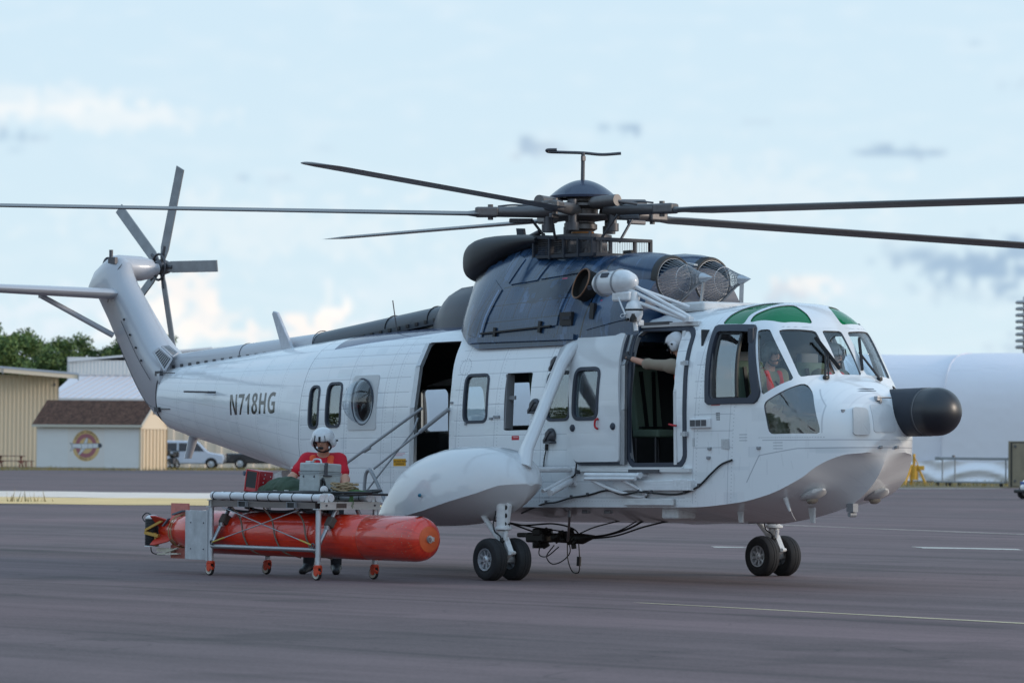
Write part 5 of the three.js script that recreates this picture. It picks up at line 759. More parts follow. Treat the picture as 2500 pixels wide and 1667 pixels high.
  part('eye', hm([-1, 1].map((s) => new THREE.SphereGeometry(0.011, 10, 8).translate(s * 0.031, 0.009, 0.083))), mat([0.08, 0.05, 0.04], 0.3), t);
  if (o.vest) {
    const nk = mix3(j.shL, j.shR, 0.5), fr = add3(j.chest, [0, 0, 0.16]);
    part('life_vest', fleshOut([[add3(nk, [-0.1, 0.03, -0.05]), add3(nk, [0, 0.06, -0.1]), 0.032, 0.032], [add3(nk, [0, 0.06, -0.1]), add3(nk, [0.1, 0.03, -0.05]), 0.032, 0.032], [add3(nk, [-0.1, 0.03, -0.05]), add3(nk, [-0.1, 0.02, 0.08]), 0.034, 0.036], [add3(nk, [0.1, 0.03, -0.05]), add3(nk, [0.1, 0.02, 0.08]), 0.034, 0.036], [add3(nk, [-0.1, 0.02, 0.08]), add3(fr, [-0.085, -0.04, 0.0]), 0.04, 0.044], [add3(nk, [0.1, 0.02, 0.08]), add3(fr, [0.085, -0.04, 0.0]), 0.04, 0.044]], 0.012, 0.02), o.vestMat ?? M.orangeVest, t);
    part('vest_strap', [wire([add3(fr, [-0.02, 0.06, -0.005]), add3(fr, [0.03, -0.02, 0.015]), add3(fr, [0.04, -0.2, 0.02])], 0.013), box(0.3, 0.05, 0.02, j.belly[0], j.belly[1] + 0.05, j.belly[2] + 0.165)], M.black, t);
  }
  return t;
}
M.redVest = mat([0.75, 0.04, 0.04], 0.8); M.helmet = mat([0.72, 0.72, 0.74], 0.3, 0, { clearcoat: 0.5, clearcoatRoughness: 0.15, map: grime });
M.tee = mat([0.5, 0.006, 0.022], 0.85); M.dark = mat([0.02, 0.02, 0.026], 0.85); M.tan = mat([0.25, 0.2, 0.15], 0.9); M.flight = mat([0.2, 0.19, 0.13], 0.9); M.gloveM = mat([0.035, 0.035, 0.04], 0.7);

const man = person('person', [-2.38, 0, -50.25], -0.12, 'person in red T-shirt and white helmet bending over the cart', {
  head: [0.02, 1.66, 0.27], chest: [0, 1.3, 0.12], belly: [0, 1.11, 0.03], pelvis: [0, 0.95, -0.06], shL: [-0.17, 1.42, 0.13], shR: [0.17, 1.42, 0.13], elL: [-0.33, 1.2, 0.24], elR: [0.27, 1.18, 0.26], wrL: [-0.27, 1.06, 0.46], wrR: [0.29, 1.0, 0.44],
  hipL: [-0.1, 0.9, -0.06], hipR: [0.1, 0.9, -0.06], knL: [-0.15, 0.5, -0.0], knR: [0.13, 0.5, 0.0], anL: [-0.19, 0.09, -0.06], anR: [0.12, 0.09, -0.08], toeL: [-0.22, 0.04, 0.12], toeR: [0.15, 0.04, 0.1],
}, { shirt: M.tee, trousers: M.dark, vest: true, sleeve: 0.6, headTurn: -0.1, headTilt: 0.32, dirL: [0.2, -0.4, 0.6], dirR: [-0.1, -0.5, 0.6], thL: [1, 0, 0], thR: [-1, 0, 0], grip: 0.4 });
man.scale.set(1.16, 1.03, 1.16);
part('sleeve_print', rbox(0.028, 0.012, 0.01, 0.003, -0.33, 1.32, 0.26), M.whiteDull, man);

// people aboard: positions along the helicopter turned into the scene
const aboard = (x, y, z) => heli.localToWorld(V3(x, y, z)).toArray();
heli.updateMatrixWorld(true);
const faceAft = -R(53) - Math.PI / 2, faceFwd = -R(53) + Math.PI / 2;
person('person', aboard(1.89, 1.44, 0.85), faceAft - 0.05, 'person in tan shirt and white helmet at the side door, one glove on its edge', {
  head: [0.02, 1.45, 0.14], chest: [-0.02, 1.08, -0.1], belly: [-0.06, 0.86, -0.22], pelvis: [-0.1, 0.7, -0.34], shL: [-0.22, 1.17, -0.08], shR: [0.2, 1.18, 0.0], elR: [0.3, 1.21, 0.36], elL: [-0.26, 0.92, 0.1], wrR: [0.36, 1.29, 0.69], wrL: [-0.2, 0.72, 0.22],
  hipL: [-0.2, 0.64, -0.34], hipR: [0.0, 0.64, -0.34], knL: [-0.24, 0.34, -0.05], knR: [0.0, 0.3, -0.1], anL: [-0.24, 0.09, -0.32], anR: [0.04, 0.08, -0.42], toeL: [-0.26, 0.04, -0.14], toeR: [0.06, 0.03, -0.24],
}, { shirt: M.tan, trousers: M.dark, vest: true, sleeve: 1.05, glove: M.gloveM, headTurn: 0.45, headTilt: 0.1, dirR: [-0.05, 0.3, 0.9], dirL: [0, -0.8, 0.4], thR: [0, 1, 0], thL: [0, 0.3, 1], grip: 0.75 });
for (const [z, label] of [[0.5, 'person in a red-orange vest seated on the near cockpit seat behind the side window'], [-0.5, 'person in a red-orange vest on the far cockpit seat, behind the narrow middle window']]) person('person', aboard(3.04, 1.44, z), faceFwd, label, {
  head: [0, 1.3, 0.08], chest: [0, 0.92, 0.0], belly: [0, 0.68, -0.02], pelvis: [0, 0.54, -0.06], shL: [-0.2, 1.05, 0], shR: [0.2, 1.05, 0], elL: [-0.27, 0.75, 0.12], elR: [0.27, 0.75, 0.12], wrL: [-0.2, 0.64, 0.36], wrR: [0.16, 0.68, 0.36],
  hipL: [-0.1, 0.5, 0], hipR: [0.1, 0.5, 0], knL: [-0.16, 0.5, 0.4], knR: [0.16, 0.5, 0.4], anL: [-0.14, 0.1, 0.5], anR: [0.14, 0.1, 0.5], toeL: [-0.14, 0.05, 0.66], toeR: [0.14, 0.05, 0.66],
}, { shirt: M.flight, trousers: M.flight, vest: true, sleeve: 1.8, glove: M.gloveM, headTurn: 0, headTilt: 0.1, dirL: [0, 0.1, 1], dirR: [0, 0.1, 1], thL: [0.6, 0.8, 0], thR: [-0.6, 0.8, 0], grip: 0.7, vestMat: M.redVest, helmet: z > 0 ? mat([0.08, 0.09, 0.08], 0.4) : M.helmet });
// ---------------------------------------------------------------- cart, target body and what lies on them
const cartAt = [-3.08, 0, -48.66], cartTurn = -R(47);
{
  const c = thing('equipment_cart', cartAt, cartTurn, 'tall tube-framed cart on orange casters carrying white pipes, standing in front of the helicopter', 'cart');
  for (const [x, z] of [[-1.01, 0], [1.08, 0], [-0.98, -0.9], [1.1, -0.9]]) {
    part('post', [rod([x, 0.17, z], [x, 0.87, z], 0.034, 0.034, 18), box(0.1, 0.012, 0.1, x, 0.868, z)], M.alu, c);
    const k = part('caster', [lathe([[0.03, 0], [0.05, 0.01], [0.05, 0.03], [0.03, 0.04]], 18).translate(x, 0.15, z), slab([[-0.035, 0.16], [0.045, 0.16], [0.05, 0.12], [0.03, 0.06], [0.0, 0.05], [-0.03, 0.07]], 0.012, 0.003).translate(x - 0.01, 0, z + 0.032), slab([[-0.035, 0.16], [0.045, 0.16], [0.05, 0.12], [0.03, 0.06], [0.0, 0.05], [-0.03, 0.07]], 0.012, 0.003).translate(x - 0.01, 0, z - 0.032), box(0.085, 0.012, 0.075, x - 0.005, 0.155, z), box(0.06, 0.03, 0.03, x + 0.05, 0.1, z + 0.03, 0, 0, -0.4), rod([x - 0.02, 0.078, z - 0.04], [x - 0.02, 0.078, z + 0.04], 0.012)], mat([0.62, 0.055, 0.015], 0.5, 0, { map: grime }), c);
    part('caster_wheel', lathe([[0.05, -0.018], [0.064, -0.02], [0.075, -0.014], [0.077, 0], [0.075, 0.014], [0.064, 0.02], [0.05, 0.018]], 28, 'z').translate(x - 0.02, 0.078, z), M.rubber, k);
    part('caster_hub', [lathe([[0, -0.02], [0.03, -0.022], [0.052, -0.016], [0.052, 0.016], [0.03, 0.022], [0, 0.02]], 24, 'z').translate(x - 0.02, 0.078, z), new THREE.TorusGeometry(0.056, 0.006, 6, 28).translate(x - 0.02, 0.078, z + 0.017)], mat([0.5, 0.46, 0.4], 0.6), k);
  }
  for (const z of [0, -0.9]) {
    part('side_rail', rod([-1.01, 0.37, z], [1.08, 0.37, z], 0.028, 0.028, 18), M.steel, c);
    part('top_beam', [bar([-1.06, 0.91, z], [1.02, 0.91, z], 0.012, 0.075), bar([-1.06, 0.877, z - 0.03], [1.02, 0.877, z - 0.03], 0.06, 0.01)], mat([0.22, 0.19, 0.18], 0.5, 0.5, { map: grime }), c);
  }
  for (const x of [-1.05, 1.1]) { part('end_channel', [box(0.012, 0.075, 0.96, x + 0.05, 0.91, -0.45), box(0.06, 0.012, 0.98, x + 0.03, 0.951, -0.45), box(0.06, 0.012, 0.98, x + 0.03, 0.869, -0.45)], mat([0.55, 0.52, 0.48], 0.6, 0, { map: grime }), c); }
  part('channel_plate', box(0.006, 0.055, 0.16, 1.159, 0.912, -0.3), mat([0.08, 0.06, 0.05], 0.7), c); part('channel_bolt', [[-0.06], [-0.84]].map(([z]) => lathe([[0.014, 0], [0.012, 0.012], [0, 0.014]], 12, 'x').translate(1.156, 0.915, z)), M.darkSteel, c);
  for (const x of [-0.35, 0.6]) { part('cross_tube', [box(0.15, 0.006, 1.0, x, 0.945, -0.45), box(0.15, 0.006, 1.0, x, 0.876, -0.45), box(0.006, 0.07, 1.0, x - 0.075, 0.911, -0.45), box(0.006, 0.07, 1.0, x + 0.075, 0.911, -0.45)], M.grey, c); part('tube_end_shade', box(0.13, 0.055, 0.01, x, 0.911, 0.03), M.black, c); }  // black insert stands for the shade inside the open tube end
  const pvc = mat([0.72, 0.72, 0.74], 0.35, 0, { map: grime });
  for (const z of [0.0, -0.15, -0.76, -0.91]) {
    const p = part('white_pipe', [rod([-0.97, 1.006, z], [1.13, 1.006, z], 0.046, 0.046, 24), lathe([[0.05, 0], [0.05, 0.04], [0.046, 0.046], [0, 0.048]], 24, 'x').translate(1.1, 1.006, z), lathe([[0.05, 0.04], [0.05, 0], [0.046, -0.006], [0, -0.008]], 24, 'x').translate(-0.98, 1.006, z)], pvc, c);
    for (const x of [-0.93, -0.585, -0.315, -0.06, 0.16, 0.38, 0.62, 1.0]) part('pipe_tie', [new THREE.TorusGeometry(0.0475, 0.006, 6, 28).rotateY(Math.PI / 2).translate(x, 1.006, z), box(0.012, 0.02, 0.012, x, 0.962, z + 0.03)], M.black, p);
  }
  part('pipe_bracket', [box(0.02, 0.1, 0.05, 1.13, 1.0, -0.075), box(0.02, 0.1, 0.05, 1.13, 1.0, -0.83), bar([1.05, 1.055, -0.1], [1.05, 1.055, -0.85], 0.03, 0.015)], M.whiteDull, c);
  part('deck_board', [0, 1, 2, 3].map((i) => box(2.0, 0.02, 0.12, 0.05, 0.965, -0.26 - i * 0.13)), mat([0.09, 0.075, 0.065], 0.85), c);
  const pl = part('side_plate', rbox(0.49, 0.62, 0.012, 0.004, -1.25, 0.504, 0.028), mat([0.55, 0.57, 0.6], 0.5, 0.6, { map: fine(5, 0.35) }), c);
  part('plate_angle', box(0.03, 0.64, 0.03, -1.045, 0.504, 0.03), M.alu, pl); part('rivet', [[-1.38, 0.66], [-1.12, 0.66], [-1.38, 0.33], [-1.12, 0.33], [-1.04, 0.78], [-1.04, 0.62], [-1.04, 0.36], [-1.04, 0.22]].map(([x, y]) => new THREE.SphereGeometry(0.009, 8, 6).translate(x, y, 0.036)), M.darkSteel, pl);
  part('brace_wire', rod([-0.76, 0.86, 0.02], [0.995, 0.43, 0.03], 0.007), M.steel, c); part('brace_wire', rod([-0.935, 0.423, 0.035], [0.72, 0.85, 0.02], 0.007), M.steel, c);
  for (const [a, b] of [[[-0.935, 0.423, 0.035], [-0.7, 0.484, 0.033]], [[0.995, 0.43, 0.03], [0.76, 0.488, 0.029]]]) part('turnbuckle', rod(a, b, 0.011), mat([0.45, 0.32, 0.06], 0.5), c);
  for (const [x, y] of [[-0.955, 0.418], [1.02, 0.424]]) part('eye_bolt', new THREE.TorusGeometry(0.026, 0.009, 8, 16).translate(x, y, 0.034), M.darkSteel, c);
  for (const x of [-0.98, 1.08]) for (const s of [1, -1]) {
    const zz = (d) => -0.45 + s * d, a = part('cradle_arm', [rod([x, 0.43, zz(0.44)], [x, 0.86, zz(0.17)], 0.026), lathe([[0.036, 0], [0.036, 0.05]], 18).translate(x, 0.62, zz(0.31))], M.steel, c);
    part('cradle_pad', rbox(0.11, 0.13, 0.1, 0.02, x, 0.705, zz(0.255), s * -0.55), mat([0.09, 0.07, 0.06], 0.9), a);
  }
  part('underside_hose', [wire([[-0.7, 0.86, -0.3], [-0.3, 0.83, -0.2], [0.1, 0.82, -0.25], [0.5, 0.85, -0.3], [0.9, 0.83, -0.3]], 0.018), wire([[-0.95, 0.83, -0.2], [-0.6, 0.81, -0.25], [-0.35, 0.86, -0.1]], 0.016), wire([[0.5, 0.86, -0.2], [0.7, 0.82, -0.15], [0.95, 0.86, -0.2]], 0.014)], M.black, c);
  part('hose_fitting', [rod([0.5, 0.84, -0.25], [0.7, 0.84, -0.25], 0.03), rbox(0.1, 0.06, 0.06, 0.015, 0.78, 0.83, -0.3), rbox(0.08, 0.05, 0.05, 0.012, 0.3, 0.83, -0.3), rbox(0.06, 0.07, 0.06, 0.01, 1.0, 0.83, -0.35)], M.steel, c);
  for (const x of [-0.6, 0.02, 0.62]) part('hanging_strap', wire([[x, 0.87, 0.0], [x + 0.01, 0.72, -0.13], [x + 0.05, 0.5, -0.155], [x + 0.1, 0.33, -0.24], [x + 0.2, 0.25, -0.45]], 0.011), mat([0.2, 0.15, 0.12], 0.8), c);
  const cb = part('deck_cable', [wire([[-0.75, 1.02, -0.2], [-0.2, 1.06, -0.15], [0.3, 1.065, -0.2], [0.9, 1.07, -0.15], [1.5, 1.075, -0.5]], 0.016), wire([[-0.6, 1.03, -0.4], [0, 1.05, -0.25], [0.5, 1.075, -0.25], [1.1, 1.06, -0.45], [1.45, 1.05, -0.8]], 0.015), wire([[0.3, 1.03, -0.3], [0.7, 1.05, -0.4], [1.0, 1.06, -0.5], [1.3, 1.08, -0.7], [1.2, 1.1, -0.9], [0.8, 1.07, -0.8]], 0.017), wire([[-0.7, 1.035, -0.5], [-0.3, 1.03, -0.3], [0.2, 1.06, -0.3]], 0.013), wire([[0.9, 1.06, -0.2], [1.2, 1.04, -0.3], [1.3, 1.05, -0.6]], 0.014)], M.black, c);
  part('cable_tie', [box(0.05, 0.03, 0.03, 0.0, 1.07, -0.2), box(0.05, 0.03, 0.03, 0.2, 1.075, -0.22)], M.whiteDull, cb);
}
const onCart = (x, y, z) => { const b = R(47); return [cartAt[0] + x * Math.cos(b) - z * Math.sin(b), y, cartAt[2] + x * Math.sin(b) + z * Math.cos(b)]; };
{
  // orange-red cylinder
  const t = thing('target_cylinder', onCart(0, 0.532, -0.45), cartTurn, 'long scuffed orange-red torpedo-shaped cylinder with tail fins resting in the cart', 'torpedo');
  const prof = [[0, -2.59], [0.06, -2.59], [0.075, -2.54], [0.13, -2.36], [0.2, -2.1], [0.255, -1.87], [0.275, -1.72], [0.276, 0.7], [0.273, 0.705], [0.273, 0.715], [0.276, 0.72], [0.276, 1.56], [0.2735, 1.565], [0.2735, 1.575], [0.276, 1.58], [0.276, 2.36], [0.272, 2.42], [0.258, 2.49], [0.235, 2.54], [0.205, 2.575], [0.17, 2.595], [0.168, 2.6], [0.165, 2.602], [0, 2.604]];
  const map = canvasTex(2048, 512, (g, W, H) => {
    g.fillStyle = '#c9280c'; g.fillRect(0, 0, W, H);
    const X = (x) => (x + 2.8) / 5.5 * W;
    for (let i = 0; i < 900; i++) { g.fillStyle = `rgba(${rnd() < 0.5 ? '140,20,8' : '232,74,26'},${0.07 + 0.16 * rnd()})`; g.fillRect(rnd() * W, rnd() * H, 20 + rnd() * 120, 3 + rnd() * 26); }
    for (let i = 0; i < 700; i++) { const x = X(lerp(-1.0, 0.4, (rnd() + rnd()) / 2)), y = rnd() * H; g.strokeStyle = `rgba(${['150,110,40', '196,120,70', '110,60,30', '120,150,110'][i & 3]},${0.16 + 0.3 * rnd()})`; g.lineWidth = 0.8 + rnd() * 2; g.beginPath(); g.moveTo(x, y); g.lineTo(x + 24 * (rnd() - 0.4), y + 26 * (rnd() - 0.5)); g.stroke(); }
    for (let i = 0; i < 260; i++) { const b = rnd(), x = X(b < 0.55 ? 2.2 + 0.36 * rnd() : b < 0.8 ? 1.5 + 0.14 * rnd() : -2 + 4.4 * rnd()), y = rnd() * H; g.fillStyle = ['rgba(150,140,130,0.8)', 'rgba(96,84,76,0.8)', 'rgba(186,160,120,0.6)'][i % 3]; g.fillRect(x, y, 1.5 + rnd() * 4, 1.5 + rnd() * 5); }
    for (const x of [-2.2, -2.16, 0.71, 1.57]) { g.fillStyle = 'rgba(70,30,20,0.5)'; g.fillRect(X(x), 0, 2, H); }
    g.fillStyle = '#d9d4d0'; g.font = 'bold 30px sans-serif';
  });
  const body = boxUV(lathe(prof, 64, 'x')), p = body.attributes.position, uv = body.attributes.uv;
  for (let i = 0; i < p.count; i++) { uv.setXY(i, (p.getX(i) + 2.8) / 5.5, Math.abs(Math.atan2(p.getY(i), p.getZ(i))) / Math.PI); }
  part('body', body, mat([1, 1, 1], 0.36, 0, { map, clearcoat: 0.9, clearcoatRoughness: 0.06 }), t);
  const face = part('nose_disc', lathe([[0.155, 2.598], [0.155, 2.608], [0.14, 2.612], [0, 2.614]], 48, 'x'), mat([0.62, 0.09, 0.015], 0.5, 0, { map: grime }), t);
  part('nose_bolt', [lathe([[0.05, 2.61], [0.045, 2.63], [0, 2.63]], 24, 'x'), rbox(0.06, 0.055, 0.055, 0.006, 2.645, 0.0, 0), rbox(0.05, 0.03, 0.03, 0.004, 2.66, 0.0, 0.01)], M.steel, face);
  const patch = new THREE.CylinderGeometry(0.278, 0.262, 0.13, 12, 1, true, 0.3, 0.45).rotateZ(-Math.PI / 2).rotateX(-2.05).translate(2.41, 0, 0); part('white_patch', patch, mat([0.7, 0.66, 0.62], 0.6, 0, { map: grime }), t);
  for (let i = 0; i < 4; i++) part('tail_fin', slab([[-2.59, 0.04], [-2.22, 0.12], [-2.3, 0.2], [-2.5, 0.265], [-2.6, 0.265]], 0.018, 0.005).rotateX(R(45 + 90 * i)), mat([0.55, 0.035, 0.015], 0.45, 0, { map: grime }), t);
  for (const s of [1, -1]) part('stabilizing_board', box(0.36, 0.17, 0.02, -2.25, s * 0.27, -0.03), mat([0.62, 0.22, 0.18], 0.8, 0, { map: grime }), t);
  const k = part('tail_canister', lathe([[0, -0.2], [0.085, -0.2], [0.09, -0.19], [0.09, 0.14], [0.085, 0.15], [0.085, 0.16], [0.04, 0.185], [0, 0.187]], 28).translate(-2.72, 0.0, 0.06), M.black, t);
  part('canister_rib', Array.from({ length: 16 }, (_, i) => new THREE.TorusGeometry(0.091, 0.005, 6, 28).rotateX(Math.PI / 2).translate(-2.72, -0.18 + i * 0.021, 0.06)), M.rubber, k); part('canister_cap', lathe([[0.088, 0.145], [0.088, 0.165], [0.05, 0.19], [0, 0.195]], 28).translate(-2.72, 0.002, 0.06), M.whiteDull, k);
  part('canister_foot', lathe([[0, -0.215], [0.095, -0.213], [0.095, -0.2], [0, -0.198]], 28).translate(-2.72, 0, 0.06), M.whiteDull, k);
  part('tail_cable', [wire([[-2.74, 0.19, 0.05], [-2.84, 0.22, 0.06], [-2.9, 0.17, 0.08], [-2.84, 0.12, 0.1], [-2.79, 0.1, 0.1]], 0.008), wire([[-2.72, -0.2, 0.08], [-2.7, -0.28, 0.08], [-2.6, -0.31, 0.07], [-2.45, -0.31, 0.06]], 0.008)], M.black, k);
  part('gold_bracket', [bar([-2.72, 0.0, 0.17], [-2.42, 0.13, 0.12], 0.03, 0.03), bar([-2.72, -0.03, 0.17], [-2.5, -0.07, 0.12], 0.05, 0.04), rod([-2.58, -0.03, 0.12], [-2.58, -0.2, 0.1], 0.018)], mat([0.5, 0.3, 0.07], 0.4, 0.4), t);
  part('tail_skid', [bar([-2.6, -0.25, 0.05], [-2.3, -0.25, 0.05], 0.06, 0.05), bar([-2.58, -0.305, 0.06], [-2.1, -0.29, 0.1], 0.05, 0.02), bar([-2.5, -0.3, 0.06], [-2.15, -0.22, 0.08], 0.04, 0.015)], mat([0.6, 0.55, 0.45], 0.6, 0, { map: grime }), t);
  part('duct_tape', [bar([-2.28, 0.21, 0.06], [-2.12, 0.26, 0.02], 0.07, 0.02), bar([-2.32, 0.06, 0.19], [-2.24, 0.16, 0.16], 0.06, 0.012)], mat([0.1, 0.14, 0.17], 0.6), t);
  for (const [x, r] of [[-2.2, 0.2], [-2.14, 0.212]]) part('tail_strap', new THREE.TorusGeometry(r, 0.007, 6, 48).rotateY(Math.PI / 2).translate(x, 0, 0), mat([0.32, 0.22, 0.1], 0.7), t);
}
{
  const c = thing('equipment_case', onCart(0.5, 1.035, -0.5), -0.8, 'grey latched equipment case standing on the cart in front of the person in red', 'case');
  c.rotation.z = -0.05; c.rotation.x = -0.07;
  const mGrey = mat([0.4, 0.43, 0.43], 0.45, 0, { map: grime }), mTan = mGrey;
  part('case_body', rbox(0.37, 0.27, 0.37, 0.02, 0, 0.14, 0), mGrey, c); part('case_lid', rbox(0.375, 0.11, 0.375, 0.02, 0, 0.335, 0), mGrey, c);
  part('case_rim', [rbox(0.385, 0.014, 0.385, 0.005, 0, 0.272, 0), rbox(0.385, 0.012, 0.385, 0.005, 0, 0.25, 0)], mat([0.3, 0.32, 0.33], 0.5), c);
  for (const [x, z] of [[0.195, 0.08]]) part('latch', [rbox(0.02, 0.13, 0.05, 0.005, x, 0.3, z), rbox(0.03, 0.02, 0.13, 0.006, x, 0.235, z - 0.03), rbox(0.03, 0.05, 0.04, 0.006, x, 0.37, z)], M.darkSteel, c);
  part('case_handle', [wire([[0.195, 0.2, 0.13], [0.225, 0.17, 0.13], [0.225, 0.09, 0.1], [0.215, 0.05, 0.02], [0.2, 0.03, 0.05]], 0.014), rbox(0.025, 0.1, 0.035, 0.008, 0.195, 0.14, 0.14)], M.black, c);
  part('lid_handle', [wire([[-0.08, 0.39, 0.06], [-0.06, 0.43, 0.06], [0.06, 0.43, 0.06], [0.08, 0.39, 0.06]], 0.012), rbox(0.08, 0.03, 0.07, 0.01, -0.1, 0.4, 0.1)], M.alu, c);
  part('rivet', [[-0.1], [0.1]].map(([x]) => new THREE.SphereGeometry(0.014, 10, 8).translate(x, 0.22, 0.186)), M.darkSteel, c);
}
{
  const r = thing('instrument_box', onCart(-0.66, 1.035, -0.45), -0.75, 'dark red tilted instrument box with a black face on the left end of the cart', 'instrument');
  r.rotation.z = -0.16; r.rotation.x = -0.08;
  part('housing', rbox(0.27, 0.29, 0.24, 0.02, 0, 0.15, 0), mat([0.3, 0.008, 0.015], 0.3, 0, { clearcoat: 0.5 }), r);
  part('face_frame', [box(0.2, 0.012, 0.012, 0, 0.285, 0.122), box(0.2, 0.012, 0.012, 0, 0.03, 0.122), box(0.012, 0.25, 0.012, -0.1, 0.155, 0.122), box(0.012, 0.25, 0.012, 0.1, 0.155, 0.122)], M.red, r); part('face_panel', box(0.18, 0.2, 0.01, 0, 0.17, 0.121), M.black, r);
  part('screw', [0.05, 0.1, 0.15, 0.2, 0.25].flatMap((y, i) => [new THREE.SphereGeometry(0.008, 8, 6).translate(0.137, y, 0.06 - i * 0.008), new THREE.SphereGeometry(0.008, 8, 6).translate(0.137, y - 0.02, -0.07)]), M.alu, r);
  part('side_clamp', [rbox(0.05, 0.16, 0.06, 0.012, -0.17, 0.2, 0.02), rod([-0.18, 0.23, 0.02], [-0.2, 0.23, 0.08], 0.03), rbox(0.06, 0.03, 0.05, 0.008, -0.15, 0.26, 0.03)], mat([0.03, 0.06, 0.11], 0.5), r);
}
{
  const g = netMesh((x, y, z) => { const q = (Math.hypot(x / 0.42, (y - 0.02) / (0.15 + 0.03 * Math.sin(x * 7 + 1)), z / 0.24) - 1) * 0.14; return Math.max(q + 0.06 * (fbm(x * 8 + 5, y * 8 + z * 6, 3) - 0.5) + 0.018 * (fbm(x * 22 + z * 9, y * 20, 2) - 0.5), -y - 0.02); }, [-0.5, -0.06, -0.32], [0.5, 0.26, 0.32], 0.016);
  tag(part('tarp', g.rotateY(cartTurn).translate(...onCart(-0.18, 1.055, -0.5)), mat([0.06, 0.1, 0.06], 0.8, 0, { map: fine(6, 0.5) }), scene), 'crumpled olive green tarp lying on the cart between red box and grey case', 'tarp');
}
{
  const w = thing('camera_head', onCart(0.79, 1.1, -0.33), 0.1, 'small white round-faced camera head lying at the foot of the grey case', 'camera');
  part('housing', lathe([[0, -0.1], [0.05, -0.1], [0.058, -0.06], [0.058, 0.0], [0.05, 0.01]], 24, 'z'), M.black, w); part('front', lathe([[0.052, 0.0], [0.05, 0.016], [0.03, 0.022], [0, 0.024]], 24, 'z'), M.helmet, w); part('slot', box(0.006, 0.04, 0.006, 0.004, -0.025, 0.021), M.black, w);
}
{
  const pts = []; for (let i = 0; i < 90; i++) { const a = i * 0.42, r = 0.085 + 0.03 * Math.sin(i * 0.7); pts.push([r * 1.5 * Math.cos(a), 0.02 + i * 0.0012 + 0.01 * Math.sin(i * 1.9), r * Math.sin(a)]); }
  tag(part('rope', wire(pts, 0.011, 5).translate(...onCart(0.98, 1.06, -0.5)), mat([0.3, 0.22, 0.13], 0.95), scene), 'small coil of tan rope lying behind the camera head on the cart', 'rope');
  const leaf = []; for (let i = 0; i < 26; i++) leaf.push(bar([0.04 * (rnd() - 0.5), 0.05, 0.04 * (rnd() - 0.5)], [0.07 * (rnd() - 0.5), -0.12 + 0.05 * rnd(), 0.07 * (rnd() - 0.5)], 0.008, 0.004));
  tag(part('green_cord', leaf.concat([wire([[-0.1, 0.07, -0.1], [0.05, 0.09, -0.05], [0.2, 0.07, -0.12], [0.32, 0.08, -0.2]], 0.02)]).map((g) => g.translate(...onCart(1.13, 1.0, -0.48))), mat([0.06, 0.13, 0.04], 0.8), scene), 'bunch of bright green cord hanging over the right end of the cart', 'cord');
}
// ---------------------------------------------------------------- ground and markings
{
  const S = 36, map = floatTex(2048, 2048, (u, v) => {
    const lane = vnT(u * 2, v * 14, 1) * 0, long = 0.5 * vnT2(u * 3, v * 42, 3, 42) + 0.3 * vnT2(u * 9, v * 120, 9, 120) + 0.2 * vnT2(u * 40, v * 256, 40, 256), grain = L2(Math.floor(u * 2048), Math.floor(v * 2048)), blot = vnT(u * 6, v * 6, 6);
    const j = [0.07, 0.31, 0.52, 0.83].reduce((m, c) => { const d = Math.abs(v - c - 0.004 * Math.sin(u * TAU * 3)); return m * (d < 0.0035 ? 0.72 : d < 0.012 ? 0.93 : 1); }, 1);
    const stain = clamp((fbm(u * 26 + 7, v * 26 + 3, 3) - 0.66) * 6, 0, 1), ck = Math.abs(fbm(u * 20 + 50, v * 20 + 9, 3) - 0.5) < 0.004 ? 0.72 : 1, tyre = clamp((vnT2(u * 2, v * 90, 2, 90) - 0.72) * 4, 0, 1) * clamp((vnT2(u * 5 + 0.3, v * 8, 5, 8) - 0.4) * 4, 0, 1);
    const t = (0.8 + 0.8 * (long - 0.5) + 0.22 * (blot - 0.5) + 0.34 * (grain - 0.5)) * j * ck * (1 - 0.3 * stain) * (1 - 0.26 * tyre), w = 1 + 0.1 * (blot - 0.5);
    return [0.152 * t * w, 0.099 * t, 0.101 * t];
  });
  const g = new THREE.PlaneGeometry(3000, 3000, 60, 60).rotateX(-Math.PI / 2), p = g.attributes.position, uv = g.attributes.uv, a = R(44);
  for (let i = 0; i < p.count; i++) { const x = p.getX(i), z = p.getZ(i); uv.setXY(i, (x * Math.cos(a) + z * Math.sin(a)) / S, (-x * Math.sin(a) + z * Math.cos(a)) / S + 0.13); }
  structure('ground', g, mat([1, 1, 1], 0.88, 0, { map, bumpMap: map, bumpScale: 0.02 }));
}
function vnT2(x, y, n, m) { const i = Math.floor(x), j = Math.floor(y); let u = x - i, v = y - j; u = u * u * (3 - 2 * u); v = v * v * (3 - 2 * v); const w = (a) => ((a % n) + n) % n, h = (a) => ((a % m) + m) % m; return lerp(lerp(L2(w(i), h(j)), L2(w(i + 1), h(j)), u), lerp(L2(w(i), h(j + 1)), L2(w(i + 1), h(j + 1)), u), v); }
function sheet(pts, y) { const g = new THREE.ShapeGeometry(new THREE.Shape(pts.map(([x, z]) => new THREE.Vector2(x, -z)))).rotateX(-Math.PI / 2).translate(0, y, 0); return boxUV(g, 0.12); }
function ragged(pts, step, amt) { const o = []; pts.forEach((p, i) => { const q = pts[(i + 1) % pts.length], l = Math.hypot(q[0] - p[0], q[1] - p[1]), n = Math.max(1, Math.round(l / step)); for (let k = 0; k < n; k++) o.push([lerp(p[0], q[0], k / n) + (rnd() - 0.5) * amt * 0.4, lerp(p[1], q[1], k / n) + (rnd() - 0.5) * amt]); }); return o; }
const worn = fine(9, 0.5);
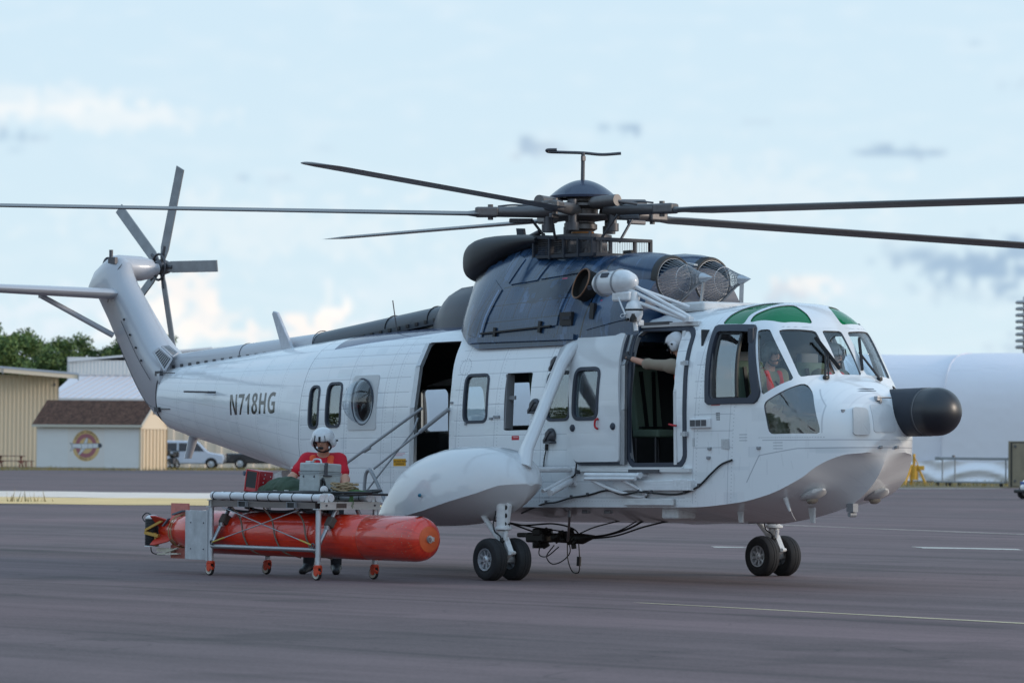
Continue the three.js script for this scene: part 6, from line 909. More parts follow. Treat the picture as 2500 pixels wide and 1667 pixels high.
structure('grass_strip', sheet(ragged([[-90, -214], [-31.7, -243.7], [-24.7, -254.7], [-15.9, -268.6], [-2, -262], [9, -205], [18, -178.7], [24.1, -184.1], [60, -216], [60, -300], [-90, -330]], 2.2, 1.6), 0.004), mat([0.2, 0.15, 0.06], 0.95, 0, { map: fine(11, 0.7) }));
structure('gravel_edge', sheet(ragged([[13, -170.5], [18, -174], [22.5, -178.2], [22.2, -180.2], [17.5, -177], [12.5, -173]], 1.2, 0.7), 0.008), mat([0.42, 0.38, 0.35], 0.95, 0, { map: worn }));
structure('white_band', sheet(ragged([[-80, -121], [-3.2, -121], [-3.6, -136], [-90, -136]], 1.3, 1.7), 0.006), mat([0.88, 0.72, 0.6], 0.9, 0, { map: fine(9, 0.22) }));
structure('yellow_band', sheet(ragged([[-80, -107.2], [-3.0, -107.2], [-3.2, -120.9], [-80, -120.9]], 1.3, 1.4), 0.01), mat([0.9, 0.6, 0.26], 0.9, 0, { map: fine(9, 0.3) }));
structure('apron_line', sheet([[1.3, -41.8], [9.2, -32.2], [9.45, -32.3], [1.45, -41.72]], 0.004), mat([0.7, 0.58, 0.36], 0.8, 0, { map: worn }));
structure('apron_line', sheet([[3.6, -90.5], [16.1, -67.6], [16.4, -67.7], [3.85, -90.6]], 0.004), mat([0.5, 0.42, 0.36], 0.8, 0, { map: worn }));
structure('white_dash', sheet(ragged([[3.4, -66.5], [3.95, -66.3], [3.95, -65.8], [3.45, -65.85]], 0.2, 0.1), 0.004), mat([0.75, 0.7, 0.62], 0.85, 0, { map: worn }));
structure('white_dash', sheet(ragged([[6.9, -67.6], [8.6, -66.6], [8.62, -65.9], [7.0, -66.5]], 0.25, 0.14), 0.004), mat([0.75, 0.7, 0.62], 0.85, 0, { map: worn }));
{ // tufts of dry grass along the strip
  const b = []; const blade = (x, z, h) => { const a = rnd() * TAU, w = 0.012 + 0.02 * rnd(), g = new THREE.BufferGeometry(), dx = Math.cos(a) * w, dz = Math.sin(a) * w, lx = (rnd() - 0.5) * h * 0.7, lz = (rnd() - 0.5) * h * 0.7; g.setAttribute('position', new THREE.Float32BufferAttribute([x - dx, 0, z - dz, x + dx, 0, z + dz, x + lx, h, z + lz], 3)); g.computeVertexNormals(); b.push(g); };
  for (let i = 0; i < 1600; i++) { const t = rnd(); blade(lerp(-36, -14, t) + rnd() * 2, lerp(-241, -270, t) - rnd() * 14, 0.1 + 0.22 * rnd()); }
  for (let i = 0; i < 900; i++) { const t = rnd(); blade(lerp(14, 27, t) + rnd(), lerp(-180, -192, t) - rnd() * 18, 0.08 + 0.2 * rnd()); }
  const m = part('dry_grass', b, mat([0.24, 0.19, 0.07], 0.9), scene); m.userData.kind = 'stuff'; tag(m, 'low dry yellowish grass growing on the strip along the buildings', 'grass');
  const c = []; b.length = 0; for (let i = 0; i < 34; i++) blade(-13.7 + (rnd() + rnd() - 1) * 0.75, -111.4 + (rnd() - 0.5) * 0.8, 0.1 + 0.4 * rnd() * rnd());
  const w = part('weed_tuft', b.slice(), mat([0.3, 0.24, 0.13], 0.9), scene); w.userData.kind = 'stuff'; tag(w, 'pale dry weed tuft growing at the yellow band', 'weed');
  b.length = 0;
}
// ---------------------------------------------------------------- buildings on the left
const ribbed = (w, h, pitch, depth) => { const pos = [], idx = []; let k = 0; for (let x = 0; x < w - 1e-6; x += pitch) for (const [t, d] of [[0, 0], [0.32, 0], [0.42, depth], [0.72, depth], [0.82, 0]]) { pos.push(Math.min(w, x + t * pitch), 0, d, Math.min(w, x + t * pitch), h, d); k++; } pos.push(w, 0, 0, w, h, 0); k++; for (let i = 0; i < k - 1; i++) idx.push(i * 2, i * 2 + 2, i * 2 + 1, i * 2 + 1, i * 2 + 2, i * 2 + 3); const g = new THREE.BufferGeometry(); g.setAttribute('position', new THREE.Float32BufferAttribute(pos, 3)); g.setIndex(idx); return plain(toCreasedNormals(g, 0.3)); };
const beige = mat([0.78, 0.65, 0.48], 0.7, 0, { map: fine(5, 0.12) }), cream = mat([0.78, 0.64, 0.49], 0.7);
{
  const b = thing('metal_building', [-33.05, 0, -286], 0.14, 'tall beige ribbed metal building with overhanging sloping roof at the left edge', 'building');
  const w = part('wall', [box(22, 6.7, 0.1, -11, 3.35, -0.12), box(0.1, 6.5, 12, -0.06, 3.25, -6.1)], beige, b);
  const rb = part('wall_rib', ribbed(22, 6.6, 0.3, 0.1).translate(-22, 0, -0.06), beige, w); rb.userData.kind = 'stuff';
  part('roof', bar([-24, 8.72, -5], [1.35, 6.78, -5], 13, 0.12, [0, 1, 0]), mat([0.5, 0.53, 0.58], 0.5, 0.4), b);
  part('fascia', bar([-24, 8.47, 2.2], [1.33, 6.55, 2.2], 0.12, 0.3), cream, b); part('flashing', bar([-24, 8.69, 2.2], [1.36, 6.77, 2.2], 0.2, 0.14), mat([0.42, 0.46, 0.53], 0.5, 0.4), b);
  for (const x of [-15.2, -8.6, -2.0]) part('rafter', bar([x, 6.62 - x * 0.0757, 2.1], [x, 6.62 - x * 0.0757, -1], 0.25, 0.3), cream, b);
  for (const x of [-9.6, -4.1, 1.34]) part('downpipe', box(0.08, 0.42, 0.1, x, 6.6 - x * 0.0757, 2.3), M.grey, b);
  part('wall_light', box(0.1, 0.2, 0.12, -0.3, 6.0, 0.05), M.darkSteel, b);
}
{
  const b = thing('grey_hall', [-37, 0, -315], 0, 'pale grey hall with a ribbed sloping roof rising behind the brown-roofed shed', 'building');
  const g = mat([0.68, 0.64, 0.66], 0.6);
  part('wall', [box(20, 5.3, 0.2, 10.3, 2.6, 0), box(13, 1.9, 0.2, 6.4, 8.0, -12), box(0.2, 8.9, 12, 0, 4.4, -18)], mat([0.62, 0.6, 0.58], 0.7), b);
  part('wall_rib', ribbed(13, 1.6, 0.3, 0.05).translate(0, 7.1, -11.88), mat([0.7, 0.67, 0.64], 0.7), b).userData.kind = 'stuff';
  part('roof', slopedSheet([-0.3, 5.33, 0.4], [16, 5.33, 0.4], [18, 7.42, -11.8], [0.4, 7.42, -11.8]), g, b);
  part('roof_rib', Array.from({ length: 27 }, (_, i) => bar([-0.1 + i * 0.62, 5.37, 0.4], [1.95 + i * 0.62, 7.46, -11.8], 0.07, 0.05)), mat([0.56, 0.52, 0.53], 0.6), b);
  for (const f of [bar([-0.4, 5.25, 0.5], [16, 5.25, 0.5], 0.12, 0.26), bar([0, 8.62, -11.8], [12, 9.8, -11.8], 0.25, 0.16), box(16, 0.07, 0.2, 8.4, 7.48, -11.7)]) part('fascia', f, mat([0.7, 0.68, 0.68], 0.6), b);
  part('upper_wall', slopedSheet([0, 7.4, -11.9], [13, 7.4, -11.9], [13, 9.9, -11.9], [0, 8.62, -11.9]), mat([0.7, 0.67, 0.64], 0.7), b);
}
function slopedSheet(a, b, c, d) { const g = new THREE.BufferGeometry(), th = 0.06; const q = [a, b, c, d], u = V3(...b).sub(V3(...a)), v = V3(...d).sub(V3(...a)), n = u.cross(v).normalize().multiplyScalar(th), low = q.map((p) => [p[0] - n.x, p[1] - n.y, p[2] - n.z]), P = [], quad = (p, r, s, t) => P.push(...p, ...r, ...s, ...p, ...s, ...t); quad(a, b, c, d); quad(low[3], low[2], low[1], low[0]); for (let i = 0; i < 4; i++) { const j = (i + 1) % 4; quad(q[j], q[i], low[i], low[j]); } g.setAttribute('position', new THREE.Float32BufferAttribute(P, 3)); g.computeVertexNormals(); return plain(g); }
{
  const b = thing('shed', [-24.45, 0, -258.6], -R(22), 'low cream shed with a brown shingle roof and a round painted emblem on its front', 'shed');
  const L = 7.75, D = 3.6, he = 3.06, hr = 4.62, wallM = mat([0.74, 0.71, 0.69], 0.75, 0, { map: fine(4, 0.08) }), tan = mat([0.76, 0.61, 0.43], 0.7);
  part('front_wall', box(L, he, 0.1, -L / 2, he / 2, -0.05), wallM, b); part('wall', [box(L, he, 0.1, -L / 2, he / 2, -D), box(0.1, he, D - 0.1, -L, he / 2, -D / 2)], wallM, b);
  const ew = part('end_wall', [box(0.08, 2.72, D - 0.06, -0.06, 1.36, -D / 2 - 0.02)], tan, b); part('wall_rib', ribbed(D, 2.7, 0.5, 0.14).rotateY(Math.PI / 2).translate(-0.01, 0, 0), tan, ew);
  part('gable', slab([[0.1, 2.72], [-D - 0.1, 2.72], [-D - 0.1, he - 0.02], [-D / 2, hr - 0.08], [0.1, he - 0.02]], 0.08, 0).rotateY(-Math.PI / 2).scale(1, 1, 1).translate(0.02, 0, 0), mat([0.76, 0.63, 0.47], 0.7), b);
  part('gable_vent', box(0.04, 0.3, 0.35, 0.07, 3.85, -D / 2), M.darkSteel, b);
  const shingle = canvasTex(512, 256, (g, W, H) => { g.fillStyle = '#54382c'; g.fillRect(0, 0, W, H); for (let r = 0; r < 12; r++) for (let c = -1; c < 34; c++) { const v = rnd(); g.fillStyle = `rgba(${v < 0.4 ? '40,24,18' : v < 0.75 ? '110,78,62' : '140,108,88'},${0.1 + 0.35 * rnd()})`; g.fillRect(c * 16 + (r & 1) * 8, r * H / 12, 15, H / 12 - 2); } });
  const roofM = mat([1, 1, 1], 0.9, 0, { map: shingle });
  const r1 = slopedSheet([-L - 0.25, he - 0.1, 0.3], [0.25, he - 0.1, 0.3], [0.25, hr, -D / 2], [-L - 0.25, hr, -D / 2]), r2 = slopedSheet([0.25, he - 0.1, -D - 0.3], [-L - 0.25, he - 0.1, -D - 0.3], [-L - 0.25, hr, -D / 2], [0.25, hr, -D / 2]);
  for (const g of [r1, r2]) { const p = g.attributes.position, uv = g.attributes.uv; for (let i = 0; i < p.count; i++) uv.setXY(i, p.getX(i) / 4, p.getY(i)); }
  part('roof', [r1, r2], roofM, b); part('eave_board', [box(L + 0.5, 0.16, 0.05, -L / 2, he - 0.17, 0.29), bar([0.24, he - 0.15, 0.3], [0.24, hr - 0.08, -D / 2], 0.05, 0.16), bar([0.24, he - 0.15, -D - 0.3], [0.24, hr - 0.08, -D / 2], 0.05, 0.16)], mat([0.55, 0.5, 0.42], 0.7), b);
  part('corner_post', box(0.14, he, 0.14, -0.0, he / 2, 0.0), mat([0.6, 0.5, 0.38], 0.7), b); part('sill', box(L, 0.14, 0.16, -L / 2, 0.07, 0.0), mat([0.3, 0.25, 0.2], 0.8), b);
  const em = canvasTex(512, 512, (g, W, H) => {
    g.fillStyle = '#dedad8'; g.fillRect(0, 0, W, H); g.translate(W / 2, H / 2);
    const ring = (r, c) => { g.fillStyle = c; g.beginPath(); g.arc(0, 0, r, 0, TAU); g.fill(); };
    ring(192, '#d3b27e'); ring(148, '#a56a72'); ring(96, '#d3b27e');
    const arc = (s, r, a0, da, flip) => { g.font = 'bold 38px serif'; g.fillStyle = '#4a3f3a'; g.textAlign = 'center'; [...s].forEach((ch, i) => { g.save(); g.rotate(a0 + (i - (s.length - 1) / 2) * da); g.translate(0, flip ? r : -r); g.fillText(ch, 0, flip ? 10 : 12); g.restore(); }); };
    arc('AERIAL TARGETS', 170, 0, 0.165, false); arc('MACH 2+', 170, 0, -0.16, true);
    g.strokeStyle = '#55565e'; g.lineWidth = 4; const sh = (pts, c) => { g.fillStyle = c; g.beginPath(); pts.forEach((p, i) => i ? g.lineTo(...p) : g.moveTo(...p)); g.closePath(); g.fill(); g.stroke(); };
    sh([[-226, -34], [-150, -20], [-150, 30], [-220, 70], [-196, 10]], '#c9cad0'); sh([[-40, -20], [0, -96], [24, -100], [14, -16]], '#d2d3d8'); sh([[-60, 22], [-110, 110], [-84, 112], [0, 30]], '#d2d3d8'); sh([[-200, -22], [200, -30], [222, -6], [210, 22], [-40, 38], [-196, 22]], '#d6d7dc'); sh([[168, -28], [206, -28], [222, -4], [206, 22], [170, 24]], '#4b4e58');
    for (const x of [-70, 20, 90]) { g.beginPath(); g.moveTo(x, -24); g.quadraticCurveTo(x + 14, 4, x, 34); g.stroke(); }
  });
  part('emblem', new THREE.PlaneGeometry(2.75, 2.75).translate(-4.05, 1.58, 0.003), mat([0.98, 0.95, 0.92], 0.75, 0, { map: em }), b);
}
{
  const b = thing('beige_wall_building', [-27.5, 0, -295], 0, 'long beige building wall with vertical seams standing behind the parked vehicles', 'building');
  part('wall', box(24, 4.3, 6, 12, 2.15, -3.1), mat([0.72, 0.6, 0.48], 0.7), b); part('wall_rib', ribbed(24, 4.25, 1.2, 0.07), mat([0.72, 0.6, 0.48], 0.7), b); part('roof_edge', box(24.2, 0.12, 6.3, 12, 4.36, -3.05), mat([0.5, 0.45, 0.4], 0.7), b);
}
// vehicles parked in front of it
function vehicle(name, pos, turn, label, cat, prof, glassPolys, wheels, paint, o = {}) {
  const t = thing(name, pos, turn, label, cat, o.group), W = 1.78;
  part('body', slab(prof, W, 0.09), paint, t);
  for (const s of [1, -1]) for (const g of glassPolys) part('window', slab(g, 0.02, 0.004).translate(0, 0, s * (W / 2 + 0.004)), o.glass ?? M.carGlass, t);
  for (const g of o.ends ?? []) part(g[2] ?? 'windscreen', bar([...g[0], 0], [...g[1], 0], 0.02, W * 0.78, [0, 0, 1]), M.carGlass, t);
  for (const [x, r] of wheels) for (const s of [1, -1]) { const w = part('wheel', lathe([[r * 0.6, -0.11], [r * 0.93, -0.11], [r, -0.07], [r, 0.07], [r * 0.93, 0.11], [r * 0.6, 0.11]], 28, 'z').translate(x, r, s * (W / 2 - 0.06)), M.rubber, t); part('rim', lathe([[r * 0.62, 0.1], [r * 0.55, 0.07], [r * 0.2, 0.09], [0, 0.1]], 20, 'z').scale(1, 1, 1).translate(x, r, s * (W / 2 - 0.06)), M.alu, w); }
  for (const [n, x, y, m] of o.lamps ?? []) for (const s of [1, -1]) part(n, rbox(0.08, 0.16, 0.3, 0.03, x, y, s * (W / 2 - 0.2)), m, t);
  for (const x of wheels) for (const s of [1, -1]) part('wheel_arch', new THREE.CylinderGeometry(x[1] * 1.18, x[1] * 1.18, 0.03, 28, 1, false, Math.PI / 2, Math.PI).rotateX(Math.PI / 2).rotateZ(Math.PI / 2 * 0).translate(x[0], x[1], s * (W / 2 - 0.008)), M.black, t);
  part('bumper', [rbox(0.16, 0.22, W * 0.96, 0.05, prof[0][0] - 0.02, 0.5, 0), rbox(0.16, 0.22, W * 0.96, 0.05, prof[1][0] + 0.02, 0.5, 0)], M.darkSteel, t);
  return t;
}
M.carGlass = mat([0.03, 0.04, 0.06], 0.08, 0, { clearcoat: 1 });
vehicle('suv', [-22.7, 0, -280], 0, 'silver-white sport utility vehicle parked left of the black pickup', 'car', [[-2.25, 0.35], [2.2, 0.35], [2.28, 0.75], [2.2, 1.02], [1.15, 1.2], [0.45, 1.9], [0.2, 1.98], [-1.95, 2.0], [-2.2, 1.8], [-2.3, 1.1]], [[[-2.0, 1.25], [-1.1, 1.25], [-1.1, 1.82], [-1.85, 1.82]], [[-0.95, 1.25], [0.85, 1.25], [0.35, 1.82], [-0.95, 1.82]]], [[-1.35, 0.37], [1.35, 0.37]], mat([0.5, 0.55, 0.65], 0.3, 0, { clearcoat: 1 }), { ends: [[[1.12, 1.24], [0.5, 1.86]]], lamps: [['headlight', 2.2, 0.85, M.whiteDull], ['tail_light', -2.27, 1.2, M.red]] });
vehicle('pickup', [-17.9, 0, -283], 0, 'black pickup parked to the right of the white sport utility vehicle', 'car', [[-2.6, 0.4], [2.55, 0.4], [2.6, 0.85], [2.45, 1.08], [1.2, 1.15], [0.5, 1.72], [-0.7, 1.76], [-0.95, 1.15], [-2.6, 1.12]], [[[-0.65, 1.2], [0.05, 1.2], [0.05, 1.62], [-0.6, 1.62]], [[0.12, 1.2], [0.95, 1.2], [0.45, 1.62], [0.12, 1.62]]], [[-1.6, 0.4], [1.6, 0.4]], mat([0.012, 0.012, 0.018], 0.3, 0, { clearcoat: 1 }), { ends: [[[1.15, 1.18], [0.55, 1.68]]], lamps: [['headlight', 2.5, 0.9, M.whiteDull], ['tail_light', -2.58, 1.0, M.red]], glass: mat([0.5, 0.46, 0.46], 0.15) });  // side glass is pale: the reflection on it is put into its colour
{
  const t = thing('motorcycle', [-23.9, 0, -276.5], R(70), 'dark motorcycle with an orange rear lamp standing left of the white sport utility vehicle', 'motorcycle');
  part('fuel_tank', rbox(0.6, 0.3, 0.36, 0.1, 0.15, 0.95, 0), M.black, t); part('saddle', rbox(0.75, 0.12, 0.3, 0.05, -0.45, 0.98, 0), M.black, t); part('engine', rbox(0.5, 0.42, 0.4, 0.06, 0.05, 0.55, 0), M.darkSteel, t);
  for (const x of [-0.75, 0.75]) { const w = part('wheel', new THREE.TorusGeometry(0.28, 0.07, 10, 28).translate(x, 0.35, 0), M.rubber, t); part('rim', [new THREE.TorusGeometry(0.2, 0.02, 8, 24).translate(x, 0.35, 0), rod([x - 0.2, 0.35, 0], [x + 0.2, 0.35, 0], 0.015), rod([x, 0.15, 0], [x, 0.55, 0], 0.015)], M.alu, w); }
  part('fork', [rod([0.75, 0.35, 0.09], [0.45, 1.2, 0.09], 0.025), rod([0.75, 0.35, -0.09], [0.45, 1.2, -0.09], 0.025)], M.steel, t); part('handlebar', rod([0.42, 1.22, 0.38], [0.42, 1.22, -0.38], 0.02), M.steel, t);
  part('luggage_box', rbox(0.34, 0.42, 0.5, 0.06, -0.95, 1.15, 0), M.black, t); part('tail_light', rbox(0.06, 0.2, 0.26, 0.03, -1.13, 1.1, 0), mat([0.7, 0.12, 0.02], 0.3), t); part('fairing', rbox(0.2, 0.5, 0.46, 0.08, 0.62, 1.05, 0), M.black, t);
}
{
  const t = thing('picnic_table', [-35.6, 0, -279], -0.12, 'dark red wooden picnic table with a bench in front of the beige metal building', 'table'), wood = mat([0.13, 0.035, 0.03], 0.8);
  for (let i = 0; i < 5; i++) part('top_board', box(2.0, 0.05, 0.15, 0, 0.8, -0.32 + i * 0.16), wood, t);
  for (const z of [0.8, -0.8]) for (const d of [-0.08, 0.08]) part('bench_board', box(2.6, 0.045, 0.14, 0.2, 0.45, z + d), wood, t);
  for (const x of [-0.75, 0.75]) { part('leg', [bar([x, 0.8, -0.25], [x, 0, 0.55], 0.06, 0.1), bar([x, 0.8, 0.25], [x, 0, -0.55], 0.06, 0.1)], wood, t); part('cross_bar', box(0.06, 0.09, 1.7, x, 0.4, 0), wood, t); }
  for (const z of [0.8, -0.8]) part('bench_leg', box(0.06, 0.43, 0.1, 1.3, 0.21, z), wood, t);
}
// trees behind the metal building
function tree(pos, h, w, label, n, tone) {
  const t = thing('tree', pos, rnd() * 6, label, 'tree', null), bark = mat([0.12, 0.09, 0.07], 0.9), tips = [];
  const limbs = []; for (let i = 0; i < 9; i++) { const a = i / 9 * TAU + rnd(), r = w * (0.35 + 0.35 * rnd()), y = h * (0.55 + 0.35 * rnd()), m = [Math.cos(a) * r * 0.45, h * 0.45 + rnd() * 0.6, Math.sin(a) * r * 0.45], e = [Math.cos(a) * r, y, Math.sin(a) * r]; limbs.push(rod([0, h * (0.22 + 0.1 * rnd()), 0], m, 0.13, 0.08, 7), rod(m, e, 0.08, 0.03, 6)); tips.push(e, m); for (let k = 0; k < 3; k++) { const q = [e[0] + (rnd() - 0.5) * w * 0.5, e[1] + (rnd() - 0.2) * h * 0.18, e[2] + (rnd() - 0.5) * w * 0.5]; limbs.push(rod(e, q, 0.03, 0.012, 5)); tips.push(q); } }
  const tk = part('trunk', lathe([[0.34, 0], [0.25, 0.5], [0.2, h * 0.3], [0.12, h * 0.5], [0, h * 0.52]], 12), bark, t); part('limb', limbs, bark, tk);
  const tone2 = [[0.085, 0.14, 0.035], [0.13, 0.19, 0.05], [0.055, 0.095, 0.028]];
  for (let c = 0; c < 3; c++) {
    const pos2 = [], nor = [];
    for (let i = 0; i < n; i++) {
      const cl = tips[(i * 7 + c * 3) % tips.length], far = Math.pow(rnd(), 0.7) * (0.18 * w + 0.25), th = rnd() * TAU, ph = Math.acos(2 * rnd() - 1), dx = Math.sin(ph) * Math.cos(th), dy = Math.cos(ph) * 0.75, dz = Math.sin(ph) * Math.sin(th);
      const x = cl[0] + dx * far, y = cl[1] + dy * far + 0.15, z = cl[2] + dz * far, s = 0.06 + 0.1 * rnd(), u = V3(rnd() - 0.5, rnd() - 0.5, rnd() - 0.5).normalize(), v = V3(rnd() - 0.5, rnd() - 0.5, rnd() - 0.5).cross(u).normalize(), nn = u.clone().cross(v);
      const q = [[-1, -0.5], [1, -0.35], [0.9, 0.5], [-0.8, 0.6]].map(([a, b]) => [x + (u.x * a + v.x * b) * s, y + (u.y * a + v.y * b) * s, z + (u.z * a + v.z * b) * s]);
      for (const k of [0, 1, 2, 0, 2, 3]) { pos2.push(...q[k]); nor.push(nn.x, nn.y, nn.z); }
    }
    const g = new THREE.BufferGeometry(); g.setAttribute('position', new THREE.Float32BufferAttribute(pos2, 3)); g.setAttribute('normal', new THREE.Float32BufferAttribute(nor, 3));
    part('crown', g, mat(tone2[c].map((q) => q * tone), 0.75), t).userData.kind = 'stuff';
  }
  return t;
}
tree([-40.2, 0, -303], 10.6, 5.2, 'tallest leafy tree rising behind the beige metal building', 9000, 1.1);
tree([-45.5, 0, -306], 10.4, 4.6, 'leafy tree cut by the left edge behind the beige metal building', 6000, 0.95);
tree([-38.8, 0, -339], 10.8, 5.0, 'leafy tree with a feathery crown between the metal building and the grey hall', 7000, 1.0);
tree([-36.2, 0, -345], 11.6, 4.2, 'dark low tree showing above the roof of the grey hall', 4200, 0.9);
tree([-33.0, 0, -347], 11.4, 4.0, 'dark low tree beside the tail pylon above the grey hall', 4200, 0.9);
// ---------------------------------------------------------------- right side
{
  const t = thing('fabric_hangar', [24, 0, -218], -R(22), 'long white fabric hangar with a curved roof standing behind the nose', 'hangar');
  const fab = mat([0.72, 0.7, 0.74], 0.75, 0, { bumpMap: fine(3, 1), bumpScale: 0.05 });
  const barrel = (x0, x1, out, h) => { const half = [[0, 0], [1, 0], [2, 0], [3, 0.02], [4, 0.08], [4.8, 0.22], [5.5, 0.5], [6.1, 0.95], [6.6, 1.6], [6.95, 2.5], [7.15, 3.7], [7.26, 5.4], [7.3, 9]].map(([y, d]) => [y * h / 7.3, d]), pr = [...half.map(([y, d]) => [y, out - d]), ...half.slice(0, -1).reverse().map(([y, d]) => [y, -18 - out + d])]; const n = 24, s = []; for (let k = 0; k <= n; k++) { const x = lerp(x0, x1, k / n), sag = 0.03 * Math.sin(k / n * Math.PI * 6); s.push(pr.map(([y, z]) => [x, Math.max(0, y + (y > 1 ? sag : 0)), z + (z > -9 ? sag : -sag)])); } const g = loft(s, 0.5); return boxUV(g, 0.1); };
  part('cover', barrel(-34, 0.3, -0.3, 7.26), fab, t); part('cover', barrel(0, 24, 0.12, 7.3), fab, t);
  part('rib', wire([[0, 0.2], [2, 0.02], [4, 0.08], [5.5, 0.5], [6.6, 1.6], [7.15, 3.7], [7.28, 6]].map(([y, d]) => [0.02, y, 0.1 - d]), 0.05, 8), fab, t);
  // loose skirt hanging in swags along the foot
  const nx = 150, ny = 16, pos = [], idx = [];
  for (let i = 0; i <= nx; i++) for (let j = 0; j <= ny; j++) { const x = -30 + 52 * i / nx, v = j / ny, sw = Math.abs(Math.sin(x * 0.72)), y = 1.25 - 1.2 * v - 0.16 * sw * (1 - v), z = 0.24 + 0.14 * Math.sin(v * 8 + 1.6 * sw * 3) + 0.1 * fbm(x * 0.8 + 3, v * 5, 2) + 0.22 * v; pos.push(x, Math.max(0.02, y), z); }
  for (let i = 0; i < nx; i++) for (let j = 0; j < ny; j++) { const a = i * (ny + 1) + j, b = a + ny + 1; idx.push(a, a + 1, b, b, a + 1, b + 1); }
  const sk = new THREE.BufferGeometry(); sk.setAttribute('position', new THREE.Float32BufferAttribute(pos, 3)); sk.setIndex(idx); sk.computeVertexNormals(); part('skirt', sk, mat([0.78, 0.76, 0.78], 0.7), t);
  structure('red_dirt', sheet(ragged([[12, -219], [24, -214.5], [40, -208], [40, -205.5], [24, -211.5], [12, -216]], 1.5, 1), 0.012), mat([0.32, 0.17, 0.09], 0.95, 0, { map: worn }));
}
{
  const t = thing('siren_tower', [39.24, 0, -300], 0, 'pole with a stack of round grey siren horns above the white hangar', 'siren'), g = mat([0.36, 0.36, 0.37], 0.6);
  part('pole', rod([0, 0, 0], [0, 13.6, 0], 0.13, 0.11), g, t);
  for (let i = 0; i < 8; i++) part('siren_horn', lathe([[0.15, -0.1], [0.62, -0.14], [0.7, -0.08], [0.7, 0.02], [0.58, 0.11], [0.2, 0.14], [0.15, 0.14]], 28).translate(0, 9.75 + i * 0.49, 0), g, t);
}
{
  const t = thing('frame_trolley', [21.0, 0, -192], -R(54) + R(0), 'grey steel frame trolley on small casters with a long top beam before the hangar', 'trolley'), L = 4.95; t.rotation.y = -Math.atan2(4, 2.9);
  part('top_beam', rbox(L + 0.3, 0.13, 0.16, 0.02, L / 2 - 0.1, 1.34, 0), M.grey, t); part('beam_cap', rbox(0.3, 0.17, 0.22, 0.03, -0.1, 1.34, 0), M.grey, t); part('base_rail', [rbox(L, 0.07, 0.1, 0.015, L / 2, 0.2, 0.3), rbox(L, 0.07, 0.1, 0.015, L / 2, 0.2, -0.3)], M.grey, t);
  for (const x of [0.2, 1.1, 4.7]) { part('post', rod([x, 0.2, 0.0], [x, 1.3, 0], 0.035), M.grey, t); part('foot_bar', box(0.07, 0.07, 0.66, x, 0.2, 0), M.grey, t); for (const z of [0.3, -0.3]) part('caster_wheel', lathe([[0.04, -0.03], [0.09, -0.03], [0.09, 0.03], [0.04, 0.03]], 18, 'z').translate(x, 0.09, z), M.rubber, t); }
  part('beam_fitting', rbox(0.12, 0.12, 0.12, 0.02, 1.0, 1.44, 0), M.darkSteel, t);
}
{
  const t = thing('tan_cabinet', [24.75, 0, -186.8], -0.2, 'tall tan metal cabinet with a dark door edge cut by the right frame edge', 'cabinet'), tan = mat([0.28, 0.23, 0.16], 0.7, 0, { map: grime });
  part('body', rbox(2.1, 2.2, 1.2, 0.02, 0, 1.1, -0.6), tan, t); part('door', box(1.86, 2.05, 0.04, 0.08, 1.08, 0.015), tan, t); part('door_edge', [box(0.06, 2.12, 0.05, -0.9, 1.08, 0.01), box(1.9, 0.05, 0.05, 0.08, 2.13, 0.01)], M.black, t); part('hinge', [box(0.1, 0.12, 0.05, -0.72, 1.95, 0.05), box(0.1, 0.12, 0.05, -0.72, 0.3, 0.05)], M.darkSteel, t);
}
{
  const t = thing('yellow_jack', [20.05, 0, -195], 0, 'yellow tripod aircraft jack standing on the grass beyond the nose', 'jack'), y = mat([0.68, 0.36, 0.03], 0.5, 0, { map: grime });
  part('cylinder', [rod([0, 0.25, 0], [0, 0.95, 0], 0.22, 0.2, 18), rod([0, 0.95, 0], [0, 1.55, 0], 0.07)], y, t); for (let i = 0; i < 3; i++) { const a = i / 3 * TAU + 0.4; part('leg', [bar([Math.cos(a) * 0.15, 1.0, Math.sin(a) * 0.15], [Math.cos(a) * 0.62, 0.03, Math.sin(a) * 0.62], 0.1, 0.1), box(0.2, 0.04, 0.2, Math.cos(a) * 0.62, 0.02, Math.sin(a) * 0.62)], y, t); } part('pump', [rbox(0.3, 0.22, 0.2, 0.03, 0.35, 0.85, 0.1), rod([0.2, 1.0, 0.1], [-0.05, 1.5, 0.1], 0.025)], y, t);
}
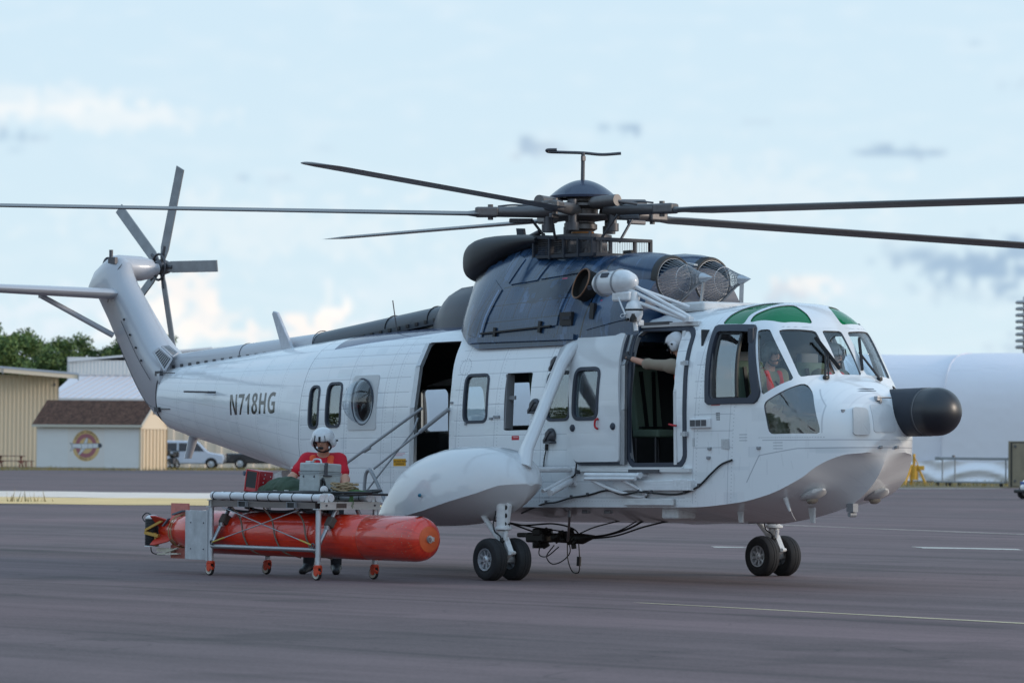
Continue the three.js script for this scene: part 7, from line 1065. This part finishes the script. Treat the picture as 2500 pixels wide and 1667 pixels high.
{
  const t = thing('tow_tug', [18.75, 0, -139], 0.5, 'white rounded tow tug with dark wheels cut by the right frame edge', 'tug');
  part('hood', netMesh((x, y, z) => Math.max((Math.hypot(x / 0.75, (y - 0.42) / 0.42, z / 0.55) - 1) * 0.45, 0.22 - y, x > -0.45 ? -9 : Math.hypot(x + 0.35, y - 0.2) < 0.3 ? 1 : -9), [-0.9, 0.1, -0.7], [0.9, 1, 0.7], 0.04), mat([0.75, 0.74, 0.75], 0.3, 0, { clearcoat: 1 }), t);
  part('bumper', rbox(0.2, 0.12, 1.0, 0.04, -0.68, 0.28, 0), M.black, t); for (const x of [-0.4, 0.45]) for (const z of [0.45, -0.45]) { const w = part('wheel', lathe([[0.1, -0.08], [0.19, -0.08], [0.21, 0], [0.19, 0.08], [0.1, 0.08]], 22, 'z').translate(x, 0.21, z), M.rubber, t); part('rim', lathe([[0.11, 0.06], [0.05, 0.09], [0, 0.09]], 16, 'z').translate(x, 0.21, z), M.alu, w); }
  part('stripe', box(0.03, 0.24, 0.5, -0.7, 0.5, 0.1, 0, 0, 0.25), mat([0.1, 0.16, 0.4], 0.4), t);
}
{ // wood beyond the left edge, seen mirrored in the flank of the tail boom
  const pos = []; for (let i = 0; i < 26000; i++) { const z = -210 + 260 * rnd(), h = 5 + 9 * fbm(z * 0.06 + 4, 2, 3) + 2.5 * fbm(z * 0.3, 8, 2), y = h * Math.pow(rnd(), 0.6), x = -150 - 9 * rnd() - 3 * fbm(z * 0.1, y, 2), s = 0.35 + 0.5 * rnd(), u = V3(rnd() - 0.5, rnd() - 0.5, rnd() - 0.5).normalize().multiplyScalar(s), v = V3(rnd() - 0.5, rnd() - 0.5, rnd() - 0.5).cross(u).normalize().multiplyScalar(s); pos.push(x - u.x, y - u.y, z - u.z, x + u.x, y + u.y, z + u.z, x + v.x, y + v.y, z + v.z); }
  const g = new THREE.BufferGeometry(); g.setAttribute('position', new THREE.Float32BufferAttribute(pos, 3)); g.computeVertexNormals();
  const m = part('wood', g, mat([0.06, 0.09, 0.03], 0.85), scene); m.userData.kind = 'stuff'; tag(m, 'row of trees beyond the left edge of the apron', 'trees');
}
renderer.setSize(1024, 682);
renderer.render(scene, camera);
